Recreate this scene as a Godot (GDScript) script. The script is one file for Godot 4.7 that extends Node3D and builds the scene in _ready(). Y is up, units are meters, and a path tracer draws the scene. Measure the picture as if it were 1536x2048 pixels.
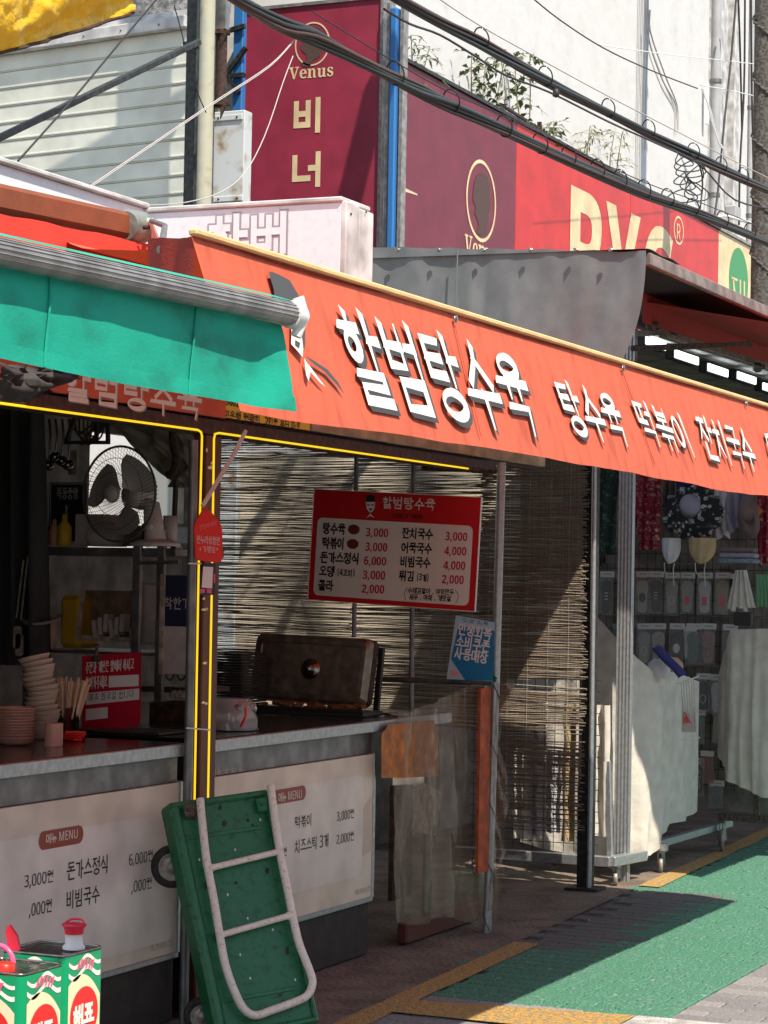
extends Node3D

const FOCAL := 4557.0
const EYE := Vector3(0, 1.5, 0)
const SUN_TRAVEL := Vector3(-0.56, -1.0, -0.38)
var lens_basis: Basis
var M := {}
var taken := {}
var rng := RandomNumberGenerator.new()
var ripple := FastNoiseLite.new()

# ------------------------------------------------------------------ mesh builder
class MB:
	var st := SurfaceTool.new()
	var o := Vector3.ZERO
	var t := Transform3D.IDENTITY
	var n := 0
	func _init(origin := Vector3.ZERO) -> void:
		o = origin
		st.begin(Mesh.PRIMITIVE_TRIANGLES)
		st.set_smooth_group(-1)
	func smooth(on := true) -> MB:
		st.set_smooth_group(0 if on else -1)
		return self
	func v(p: Vector3, uv := Vector2.ZERO) -> void:
		st.set_uv(uv)
		st.add_vertex(t * p - o)
	func tri(a: Vector3, b: Vector3, c: Vector3) -> void:
		v(a); v(b); v(c)
		n += 1
	func quad(a: Vector3, b: Vector3, c: Vector3, d: Vector3) -> void:
		tri(a, b, c); tri(a, c, d)
	func box(c: Vector3, s: Vector3, b := Basis.IDENTITY, bevel := 0.0) -> MB:
		var h := s / 2.0
		var e := minf(bevel, minf(h.x, minf(h.y, h.z)) * 0.6)
		if e <= 0.0:
			var p := []
			for i in 8:
				p.append(c + b * Vector3(h.x * (1 if i & 1 else -1), h.y * (1 if i & 2 else -1), h.z * (1 if i & 4 else -1)))
			for f in [[4, 6, 7, 5], [1, 3, 2, 0], [5, 7, 3, 1], [0, 2, 6, 4], [6, 2, 3, 7], [0, 4, 5, 1]]:
				quad(p[f[0]], p[f[1]], p[f[2]], p[f[3]])
			return self
		# chamfered box: faces, edges, corners
		var ax := [Vector3.RIGHT, Vector3.UP, Vector3.BACK]
		for i in 3:
			var j := (i + 1) % 3
			var k := (i + 2) % 3
			for s1 in [-1.0, 1.0]:
				var q := []
				for w in [[-1, -1], [1, -1], [1, 1], [-1, 1]]:
					q.append(c + b * (ax[i] * h[i] * s1 + ax[j] * (h[j] - e) * w[0] + ax[k] * (h[k] - e) * w[1]))
				if s1 > 0: quad(q[0], q[3], q[2], q[1])
				else: quad(q[0], q[1], q[2], q[3])
				for s2 in [-1.0, 1.0]:
					var a0: Vector3 = ax[i] * h[i] * s1 + ax[j] * (h[j] - e) * s2
					var a1: Vector3 = ax[i] * (h[i] - e) * s1 + ax[j] * h[j] * s2
					var l: Vector3 = ax[k] * (h[k] - e)
					if s1 * s2 > 0: quad(c + b * (a0 - l), c + b * (a0 + l), c + b * (a1 + l), c + b * (a1 - l))
					else: quad(c + b * (a0 - l), c + b * (a1 - l), c + b * (a1 + l), c + b * (a0 + l))
		for i in 8:
			var g := Vector3(1 if i & 1 else -1, 1 if i & 2 else -1, 1 if i & 4 else -1)
			var p0 := c + b * (g * Vector3(h.x, h.y - e, h.z - e))
			var p1 := c + b * (g * Vector3(h.x - e, h.y, h.z - e))
			var p2 := c + b * (g * Vector3(h.x - e, h.y - e, h.z))
			if g.x * g.y * g.z > 0: tri(p0, p2, p1)
			else: tri(p0, p1, p2)
		return self
	# a bar from a to b with a rectangular section
	func bar(a: Vector3, b: Vector3, w: float, d: float, up := Vector3.UP, bevel := 0.0) -> MB:
		var z := (b - a).normalized()
		var x := up.cross(z)
		if x.length() < 0.01: x = Vector3.RIGHT.cross(z)
		x = x.normalized()
		var y := z.cross(x)
		return box((a + b) / 2, Vector3(w, d, a.distance_to(b)), Basis(x, y, z), bevel)
	func tube(pts: Array, r, sides := 8, caps := true) -> MB:
		var rings := []
		var x := Vector3.ZERO
		var count := pts.size()
		for i in count:
			var dirn: Vector3 = ((pts[mini(i + 1, count - 1)] as Vector3) - (pts[maxi(i - 1, 0)] as Vector3)).normalized()
			if x == Vector3.ZERO:
				x = Vector3.UP.cross(dirn) if absf(dirn.y) < 0.9 else Vector3.RIGHT.cross(dirn)
			x = (x - dirn * x.dot(dirn)).normalized()
			var y := dirn.cross(x)
			var rr: float = r[i] if r is Array else r
			var ring := []
			for k in sides:
				var a := TAU * k / sides
				ring.append((pts[i] as Vector3) + (x * cos(a) + y * sin(a)) * rr)
			rings.append(ring)
		smooth(sides > 4)
		for i in count - 1:
			for k in sides:
				var k2 := (k + 1) % sides
				quad(rings[i][k], rings[i + 1][k], rings[i + 1][k2], rings[i][k2])
		smooth(false)
		if caps:
			for k in range(1, sides - 1):
				tri(rings[0][0], rings[0][k], rings[0][k + 1])
				tri(rings[-1][0], rings[-1][k + 1], rings[-1][k])
		return self
	# profile of (radius, height) turned about the local y axis through c
	func lathe(c: Vector3, prof: Array, seg := 20, b := Basis.IDENTITY) -> MB:
		smooth(true)
		for i in prof.size() - 1:
			var p0: Vector2 = prof[i]
			var p1: Vector2 = prof[i + 1]
			for k in seg:
				var a0 := TAU * k / seg
				var a1 := TAU * (k + 1) / seg
				var q0 := c + b * Vector3(cos(a0) * p0.x, p0.y, sin(a0) * p0.x)
				var q1 := c + b * Vector3(cos(a1) * p0.x, p0.y, sin(a1) * p0.x)
				var q2 := c + b * Vector3(cos(a1) * p1.x, p1.y, sin(a1) * p1.x)
				var q3 := c + b * Vector3(cos(a0) * p1.x, p1.y, sin(a0) * p1.x)
				if p0.x < 1e-5: tri(q0, q3, q2)
				elif p1.x < 1e-5: tri(q0, q3, q1)
				else: quad(q0, q3, q2, q1)
		smooth(false)
		return self
	# rows of points, smooth, one sheet
	func sheet(rows: Array, soft := true) -> MB:
		smooth(soft)
		for i in rows.size() - 1:
			for k in rows[i].size() - 1:
				quad(rows[i][k], rows[i][k + 1], rows[i + 1][k + 1], rows[i + 1][k])
		smooth(false)
		return self
	# flat outline in the plane of (origin, right, up)
	func poly(p2: PackedVector2Array, f: Transform3D) -> MB:
		var idx := Geometry2D.triangulate_polygon(p2)
		for i in range(0, idx.size(), 3):
			var q := []
			for k in 3:
				var w := p2[idx[i + k]]
				q.append(f * Vector3(w.x, w.y, 0))
			if (q[1] - q[0]).cross(q[2] - q[0]).dot(f.basis.z) > 0: tri(q[0], q[2], q[1])
			else: tri(q[0], q[1], q[2])
		return self
	# an outline with thickness (front at z = d, back at 0)
	func prism(p2: PackedVector2Array, f: Transform3D, d: float) -> MB:
		poly(p2, f.translated_local(Vector3(0, 0, d)))
		poly(p2, f)
		var ccw := not Geometry2D.is_polygon_clockwise(p2)
		for i in p2.size():
			var a := p2[i]
			var b := p2[(i + 1) % p2.size()]
			if not ccw:
				var c := a
				a = b
				b = c
			quad(f * Vector3(a.x, a.y, 0), f * Vector3(a.x, a.y, d), f * Vector3(b.x, b.y, d), f * Vector3(b.x, b.y, 0))
		return self
	func mesh() -> ArrayMesh:
		st.generate_normals()
		return st.commit()

# ------------------------------------------------------------------ photograph to place
func ray(x: float, y: float) -> Vector3:
	return lens_basis * Vector3((x - 768.0) / FOCAL, -(y - 1024.0) / FOCAL, -1.0)
func pX(x: float, y: float, v: float) -> Vector3:
	var r := ray(x, y)
	return EYE + r * ((v - EYE.x) / r.x)
func pY(x: float, y: float, v: float) -> Vector3:
	var r := ray(x, y)
	return EYE + r * ((v - EYE.y) / r.y)
func pZ(x: float, y: float, v: float) -> Vector3:
	var r := ray(x, y)
	return EYE + r * ((v - EYE.z) / r.z)
func pP(x: float, y: float, pl: Plane) -> Vector3:
	var hit = pl.intersects_ray(EYE, ray(x, y))
	return hit if hit != null else EYE

# ------------------------------------------------------------------ nodes
func numbered(called: String) -> String:
	var k: int = taken.get(called, 0)
	taken[called] = k + 1
	return called if k == 0 else "%s_%03d" % [called, k]
func tag(o: Node, label: String, category: String, group := "") -> void:
	o.set_meta("label", label)
	o.set_meta("category", category)
	if group != "": o.set_meta("group", group)
func thing(called: String, label: String, category: String, at := Vector3.ZERO, group := "") -> Node3D:
	var o := Node3D.new()
	o.name = numbered(called)
	add_child(o)
	o.position = at
	tag(o, label, category, group)
	return o
func part(called: String, m: MB, mat: Material, parent: Node, label := "") -> MeshInstance3D:
	var o := MeshInstance3D.new()
	o.name = called
	o.mesh = m.mesh()
	o.material_override = mat
	parent.add_child(o, true)
	if label != "": o.set_meta("label", label)
	return o
func solo(called: String, label: String, category: String, m: MB, mat: Material, group := "") -> MeshInstance3D:
	var o := MeshInstance3D.new()
	o.name = numbered(called)
	o.mesh = m.mesh()
	o.material_override = mat
	add_child(o)
	o.position = m.o
	tag(o, label, category, group)
	return o
func setting(called: String, m: MB, mat: Material) -> MeshInstance3D:
	var o := MeshInstance3D.new()
	o.name = numbered(called)
	o.mesh = m.mesh()
	o.material_override = mat
	o.set_meta("kind", "structure")
	add_child(o)
	o.position = m.o
	return o
func again(src: Node3D, label: String) -> Node3D:
	var c: Node3D = src.duplicate()
	c.name = numbered(String(src.name).rstrip("0123456789").trim_suffix("_"))
	add_child(c)
	c.set_meta("label", label)
	return c

# ------------------------------------------------------------------ materials
func gray_noise(seed_value: int, freq: float, lo: float, hi: float, oct := 4, size := 512, kind := FastNoiseLite.TYPE_SIMPLEX_SMOOTH) -> NoiseTexture2D:
	var f := FastNoiseLite.new()
	f.seed = seed_value
	f.frequency = freq
	f.noise_type = kind
	f.fractal_octaves = oct
	var x := NoiseTexture2D.new()
	x.width = size
	x.height = size
	x.seamless = true
	x.noise = f
	var g := Gradient.new()
	g.set_color(0, Color(lo, lo, lo))
	g.set_color(1, Color(hi, hi, hi))
	x.color_ramp = g
	return x
func tint_noise(seed_value: int, freq: float, stops: Array, oct := 4, size := 512) -> NoiseTexture2D:
	var x := gray_noise(seed_value, freq, 0, 1, oct, size)
	var g := Gradient.new()
	g.offsets = PackedFloat32Array(stops.map(func(s): return s[0]))
	g.colors = PackedColorArray(stops.map(func(s): return s[1]))
	x.color_ramp = g
	return x
func normal_noise(seed_value: int, freq: float, strength: float, oct := 3, size := 512) -> NoiseTexture2D:
	var x := gray_noise(seed_value, freq, 0, 1, oct, size)
	x.as_normal_map = true
	x.bump_strength = strength
	return x
# colours are given as linear base colours
func mk(called: String, r: float, g: float, b: float, rough := 0.8, metal := 0.0, tex: Texture2D = null, scale := 1.0, bump: Texture2D = null, bumpy := 1.0) -> StandardMaterial3D:
	var m := StandardMaterial3D.new()
	m.resource_name = called
	m.albedo_color = Color(r, g, b).linear_to_srgb()
	m.roughness = rough
	m.metallic = metal
	m.cull_mode = BaseMaterial3D.CULL_DISABLED
	if tex or bump:
		m.uv1_triplanar = true
		m.uv1_world_triplanar = true
		m.uv1_scale = Vector3.ONE * scale
	if tex: m.albedo_texture = tex
	if bump:
		m.normal_enabled = true
		m.normal_texture = bump
		m.normal_scale = bumpy
	M[called] = m
	return m
func glow(called: String, c: Color, power: float) -> StandardMaterial3D:
	var m := mk(called, c.r * 0.5, c.g * 0.5, c.b * 0.5, 0.4)
	m.emission_enabled = true
	m.emission = c.linear_to_srgb()
	m.emission_energy_multiplier = power
	return m
func glass(called: String, r: float, g: float, b: float, a: float, rough := 0.1) -> StandardMaterial3D:
	var m := mk(called, r, g, b, rough)
	m.transparency = BaseMaterial3D.TRANSPARENCY_ALPHA
	m.albedo_color.a = a
	return m

# ------------------------------------------------------------------ lettering: Korean syllables drawn as strokes, Latin from the font
const INITIAL := ["g", "gg", "n", "d", "dd", "r", "m", "b", "bb", "s", "ss", "o", "j", "jj", "c", "k", "t", "p", "h"]
const FINAL := ["", "g", "gg", "gs", "n", "nj", "nh", "d", "r", "rg", "rm", "rb", "rs", "rt", "rp", "rh", "m", "b", "bs", "s", "ss", "o", "j", "c", "k", "t", "p", "h"]
const VOWEL := ["a", "ae", "ya", "yae", "eo", "e", "yeo", "ye", "o", "o+a", "o+ae", "o+i", "yo", "u", "u+eo", "u+e", "u+i", "yu", "eu", "eu+i", "i"]
const JAMO := {
	"g": [[[.05, .07], [.93, .07], [.84, 1]]], "n": [[[.1, 0], [.1, .93], [1, .93]]], "d": [[[.95, .07], [.1, .07], [.1, .93], [1, .93]]],
	"r": [[[.05, .05], [.92, .05], [.92, .48], [.1, .48], [.1, .95], [1, .95]]], "m": [[[.08, .05], [.92, .05], [.92, .95], [.08, .95], [.08, .05]]],
	"b": [[[.1, 0], [.1, .95], [.9, .95], [.9, 0]], [[.1, .46], [.9, .46]]], "s": [[[.52, 0], [.44, .4], [.02, 1]], [[.47, .36], [.98, 1]]],
	"o": [["O", .5, .5, .45]], "j": [[[.05, .06], [.95, .06]], [[.53, .06], [.42, .5], [.02, 1]], [[.47, .47], [.98, 1]]],
	"c": [[[.5, -.06], [.5, .14]], [[.08, .24], [.92, .24]], [[.52, .24], [.42, .6], [.02, 1]], [[.47, .57], [.98, 1]]],
	"k": [[[.05, .07], [.93, .07], [.84, 1]], [[.05, .5], [.88, .5]]], "t": [[[.95, .06], [.1, .06], [.1, .94], [1, .94]], [[.1, .5], [.92, .5]]],
	"p": [[[.03, .07], [.97, .07]], [[.02, .93], [.98, .93]], [[.32, .07], [.32, .93]], [[.68, .07], [.68, .93]]],
	"h": [[[.5, -.05], [.5, .12]], [[.08, .25], [.92, .25]], [["O", .5, .68, .3]][0]],
	"a": [[[.35, 0], [.35, 1]], [[.35, .48], [1, .48]]], "ae": [[[.15, .03], [.15, .97]], [[.85, 0], [.85, 1]], [[.15, .48], [.85, .48]]],
	"ya": [[[.35, 0], [.35, 1]], [[.35, .33], [1, .33]], [[.35, .63], [1, .63]]], "yae": [[[.15, .03], [.15, .97]], [[.85, 0], [.85, 1]], [[.15, .35], [.85, .35]], [[.15, .63], [.85, .63]]],
	"eo": [[[.7, 0], [.7, 1]], [[0, .45], [.7, .45]]], "e": [[[.5, .03], [.5, .97]], [[.95, 0], [.95, 1]], [[0, .45], [.5, .45]]],
	"yeo": [[[.7, 0], [.7, 1]], [[0, .33], [.7, .33]], [[0, .62], [.7, .62]]], "ye": [[[.5, .03], [.5, .97]], [[.95, 0], [.95, 1]], [[0, .33], [.5, .33]], [[0, .62], [.5, .62]]],
	"i": [[[.55, 0], [.55, 1]]], "O_": [[[0, .88], [1, .88]], [[.5, 0], [.5, .88]]], "yo": [[[0, .88], [1, .88]], [[.32, 0], [.32, .88]], [[.68, 0], [.68, .88]]],
	"u": [[[0, .14], [1, .14]], [[.5, .14], [.5, 1]]], "yu": [[[0, .14], [1, .14]], [[.32, .14], [.32, 1]], [[.68, .14], [.68, 1]]], "eu": [[[0, .5], [1, .5]]],
}
# style: w stroke width, brush: strokes taper, gap: advance
func strokes_of(ch: int) -> Array:
	var s := ch - 0xAC00
	var ini: String = INITIAL[s / 588]
	var vow: String = VOWEL[(s % 588) / 28]
	var fin: String = FINAL[s % 28]
	var has := fin != ""
	var out := []
	var low := 0.56 if has else 1.0
	if "+" in vow:
		var h: String = vow.get_slice("+", 0)
		var vv: String = vow.get_slice("+", 1)
		jamo(out, ini, Rect2(.04, .02, .54, low * .5), false)
		jamo(out, "O_" if h == "o" else h, Rect2(.0, low * .56, .66, low * .36), true)
		jamo(out, vv, Rect2(.66, 0, .3, low), true)
	elif vow in ["o", "yo", "u", "yu", "eu"]:
		var up := vow in ["o", "yo"]
		jamo(out, ini, Rect2(.16, .02, .68, low * (.5 if has else .46)), false)
		jamo(out, "O_" if vow == "o" else vow, Rect2(.0, low * (.6 if has else .56), .98, low * (.3 if up else (.36 if has else .44))), true)
	else:
		var two := vow in ["ae", "yae", "e", "ye"]
		jamo(out, ini, Rect2(.02, .08 * low, .5 if not two else .46, low * (.84 if has else .76)), false)
		jamo(out, vow, Rect2(.6 if not two else .55, 0, .36 if not two else .42, low), true)
	if has:
		jamo(out, fin, Rect2(.16, .66, .72, .33), false)
	return out
func jamo(out: Array, called: String, r: Rect2, vowel: bool) -> void:
	if called == "": return
	if not vowel and called.length() == 2:
		var half := Vector2(r.size.x * .46, r.size.y)
		jamo(out, called[0], Rect2(r.position, half), false)
		jamo(out, called[1], Rect2(r.position + Vector2(r.size.x * .54, 0), half), false)
		return
	for line in JAMO[called]:
		var pts := PackedVector2Array()
		if line[0] is String:
			var rad: float = line[3]
			for k in 19:
				var a := TAU * k / 18.0 - PI / 2
				pts.append(r.position + r.size * Vector2(line[1] + rad * cos(a), line[2] + rad * sin(a)))
		else:
			for p in line:
				pts.append(r.position + r.size * Vector2(p[0], p[1]))
		out.append(pts)
# one stroke as a strip of quads; y runs down inside the unit square
func stroke(m: MB, pts: PackedVector2Array, f: Transform3D, w: float, asp: float, brush: float, z: float) -> void:
	var n := pts.size()
	var closed := pts[0].distance_to(pts[n - 1]) < 1e-4
	var len_all := 0.0
	for i in n - 1: len_all += pts[i].distance_to(pts[i + 1])
	var side := []
	var run := 0.0
	for i in n:
		var d0 := (pts[i] - pts[i - 1]) if i > 0 else ((pts[n - 1] - pts[n - 2]) if closed else (pts[1] - pts[0]))
		var d1 := (pts[i + 1] - pts[i]) if i < n - 1 else ((pts[1] - pts[0]) if closed else (pts[n - 1] - pts[n - 2]))
		d0 = Vector2(d0.x * asp, d0.y).normalized()
		d1 = Vector2(d1.x * asp, d1.y).normalized()
		var nn := Vector2(-(d0 + d1).y, (d0 + d1).x)
		if nn.length() < 0.05: nn = Vector2(-d1.y, d1.x)
		nn = nn.normalized()
		var k := 1.0 / maxf(0.45, nn.dot(Vector2(-d1.y, d1.x)))
		var ww := w * 0.5 * minf(k, 1.8)
		if i > 0: run += pts[i].distance_to(pts[i - 1])
		if brush > 0.0 and not closed:
			var down := absf(d1.y) > absf(d1.x)
			var s := run / maxf(len_all, .001)
			ww *= lerpf(1.2, 0.22, s * brush) if down else lerpf(0.85, 1.15, s)
		elif brush > 0.0:
			ww *= 1.0 + 0.3 * sin(TAU * i / n)
		var ext := Vector2.ZERO
		if not closed and i == 0: ext = -d1 * w * .5
		if not closed and i == n - 1: ext = d0 * w * .5
		var base := Vector2(pts[i].x * asp, pts[i].y) + ext
		var skew := Vector2.ZERO
		if brush > 0.0 and not closed and i == 0: skew = Vector2(d1.x, d1.y) * w * .55
		side.append([base + nn * ww - skew * .5, base - nn * ww + skew * .5])
	for i in n - 1:
		var q := []
		for p in [side[i][0], side[i][1], side[i + 1][1], side[i + 1][0]]:
			q.append(f * Vector3(p.x / asp, 1.0 - p.y, 0) + f.basis.z.normalized() * z)
		m.quad(q[0], q[1], q[2], q[3])
var latin_cache := {}
var latin_font := "Droid Sans"
func latin(s: String, bold: bool) -> Array:
	var key := s + str(bold) + latin_font
	if not latin_cache.has(key):
		var tm := TextMesh.new()
		var fnt := SystemFont.new()
		fnt.font_names = PackedStringArray([latin_font])
		if bold: fnt.font_weight = 700
		tm.font = fnt
		tm.font_size = 64
		tm.pixel_size = 1.0 / 64.0
		tm.depth = 0.0
		tm.curve_step = 2.0
		tm.horizontal_alignment = HORIZONTAL_ALIGNMENT_LEFT
		tm.text = s
		var arr := tm.surface_get_arrays(0) if tm.get_surface_count() > 0 else []
		var tris := PackedVector2Array()
		var wide := 0.0
		if arr.size():
			var vs: PackedVector3Array = arr[Mesh.ARRAY_VERTEX]
			var ns: PackedVector3Array = arr[Mesh.ARRAY_NORMAL]
			var ix: PackedInt32Array = arr[Mesh.ARRAY_INDEX] if arr[Mesh.ARRAY_INDEX] != null else PackedInt32Array(range(vs.size()))
			var lo := Vector2(1e9, 1e9)
			var hi := Vector2(-1e9, -1e9)
			for i in range(0, ix.size(), 3):
				if ns[ix[i]].z < 0.5: continue
				for k in 3:
					var p := Vector2(vs[ix[i + k]].x, vs[ix[i + k]].y)
					tris.append(p)
					lo = lo.min(p)
					hi = hi.max(p)
			wide = hi.x - lo.x
			var tm2 := 0.714   # cap height of the font
			var base_y := lo.y
			if "," in s or "y" in s or "(" in s or "g" in s: base_y = hi.y - tm2 * (1.18 if "(" in s else 1.0)
			for i in tris.size(): tris[i] = Vector2((tris[i].x - lo.x) / tm2, (tris[i].y - base_y) / tm2)
			wide /= tm2
		latin_cache[key] = [tris, wide]
	return latin_cache[key]
# writes s into the frame f, whose x axis is the whole line and whose y axis is the height of a letter
func write(m: MB, s: String, f: Transform3D, w := 0.12, brush := 0.0, bold := true, lift := 0.0, jitter := 0.0) -> void:
	var runs := []
	var total := 0.0
	var i := 0
	while i < s.length():
		var c := s.unicode_at(i)
		if c >= 0xAC00 and c <= 0xD7A3:
			runs.append([c, total, .94])
			total += 1.06
		elif c == 32:
			total += .42
		else:
			var j := i
			while j < s.length() and s.unicode_at(j) < 0xAC00 and s.unicode_at(j) != 32: j += 1
			var word := s.substr(i, j - i)
			var l := latin(word, bold)
			runs.append([word, total, l[1] * .98])
			total += l[1] * .98 + .12
			i = j - 1
		i += 1
	var asp := (f.basis.x.length() / total) / f.basis.y.length()
	var nz := f.basis.z.normalized()
	var layer := lift
	for r in runs:
		if r[0] is int:
			var g := Transform3D(Basis(f.basis.x * (r[2] / total), f.basis.y, f.basis.z), f * Vector3(r[1] / total, 0, 0))
			if jitter > 0.0: g = g.translated(f.basis.y * rng.randf_range(-jitter, jitter))
			var k := 0
			for p in strokes_of(r[0]):
				stroke(m, p, g, w, clampf(asp, .3, 3.0), brush, layer + 0.00012 * k)
				k += 1
		else:
			var l2 := latin(r[0], bold)
			var tris: PackedVector2Array = l2[0]
			for q in range(0, tris.size(), 3):
				var a := []
				for k in 3:
					a.append(f * Vector3((r[1] + tris[q + k].x * .98) / total, tris[q + k].y, 0) + nz * layer)
				m.tri(a[0], a[1], a[2])
# frames from the photograph: corners of a line of writing on a plane
func frame(pl: Plane, ll: Vector2, lr: Vector2, ul: Vector2, lift := 0.0015) -> Transform3D:
	var a := pP(ll.x, ll.y, pl)
	var x := pP(lr.x, lr.y, pl) - a
	var y := pP(ul.x, ul.y, pl) - a
	var z := x.cross(y).normalized()
	return Transform3D(Basis(x, y, z), a + z * lift)
# a line of writing on a wall that runs along the street (x = v), given its left end
func frameX(v: float, x0: float, x1: float, ytop: float, ybot: float, lift := 0.0015) -> Transform3D:
	var a := pX(x0, ybot, v)
	var top := pX(x0, ytop, v)
	var zr := pX(x1, ybot, v).z
	return Transform3D(Basis(Vector3(0, 0, zr - a.z), Vector3(0, top.y - a.y, 0), Vector3(1, 0, 0)), a + Vector3(lift, 0, 0))
func frameZ(v: float, x0: float, x1: float, ytop: float, ybot: float, lift := 0.0015) -> Transform3D:
	var a := pZ(x0, ybot, v)
	var top := pZ(x0, ytop, v)
	var xr := pZ(x1, ybot, v).x
	return Transform3D(Basis(Vector3(xr - a.x, 0, 0), Vector3(0, top.y - a.y, 0), Vector3(0, 0, 1)), a + Vector3(0, 0, lift))
# an outline traced on a plane
func shape(m: MB, pl: Plane, pts: Array, lift: float) -> void:
	var z := pl.normal
	var x := Vector3.UP.cross(z).normalized()
	var f := Transform3D(Basis(x, z.cross(x), z), pP(pts[0][0], pts[0][1], pl) + z * lift)
	var inv := f.affine_inverse()
	var p2 := PackedVector2Array()
	for p in pts:
		var q := inv * (pP(p[0], p[1], pl) + z * lift)
		p2.append(Vector2(q.x, q.y))
	m.poly(p2, f)
func rrect(w: float, h: float, r: float, n := 5) -> PackedVector2Array:
	var out := PackedVector2Array()
	for c in [[w / 2 - r, h / 2 - r, 0.0], [-w / 2 + r, h / 2 - r, PI / 2], [-w / 2 + r, -h / 2 + r, PI], [w / 2 - r, -h / 2 + r, PI * 1.5]]:
		for k in n + 1:
			var a: float = c[2] + PI / 2 * k / n
			out.append(Vector2(c[0] + cos(a) * r, c[1] + sin(a) * r))
	return out
func oval(rx: float, ry: float, n := 24) -> PackedVector2Array:
	var out := PackedVector2Array()
	for k in n: out.append(Vector2(cos(TAU * k / n) * rx, sin(TAU * k / n) * ry))
	return out
func facing_street(at: Vector3) -> Transform3D:   # local x runs away along the street, z out to the street
	return Transform3D(Basis(Vector3(0, 0, -1), Vector3.UP, Vector3(1, 0, 0)), at)
func sag(a: Vector3, b: Vector3, drop: float, n := 12) -> Array:
	var out := []
	for i in n + 1:
		var s := float(i) / n
		out.append(a.lerp(b, s) - Vector3(0, drop * 4.0 * s * (1.0 - s), 0))
	return out
func smooth_line(pts: Array, per := 6) -> Array:
	var out := []
	for i in pts.size() - 1:
		var p0: Vector3 = pts[maxi(i - 1, 0)]
		var p3: Vector3 = pts[mini(i + 2, pts.size() - 1)]
		for k in per: out.append((pts[i] as Vector3).cubic_interpolate(pts[i + 1], p0, p3, float(k) / per))
	out.append(pts[-1])
	return out

# ================================================================== the scene
func _ready() -> void:
	rng.seed = 7
	ripple.seed = 11
	ripple.frequency = 1.0
	# camera
	lens_basis = Basis.from_euler(Vector3(atan(141.0 / FOCAL), atan(2057.0 / FOCAL), 0.018))
	var cam := Camera3D.new()
	cam.name = "camera"
	cam.fov = rad_to_deg(2.0 * atan(1024.0 / FOCAL))
	cam.near = 0.05
	cam.far = 400.0
	cam.transform = Transform3D(lens_basis, EYE)
	add_child(cam)
	cam.current = true
	# sky
	var env := Environment.new()
	env.background_mode = Environment.BG_SKY
	var sm := ProceduralSkyMaterial.new()
	sm.sky_top_color = Color(0.62, 0.71, 0.82)
	sm.sky_horizon_color = Color(0.93, 0.93, 0.91)
	sm.sky_curve = 0.2
	sm.ground_bottom_color = Color(0.32, 0.31, 0.29)
	sm.ground_horizon_color = Color(0.62, 0.62, 0.6)
	var sky := Sky.new()
	sky.sky_material = sm
	env.sky = sky
	env.background_energy_multiplier = 1.1
	env.tonemap_mode = Environment.TONE_MAPPER_LINEAR
	env.tonemap_exposure = 1.58
	env.sdfgi_enabled = true
	env.ssao_enabled = true
	env.ssil_enabled = true
	var we := WorldEnvironment.new()
	we.name = "world"
	we.environment = env
	add_child(we)
	# sun: high, from the street side, a little behind the camera
	var sun := DirectionalLight3D.new()
	sun.name = "sun"
	sun.light_energy = 1.5
	sun.light_color = Color(1.0, 0.95, 0.88)
	sun.light_angular_distance = 0.5
	sun.shadow_enabled = true
	sun.basis = Basis.looking_at(SUN_TRAVEL.normalized(), Vector3.UP)
	add_child(sun)
	make_materials()
	make_ground()
	make_buildings()
	make_shop_signs()
	make_stall_frame()
	make_counter()
	make_blinds()
	make_awnings()
	make_neighbour()
	make_interior()
	make_counter_goods()
	make_boards()
	make_clothes()
	make_street_things()
	make_overhead()
	make_plants()

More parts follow.
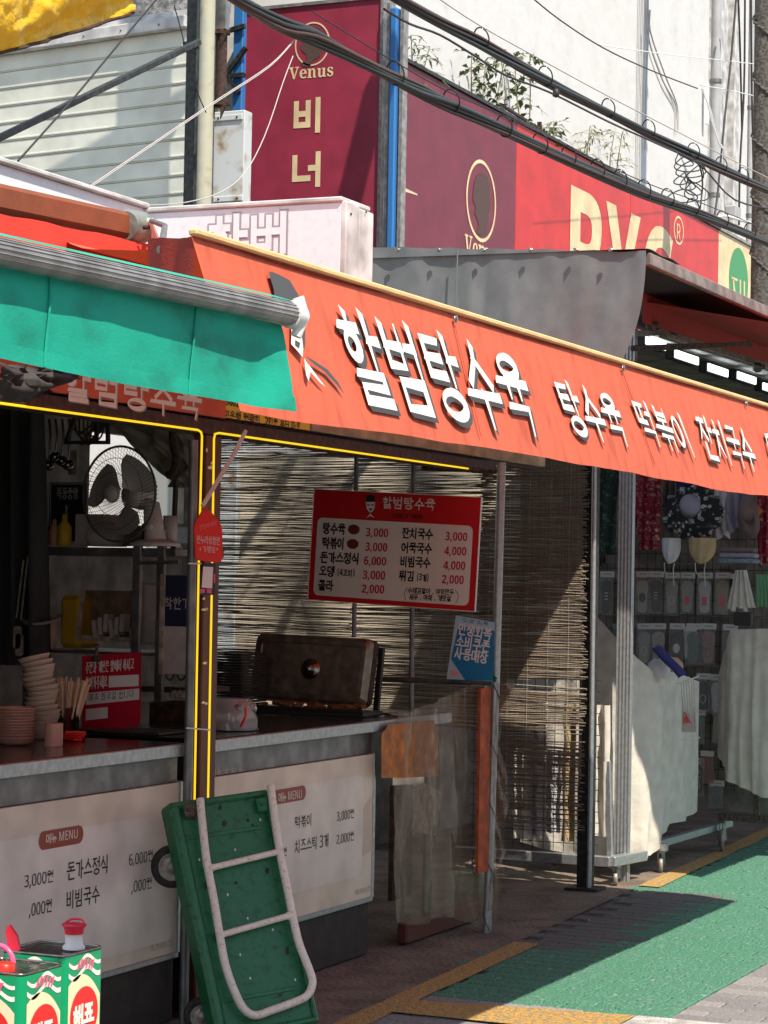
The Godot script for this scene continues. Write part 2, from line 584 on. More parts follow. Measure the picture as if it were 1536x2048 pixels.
func make_materials() -> void:
	var fine := gray_noise(1, 0.05, 0.72, 1.0, 5)
	var blotch := gray_noise(2, 0.012, 0.62, 1.0, 5)
	var dirty := gray_noise(3, 0.02, 0.35, 1.0, 5)
	var soft := gray_noise(4, 0.008, 0.86, 1.0, 3)
	var grit := normal_noise(5, 0.12, 6.0, 3)
	var dent := normal_noise(7, 0.02, 4.0, 2)
	mk("concrete", 0.19, 0.155, 0.125, 0.95, 0, tint_noise(8, 0.012, [[0.0, Color(.72, .70, .67)], [0.45, Color(.9, .89, .87)], [0.7, Color(1, .99, .97)]], 5), 0.5, grit, 0.35)
	mk("facade", 0.66, 0.62, 0.56, 0.9, 0, soft, 0.5)
	mk("road_pale", 0.52, 0.50, 0.46, 0.95, 0, soft, 0.5)
	mk("joint_sand", 0.16, 0.15, 0.13, 1.0, 0, dirty, 1.5)
	mk("paver_gray", 0.30, 0.295, 0.295, 0.95, 0, fine, 2.2, grit, 0.8)
	mk("paver_pale", 0.37, 0.36, 0.355, 0.95, 0, fine, 2.2, grit, 0.8)
	mk("paver_deep_gray", 0.17, 0.175, 0.165, 0.95, 0, fine, 2.2, grit, 0.8)  # deeper gray than the other plain pavers
	mk("paver_dark", 0.27, 0.265, 0.27, 0.95, 0, fine, 2.2, grit, 0.8)
	var worn := tint_noise(9, 0.03, [[0.0, Color(.052, .185, .118).linear_to_srgb()], [0.45, Color(.064, .205, .136).linear_to_srgb()], [0.74, Color(.082, .228, .158).linear_to_srgb()], [0.78, Color(.20, .29, .22).linear_to_srgb()], [0.84, Color(.34, .33, .30).linear_to_srgb()]], 6, 1024)
	mk("paver_green", 1, 1, 1, 0.85, 0, worn, 0.9, grit, 1.0)
	mk("paver_green_light", 1.0, 1.0, 1.0, 0.85, 0, worn, 1.13, grit, 1.0).albedo_color = Color(.95, 1, .97)
	var wornY := tint_noise(10, 0.03, [[0.0, Color(.54, .31, .05).linear_to_srgb()], [0.38, Color(.48, .28, .06).linear_to_srgb()], [0.56, Color(.34, .23, .09).linear_to_srgb()], [0.72, Color(.24, .19, .13).linear_to_srgb()]], 7, 1024)
	mk("line_yellow", 1, 1, 1, 0.85, 0, wornY, 1.1, grit, 0.8)
	mk("line_white", 0.72, 0.71, 0.68, 0.85, 0, blotch, 1.3, grit, 0.8)
	mk("plaster_white", 0.58, 0.585, 0.585, 0.9, 0, tint_noise(12, 0.012, [[0.0, Color(.92, .92, .91)], [0.2, Color(.98, .98, .98)], [0.6, Color(1, 1, 1)]], 7, 1024), 0.22, normal_noise(13, 0.06, 2.0, 4), 0.12)
	mk("plaster_rough", 0.55, 0.55, 0.54, 0.95, 0, dirty, 1.4, normal_noise(14, 0.15, 8.0, 4), 0.7)
	mk("siding", 0.70, 0.72, 0.63, 0.55, 0, soft, 0.6, dent, 0.15)
	mk("siding_gap", 0.30, 0.31, 0.28, 0.8)
	mk("trim_white", 0.78, 0.77, 0.76, 0.5, 0, blotch, 0.9)
	mk("steel_dark", 0.055, 0.065, 0.065, 0.55, 0.2, dirty, 2.0)
	mk("steel_black", 0.018, 0.018, 0.02, 0.6, 0.1)
	mk("steel", 0.42, 0.43, 0.44, 0.35, 0.9, blotch, 1.6, grit, 0.1)
	mk("steel_dull", 0.34, 0.335, 0.33, 0.5, 0.7, blotch, 1.1)
	mk("galvanised", 0.50, 0.52, 0.53, 0.45, 0.75, tint_noise(15, 0.03, [[0.2, Color(.88, .89, .9)], [0.8, Color(1, 1, 1)]], 5), 2.0)
	mk("pole_paint", 0.42, 0.41, 0.34, 0.7, 0, tint_noise(16, 0.015, [[0.0, Color(.6, .48, .36)], [0.16, Color(.86, .82, .72)], [0.34, Color(1, .99, .95)], [1.0, Color(.92, .97, .95)]], 6), 0.8, dent, 0.2)
	mk("concrete_pole", 0.20, 0.19, 0.17, 0.95, 0, dirty, 2.5, grit, 1.0)
	mk("rust", 0.10, 0.05, 0.035, 0.9, 0, dirty, 3.0)
	mk("cabinet", 0.50, 0.53, 0.54, 0.5, 0.1, tint_noise(17, 0.01, [[0.0, Color(.62, .45, .3)], [0.22, Color(.9, .86, .8)], [0.4, Color(1, 1, 1)]], 4), 0.8)
	mk("blue_paint", 0.03, 0.17, 0.42, 0.45, 0, tint_noise(18, 0.05, [[0.0, Color(1, 1, 1)], [0.8, Color(.9, .93, 1)], [0.86, Color(.75, .9, 1)]], 5), 2.0)
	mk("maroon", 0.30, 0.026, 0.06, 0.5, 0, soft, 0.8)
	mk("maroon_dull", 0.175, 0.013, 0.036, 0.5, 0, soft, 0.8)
	mk("sign_red", 0.58, 0.022, 0.022, 0.5, 0, soft, 0.6)
	mk("cream", 0.74, 0.60, 0.36, 0.6, 0, soft, 0.9)
	mk("emblem_brown", 0.13, 0.07, 0.06, 0.7, 0, gray_noise(19, 0.03, .6, 1.0, 5), 5.0)
	mk("sign_green", 0.03, 0.25, 0.08, 0.5)
	mk("sign_white", 0.68, 0.70, 0.74, 0.5, 0, tint_noise(20, 0.02, [[0.0, Color(.88, .88, .88)], [0.22, Color(.98, .98, .98)], [0.6, Color(1, 1, 1)]], 6), 2.6)
	mk("outline_gray", 0.30, 0.29, 0.32, 0.7)
	mk("beam_brown", 0.085, 0.025, 0.018, 0.6, 0, dirty, 2.5)
	mk("post_brown", 0.12, 0.035, 0.022, 0.55, 0, tint_noise(21, 0.04, [[0.0, Color(.4, .35, .35)], [0.3, Color(.9, .9, .9)], [0.72, Color(1, 1, 1)], [0.8, Color(1, .9, .85)]], 5), 4.0)
	glow("led_yellow", Color(1.0, 0.66, 0.01), 0.65)
	mk("board_orange", 0.72, 0.115, 0.042, 0.6, 0, soft, 1.2)
	mk("letter_pale", 0.84, 0.76, 0.68, 0.7)
	mk("letter_gray", 0.33, 0.29, 0.27, 0.7)
	mk("board_tan", 0.68, 0.49, 0.31, 0.7, 0, blotch, 1.0)
	mk("sticker_yellow", 0.86, 0.58, 0.02, 0.45)
	mk("ink_black", 0.018, 0.016, 0.018, 0.6)
	mk("ink_brown", 0.24, 0.08, 0.05, 0.6)
	mk("ink_faint", 0.42, 0.30, 0.24, 0.6)
	mk("panel_print", 0.82, 0.70, 0.58, 0.35, 0, soft, 0.9)
	mk("panel_pale", 0.86, 0.78, 0.72, 0.35, 0, soft, 0.9)
	mk("panel_peach", 0.72, 0.55, 0.44, 0.35, 0, soft, 0.9)
	mk("pill_red", 0.30, 0.055, 0.03, 0.5)
	mk("plinth_dark", 0.05, 0.036, 0.03, 0.7, 0, blotch, 1.5)
	mk("dark_inside", 0.34, 0.31, 0.275, 0.9, 0, blotch, 0.8)
	mk("ceiling_brown", 0.34, 0.27, 0.21, 0.9, 0, blotch, 1.0)
	mk("menu_red", 0.62, 0.010, 0.016, 0.35)
	mk("menu_white", 0.86, 0.80, 0.74, 0.35)
	mk("price_red", 0.55, 0.01, 0.05, 0.5)
	mk("food_red", 0.40, 0.06, 0.03, 0.5, 0, dirty, 40.0)
	mk("reed", 0.50, 0.42, 0.33, 0.75, 0, gray_noise(22, 0.06, 0.45, 1.0, 4), 3.0).backlight_enabled = true
	M.reed.backlight = Color(.12, .09, .06).linear_to_srgb()
	mk("reed_dark", 0.40, 0.31, 0.235, 0.75, 0, gray_noise(23, 0.06, 0.45, 1.0, 4), 3.0)
	mk("twine", 0.5, 0.46, 0.4, 0.9)
	cloth("banner_orange", 0.54, 0.098, 0.046, 0.15, 21)
	M.banner_orange.albedo_texture = tint_noise(73, 0.01, [[0.0, Color(.80, .76, .74)], [0.3, Color(.93, .92, .91)], [0.55, Color(1, 1, 1)], [0.9, Color(1, 1, 1)]], 6, 1024)
	M.banner_orange.uv1_scale = Vector3(1.5, .5, 1.5)
	cloth("awning_underside", 0.62, 0.12, 0.05, 0.3, 21)
	M.awning_underside.backlight = Color(.36, .14, .075).linear_to_srgb()
	cloth("awning_green", 0.0, 0.36, 0.255, 0.18, 24)
	M.awning_green.albedo_texture = tint_noise(72, 0.006, [[0.0, Color(.72, .74, .72)], [0.4, Color(.92, .93, .92)], [0.65, Color(1, 1, 1)], [0.9, Color(1, 1, .97)]], 6, 1024)
	M.awning_green.uv1_scale = Vector3(.8, 1.4, .8)
	M.awning_green.normal_scale = 0.05
	cloth("awning_red", 0.34, 0.028, 0.016, 0.12, 25)
	cloth("valance_red", 0.60, 0.03, 0.012, 0.2, 26)
	cloth("tube_brown", 0.22, 0.055, 0.018, 0.0, 27)
	cloth("tarp_gray", 0.145, 0.16, 0.165, 0.03, 28)
	M.tarp_gray.roughness = 0.5
	cloth("tarp_yellow", 0.80, 0.50, 0.01, 0.2, 29)
	M.tarp_yellow.roughness = 0.4
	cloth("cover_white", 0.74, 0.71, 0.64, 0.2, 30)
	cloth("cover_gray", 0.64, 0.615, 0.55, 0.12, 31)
	var creases := normal_noise(98, 0.012, 16.0, 5)
	M.banner_orange.normal_texture = creases
	M.banner_orange.normal_scale = 0.12
	M.tarp_yellow.normal_texture = creases
	M.tarp_yellow.normal_scale = 0.6
	for q in ["cover_white", "cover_gray"]:
		M[q].normal_texture = creases
		M[q].normal_scale = 0.18
	cloth("tarp_beige", 0.50, 0.44, 0.35, 0.2, 32)
	cloth("curtain_dark", 0.05, 0.048, 0.048, 0.0, 33)
	cloth("awning_edge", 0.78, 0.52, 0.24, 0.1, 34)
	mk("brush_dark", 0.055, 0.055, 0.06, 0.8)
	mk("brush_white", 0.80, 0.77, 0.70, 0.8, 0, gray_noise(35, 0.05, 0.85, 1.0, 4), 9.0)
	mk("plastic_white", 0.75, 0.74, 0.72, 0.35)
	mk("aluminium", 0.46, 0.44, 0.42, 0.45, 0.55, blotch, 2.0)
	mk("cap_green_gray", 0.30, 0.33, 0.30, 0.5, 0.1, blotch, 3.0)
	mk("truck_green", 0.016, 0.15, 0.065, 0.42, 0, tint_noise(36, 0.022, [[0.0, Color(.2, .25, .2)], [0.2, Color(.5, .55, .5)], [0.34, Color(.9, .95, .9)], [0.66, Color(1, 1, 1)], [0.78, Color(1.0, 1.0, .9)], [0.9, Color(.75, .7, .6)]], 6), 2.8, dent, 0.3)
	mk("truck_handle", 0.82, 0.74, 0.67, 0.45, 0, tint_noise(37, 0.06, [[0.0, Color(.55, .42, .32)], [0.2, Color(.85, .78, .72)], [0.32, Color(.98, .96, .94)], [0.6, Color(1, 1, 1)]], 4), 2.0)
	mk("rubber", 0.03, 0.03, 0.03, 0.85)
	mk("tyre", 0.06, 0.05, 0.045, 0.85, 0, dirty, 5.0)
	mk("wheel_hub", 0.55, 0.50, 0.45, 0.45, 0.3, blotch, 6.0)
	mk("can_green", 0.0, 0.30, 0.12, 0.3, 0.0)
	mk("can_white", 0.85, 0.82, 0.72, 0.3, 0.0)
	mk("can_cream", 0.86, 0.72, 0.46, 0.3, 0.0)
	mk("can_red", 0.72, 0.02, 0.015, 0.3)
	mk("tin", 0.50, 0.47, 0.42, 0.22, 0.95, blotch, 6.0, dent, 0.3)
	mk("plastic_red", 0.70, 0.02, 0.05, 0.3)
	mk("plastic_pink", 0.80, 0.10, 0.25, 0.3)
	mk("plastic_milky", 0.72, 0.66, 0.66, 0.35)
	mk("chrome", 0.50, 0.49, 0.47, 0.22, 1.0, blotch, 4.0)
	mk("steel_top", 0.36, 0.33, 0.31, 0.16, 1.0, blotch, 1.4, grit, 0.06)
	mk("lid_steel", 0.46, 0.40, 0.31, 0.3, 0.75, blotch, 2.5)
	mk("bowl_pale", 0.70, 0.52, 0.40, 0.4)
	mk("bowl_pink", 0.52, 0.25, 0.18, 0.4)
	mk("wood_stick", 0.62, 0.42, 0.26, 0.7)
	mk("tray_black", 0.035, 0.033, 0.033, 0.35)
	mk("fried", 0.45, 0.20, 0.05, 0.8, 0, dirty, 20.0)
	glass("clear_bag", 0.8, 0.8, 0.8, 0.32, 0.12)
	glass("clear_sheet", 0.30, 0.22, 0.14, 0.30, 0.2)
	glass("sleeve", 0.85, 0.87, 0.88, 0.14, 0.12)
	mk("panel_orange", 0.72, 0.23, 0.03, 0.6, 0, blotch, 2.0)
	mk("strip_orange", 0.62, 0.09, 0.012, 0.6, 0, blotch, 2.0)
	mk("cardboard", 0.36, 0.24, 0.15, 0.9, 0, blotch, 2.0)
	mk("paper", 0.60, 0.52, 0.40, 0.9, 0, blotch, 3.0)
	mk("wood_dark", 0.10, 0.055, 0.03, 0.8, 0, dirty, 2.0)
	mk("fan_white", 0.62, 0.59, 0.55, 0.5)
	mk("fan_blade", 0.58, 0.56, 0.53, 0.45)
	mk("fan_wire", 0.10, 0.095, 0.09, 0.5)
	mk("navy", 0.012, 0.018, 0.055, 0.5)
	mk("tag_red", 0.80, 0.025, 0.012, 0.35)
	mk("poster_blue", 0.02, 0.20, 0.42, 0.4)
	mk("poster_pale", 0.46, 0.62, 0.74, 0.4)
	mk("white_print", 0.82, 0.80, 0.78, 0.5)
	mk("pink_print", 0.80, 0.35, 0.35, 0.5)
	mk("bin_yellow", 0.55, 0.34, 0.01, 0.5)
	mk("box_white", 0.55, 0.50, 0.46, 0.7, 0, soft, 2.0)
	mk("pack_blue", 0.30, 0.40, 0.46, 0.4, 0, blotch, 6.0)
	mk("notice_red", 0.50, 0.006, 0.03, 0.4)
	mk("hat_black", 1, 1, 1, 0.95, 0, flower_print(Color(.012, .014, .02), Color(.78, .78, .76), 41), 3.2)
	mk("cloth_red", 1, 1, 1, 0.95, 0, flower_print(Color(.22, .01, .03), Color(.62, .38, .36), 42), 4.0)
	mk("cloth_green", 1, 1, 1, 0.95, 0, flower_print(Color(.02, .035, .03), Color(.10, .20, .16), 43), 3.5)
	mk("cloth_multi", 1, 1, 1, 0.95, 0, flower_print(Color(.60, .52, .55), Color(.16, .30, .42), 44), 3.5)
	cloth("hat_lilac", 0.30, 0.30, 0.42, 0.05, 45)
	cloth("hat_mauve", 0.19, 0.13, 0.14, 0.05, 46)
	cloth("hat_beige", 0.50, 0.38, 0.22, 0.1, 47)
	cloth("hat_white", 0.62, 0.62, 0.66, 0.1, 48)
	cloth("hat_blue", 0.025, 0.03, 0.17, 0.0, 49)
	cloth("glove_white", 0.58, 0.57, 0.52, 0.1, 50)
	cloth("glove_green", 0.12, 0.30, 0.16, 0.05, 51)
	for i in 7:
		var c: Array = [[.42, .40, .34], [.03, .03, .035], [.36, .36, .33], [.55, .55, .60], [.36, .25, .18], [.38, .20, .20], [.13, .20, .17]][i]
		mk("sock_%d" % i, c[0], c[1], c[2], 0.95, 0, fine, 9.0)
	mk("card_white", 0.58, 0.57, 0.54, 0.6)
	mk("cable_black", 0.016, 0.016, 0.017, 0.55)
	mk("cable_brown", 0.06, 0.035, 0.03, 0.6)
	mk("cable_gray", 0.42, 0.41, 0.40, 0.6)
	mk("cable_white", 0.75, 0.75, 0.76, 0.6)
	mk("wire_green", 0.014, 0.024, 0.022, 0.5)
	mk("leaf", 0.16, 0.21, 0.09, 0.7, 0, gray_noise(52, 0.05, 0.6, 1.0), 8.0).backlight_enabled = true
	M.leaf.backlight = Color(.10, .16, .04).linear_to_srgb()
	mk("leaf_dry", 0.26, 0.25, 0.13, 0.8)
	mk("stem", 0.20, 0.19, 0.10, 0.8)
	mk("petal", 0.80, 0.60, 0.03, 0.7)
	glow("panel_glow", Color(0.86, 0.96, 1.0), 1.6)
	mk("box_beige", 0.36, 0.30, 0.24, 0.6, 0.1, blotch, 2.0)
	mk("hinge", 0.22, 0.18, 0.15, 0.5, 0.3, dirty, 5.0)
	mk("eave_gray", 0.30, 0.25, 0.23, 0.7, 0, blotch, 1.5)
	mk("pipe_gray", 0.42, 0.43, 0.45, 0.6, 0, soft, 1.0)
	mk("rope_green", 0.0, 0.15, 0.07, 0.7)
	mk("skin_pale", 0.78, 0.74, 0.70, 0.6)

func cloth(called: String, r: float, g: float, b: float, through: float, s: int) -> StandardMaterial3D:
	var m := mk(called, r, g, b, 0.8, 0.0, gray_noise(s * 3 + 1, 0.012, 0.86, 1.0, 5), 1.3, M.get("weave_bump"), 0.12)
	if not M.has("weave_bump"):
		M["weave_bump"] = normal_noise(99, 0.25, 5.0, 2)
		m.normal_enabled = true
		m.normal_texture = M.weave_bump
		m.normal_scale = 0.12
	if through > 0.0:
		m.backlight_enabled = true
		m.backlight = Color(r * through, g * through, b * through).linear_to_srgb()
	return m

func flower_print(bg: Color, fg: Color, s: int) -> ImageTexture:
	var im := Image.create(256, 256, false, Image.FORMAT_RGB8)
	im.fill(bg.linear_to_srgb())
	var g := RandomNumberGenerator.new()
	g.seed = s
	for i in 70:
		var c := Vector2(g.randf() * 256, g.randf() * 256)
		var r := g.randf_range(3.0, 9.0)
		var ph := g.randf() * TAU
		var col := fg.lerp(bg, g.randf_range(0.0, 0.6)).linear_to_srgb()
		for k in 5:
			var q := c + Vector2.from_angle(ph + TAU * k / 5) * r * .7
			for y in range(-5, 6):
				for x in range(-5, 6):
					if Vector2(x, y).length() < r * .45:
						im.set_pixel(posmod(int(q.x) + x, 256), posmod(int(q.y) + y, 256), col)
		for k in 4:
			var d := c + Vector2.from_angle(g.randf() * TAU) * g.randf_range(9, 16)
			im.set_pixel(posmod(int(d.x), 256), posmod(int(d.y), 256), col)
			im.set_pixel(posmod(int(d.x) + 1, 256), posmod(int(d.y), 256), col)
	return ImageTexture.create_from_image(im)

# ------------------------------------------------------------------ ground
func line_x(z: float) -> float:   # where the yellow line runs
	return -3.31 + (z + 7.8) * 0.051
func make_ground() -> void:
	var m := MB.new()
	m.quad(Vector3(-80, -0.012, 60), Vector3(-80, -0.012, -120), Vector3(80, -0.012, -120), Vector3(80, -0.012, 60))
	setting("ground", m, M.joint_sand)
	# pavement slabs under the stalls: one cast slab with an edge along the line
	m = MB.new()
	var rows := []
	for i in 24:
		var z := 4.0 - i * 2.0
		rows.append([Vector3(-14, 0, z), Vector3(-5, 0, z), Vector3(line_x(z) - 0.05, 0, z)])
	m.sheet(rows, false)
	setting("sidewalk", m, M.concrete)
	# brick pavers, some painted green
	var road := MeshInstance3D.new()
	road.name = "brick_road"
	var bed := MB.new()
	bed.quad(Vector3(-3.7, -0.008, -7), Vector3(-3.9, -0.008, -30), Vector3(3, -0.008, -30), Vector3(3, -0.008, -7))
	road.mesh = bed.mesh()
	road.material_override = M.joint_sand
	road.set_meta("kind", "structure")
	add_child(road)
	var tops := MB.new()
	tops.box(Vector3(0, -0.015, 0), Vector3(0.1935, 0.03, 0.0935), Basis.IDENTITY, 0.004)
	var brick := tops.mesh()
	var green_many: Array[Transform3D] = []
	var gray_many: Array[Transform3D] = []
	var near := 0
	tops = MB.new()
	tops.box(Vector3(0, -0.015, 0), Vector3(0.0935, 0.03, 0.0935), Basis.IDENTITY, 0.004)
	var half_brick := tops.mesh()
	var spots := []
	for i in 150:
		var z := -6.35 - i * 0.1
		for zone in [-1, 1]:
			var run := 0.002
			var first := i % 2 == 1
			while run < (1.6 if zone < 0 else 3.2):
				var wide := 0.1 if first else 0.2
				spots.append([-2.36 + zone * (run + wide / 2), z, first, zone < 0 and z < -7.68])
				first = false
				run += wide
	for q in spots:
			var z: float = q[1]
			var x: float = q[0]
			if x < line_x(z) - 0.02: continue
			if x > 0.9: continue
			var at := Vector3(x, rng.randf_range(-0.0012, 0.0012), z)
			var green: bool = q[3]
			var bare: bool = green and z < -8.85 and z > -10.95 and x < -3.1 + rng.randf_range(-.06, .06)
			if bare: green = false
			var tilt := Basis.from_euler(Vector3(rng.randf_range(-.004, .004), rng.randf_range(-.008, .008), rng.randf_range(-.004, .004)))
			var v := (at - EYE) * lens_basis
			var px := Vector2(768 + FOCAL * v.x / -v.z, 1024 - FOCAL * v.y / -v.z)
			if near < 296 and px.x > 600 and px.x < 1560 and px.y < 2075 and z < -7.6 and z > -11.6:
				near += 1
				var b := MeshInstance3D.new()
				b.name = "brick"
				b.mesh = half_brick if q[2] else brick
				b.material_override = [M.paver_green, M.paver_green, M.paver_green_light][rng.randi() % 3] if green else (M.paver_deep_gray if bare else [M.paver_gray, M.paver_pale, M.paver_gray, M.paver_dark][rng.randi() % 4])
				b.transform = Transform3D(tilt, at)
				road.add_child(b, true)
			elif green: green_many.append(Transform3D(tilt * Basis.from_scale(Vector3(0.49 if q[2] else 1.0, 1, 1)), at))
			else: gray_many.append(Transform3D(tilt * Basis.from_scale(Vector3(0.49 if q[2] else 1.0, 1, 1)), at))
	for w in [[green_many, M.paver_green, "painted_bricks"], [gray_many, M.paver_gray, "plain_bricks"]]:
		var mm := MultiMesh.new()
		mm.transform_format = MultiMesh.TRANSFORM_3D
		mm.mesh = brick
		mm.instance_count = w[0].size()
		for i in w[0].size(): mm.set_instance_transform(i, w[0][i])
		var mi := MultiMeshInstance3D.new()
		mi.name = w[2]
		mi.multimesh = mm
		mi.material_override = w[1]
		mi.set_meta("kind", "stuff")
		road.add_child(mi)
	m = MB.new()
	m.quad(Vector3(.9, -.002, 6), Vector3(.9, -.002, -30), Vector3(4.75, -.002, -30), Vector3(4.75, -.002, 6))
	setting("bounce_road", m, M.road_pale)  # unseen stretch, made pale to bounce sunlight under the awnings
	# painted lines
	m = MB.new()
	rows = []
	for i in 60:
		var z := -6.0 - i * 0.25
		var c := line_x(z) + ripple.get_noise_1d(z * 5) * .008
		if z < -9.1 and z > -10.95:   # worn away here
			if rows.size() > 1: m.sheet(rows, false)
			rows = []
			continue
		rows.append([Vector3(c - 0.055, 0.0045, z), Vector3(c + 0.055 + ripple.get_noise_1d(z * 9 + 50) * .01, 0.0045, z)])
	m.sheet(rows, false)
	setting("yellow_line", m, M.line_yellow)
	m = MB.new()
	m.quad(Vector3(-3.24, 0.0075, -7.30), Vector3(-3.24, 0.0075, -7.55), Vector3(-2.46, 0.0075, -7.665), Vector3(-2.46, 0.0075, -7.30))
	setting("yellow_crossing_band", m, M.line_yellow)
	m = MB.new()
	m.quad(Vector3(-2.455, 0.0075, -7.30), Vector3(-2.455, 0.0075, -7.665), Vector3(0.8, 0.0075, -7.76), Vector3(0.8, 0.0075, -7.30))
	setting("white_crossing_band", m, M.line_white)

# ------------------------------------------------------------------ buildings behind
func make_buildings() -> void:
	var t := thing("white_building", "tall white plastered building behind the red shop signs", "building", Vector3(-6.6, 0, -14))
	var m := MB.new(t.position)
	var zc := pX(1416, 150, -6.6).z
	m.box(Vector3(-9.6, 7, (zc - 14.15) / 2), Vector3(6.0, 14, -zc - 14.15))
	part("wall", m, M.plaster_white, t)
	m = MB.new(t.position)
	m.box(Vector3(-7.5, 7, zc - 4.02), Vector3(1.2, 14, 8.0))
	part("recessed_wall", m, M.plaster_white, t)
	# pilaster and drain pipes on the recessed strip
	for a in [[1452, 0.07], [1478, 0.05]]:
		var q := pX(a[0], 100, -6.75)
		m = MB.new(t.position)
		m.box(Vector3(-6.84, 7, q.z), Vector3(0.14, 14, a[1] * 4))
		part("pilaster", m, M.trim_white, t)
	for a in [[1432, 0.055], [1503, 0.035]]:
		var q := pX(a[0], 100, -6.68)
		m = MB.new(t.position)
		m.tube([Vector3(-6.68, 2.5, q.z), Vector3(-6.68, 14, q.z)], a[1], 12)
		var dp := part("drain_pipe", m, M.pipe_gray, t)
		for h in [4.4, 5.6, 6.8]:
			m = MB.new(t.position)
			m.tube([Vector3(-6.68, h, q.z), Vector3(-6.68, h + 0.04, q.z)], a[1] * 1.18, 12)
			part("pipe_clip", m, M.steel_dull, dp)
	m = MB.new(Vector3(-6.6, 0, -10))
	m.box(Vector3(-6.65, 1.45, -8.3), Vector3(0.12, 2.9, 6.0))
	solo("low_white_wall", "low whitewashed wall in the lane behind the food stall", "wall", m, M.plaster_white)
	# unseen row added across the street to hold back low sky light
	t = thing("added_facing_row", "unseen row of plain shopfronts added across the street to block low sky", "building", Vector3(4.8, 0, -10))
	m = MB.new(t.position)
	m.box(Vector3(5.0, 1.8, -12), Vector3(0.5, 3.6, 36))
	part("wall", m, M.facade, t)
	for i in 9:
		m = MB.new(t.position)
		m.box(Vector3(4.735, 1.25, 2.5 - i * 3.6), Vector3(0.04, 2.5, 2.8), Basis.IDENTITY, .01)
		part("shutter", m, M.pipe_gray, t)
		m = MB.new(t.position)
		m.box(Vector3(4.7, 3.1, 2.5 - i * 3.6), Vector3(0.1, 0.7, 3.2), Basis.IDENTITY, .01)
		part("fascia", m, [M.trim_white, M.cream, M.pack_blue][i % 3], t)
	# siding building
	var zr := -12.2
	var pr := pZ(375, 40, zr)
	var pl := pY(0, 95, pr.y)
	var along := (pl - pr).normalized()
	var nrm := Vector3.UP.cross(along).normalized()
	if nrm.z < 0: nrm = -nrm
	t = thing("siding_house", "pale green house wall of horizontal metal siding above the stall", "building", Vector3(pr.x, 0, pr.z))
	var bz := Basis(along, Vector3.UP, along.cross(Vector3.UP))
	var wlen := 4.2
	var mid := pr + along * wlen / 2
	m = MB.new(t.position)
	m.box(Vector3(mid.x, pr.y / 2, mid.z) - nrm * 0.14, Vector3(wlen, pr.y - 0.02, 0.12), bz)
	part("wall", m, M.siding_gap, t)
	var step := 0.1145
	var k := 0
	while k < 20:
		var top := pr.y - 0.045 - k * step
		m = MB.new(t.position)
		# each plank leans out to its lower lip
		var cpos := Vector3(mid.x, top - step / 2, mid.z) + nrm * (-0.045)
		var lean := Basis(along, 0.06) * bz
		m.box(cpos, Vector3(wlen, step - 0.003, 0.022), bz, 0.003)
		m.box(cpos + nrm * 0.014 - Vector3(0, step * 0.36, 0), Vector3(wlen, 0.012, 0.007), bz, 0.002)
		part("siding_plank", m, M.siding, t)
		k += 1
	m = MB.new(t.position)
	m.box(Vector3(mid.x, pr.y - 0.01, mid.z) + nrm * 0.0, Vector3(wlen, 0.075, 0.06), bz, 0.006)
	part("top_trim", m, M.trim_white, t)
	m = MB.new(t.position)
	for i in 14:
		m.lathe(pr + along * (0.2 + i * 0.3) + nrm * 0.032 + Vector3(0, -0.012, 0), [Vector2(0.0, .004), Vector2(.006, .003), Vector2(.008, 0)], 8, Basis(Vector3.RIGHT, PI / 2))
	part("screws", m, M.steel_dull, t)
	# the rougher storey above
	m = MB.new(t.position)
	m.box(Vector3(mid.x, pr.y + 1.6, mid.z) - nrm * 0.36, Vector3(wlen - .02, 3.1, 0.2), bz)
	part("upper_wall", m, M.plaster_rough, t)
	m = MB.new(t.position)
	m.box(Vector3(mid.x, pr.y + 0.06, mid.z) - nrm * 0.2, Vector3(wlen, 0.04, 0.34), bz)
	part("ledge", m, M.trim_white, t)

	# columns and pipes at the corner of the house
	var zz := -11.9
	var c := pZ(386, 200, zz)
	m = MB.new(Vector3(c.x, 0, zz))
	m.box(Vector3(c.x, 3.6, zz), Vector3(0.072, 7.2, 0.072), Basis.IDENTITY, 0.006)
	m.box(Vector3(c.x, pZ(386, 92, zz).y, zz + 0.02), Vector3(0.085, 0.03, 0.085))
	solo("steel_column", "dark green square steel column at the corner of the siding house", "column", m, M.steel_dark)
	c = pZ(412, 200, -11.7)
	t = thing("utility_pole", "rust streaked pale round pole beside the maroon projecting sign", "pole", Vector3(c.x, 0, -11.7))
	m = MB.new(t.position)
	m.tube([Vector3(c.x, 0, -11.7), Vector3(c.x, 2.5, -11.7), Vector3(c.x, 7.5, -11.7)], [0.052, 0.046, 0.043], 16)
	part("shaft", m, M.pole_paint, t)
	c = pZ(441, 200, -11.8)
	t = thing("flanged_pipe", "dark rusty pipe with two flanges next to the pale pole", "pipe", Vector3(c.x, 0, -11.8))
	m = MB.new(t.position)
	m.tube([Vector3(c.x, pZ(441, 215, -11.8).y, -11.8), Vector3(c.x, pZ(441, 60, -11.8).y, -11.8)], 0.034, 14)
	part("pipe", m, M.rust, t)
	m = MB.new(t.position)
	m.box(Vector3(c.x, (pZ(441, 60, -11.8).y + 7.2) / 2, -11.8), Vector3(0.07, 7.2 - pZ(441, 60, -11.8).y, 0.05))
	part("upper_channel", m, M.steel_dull, t)
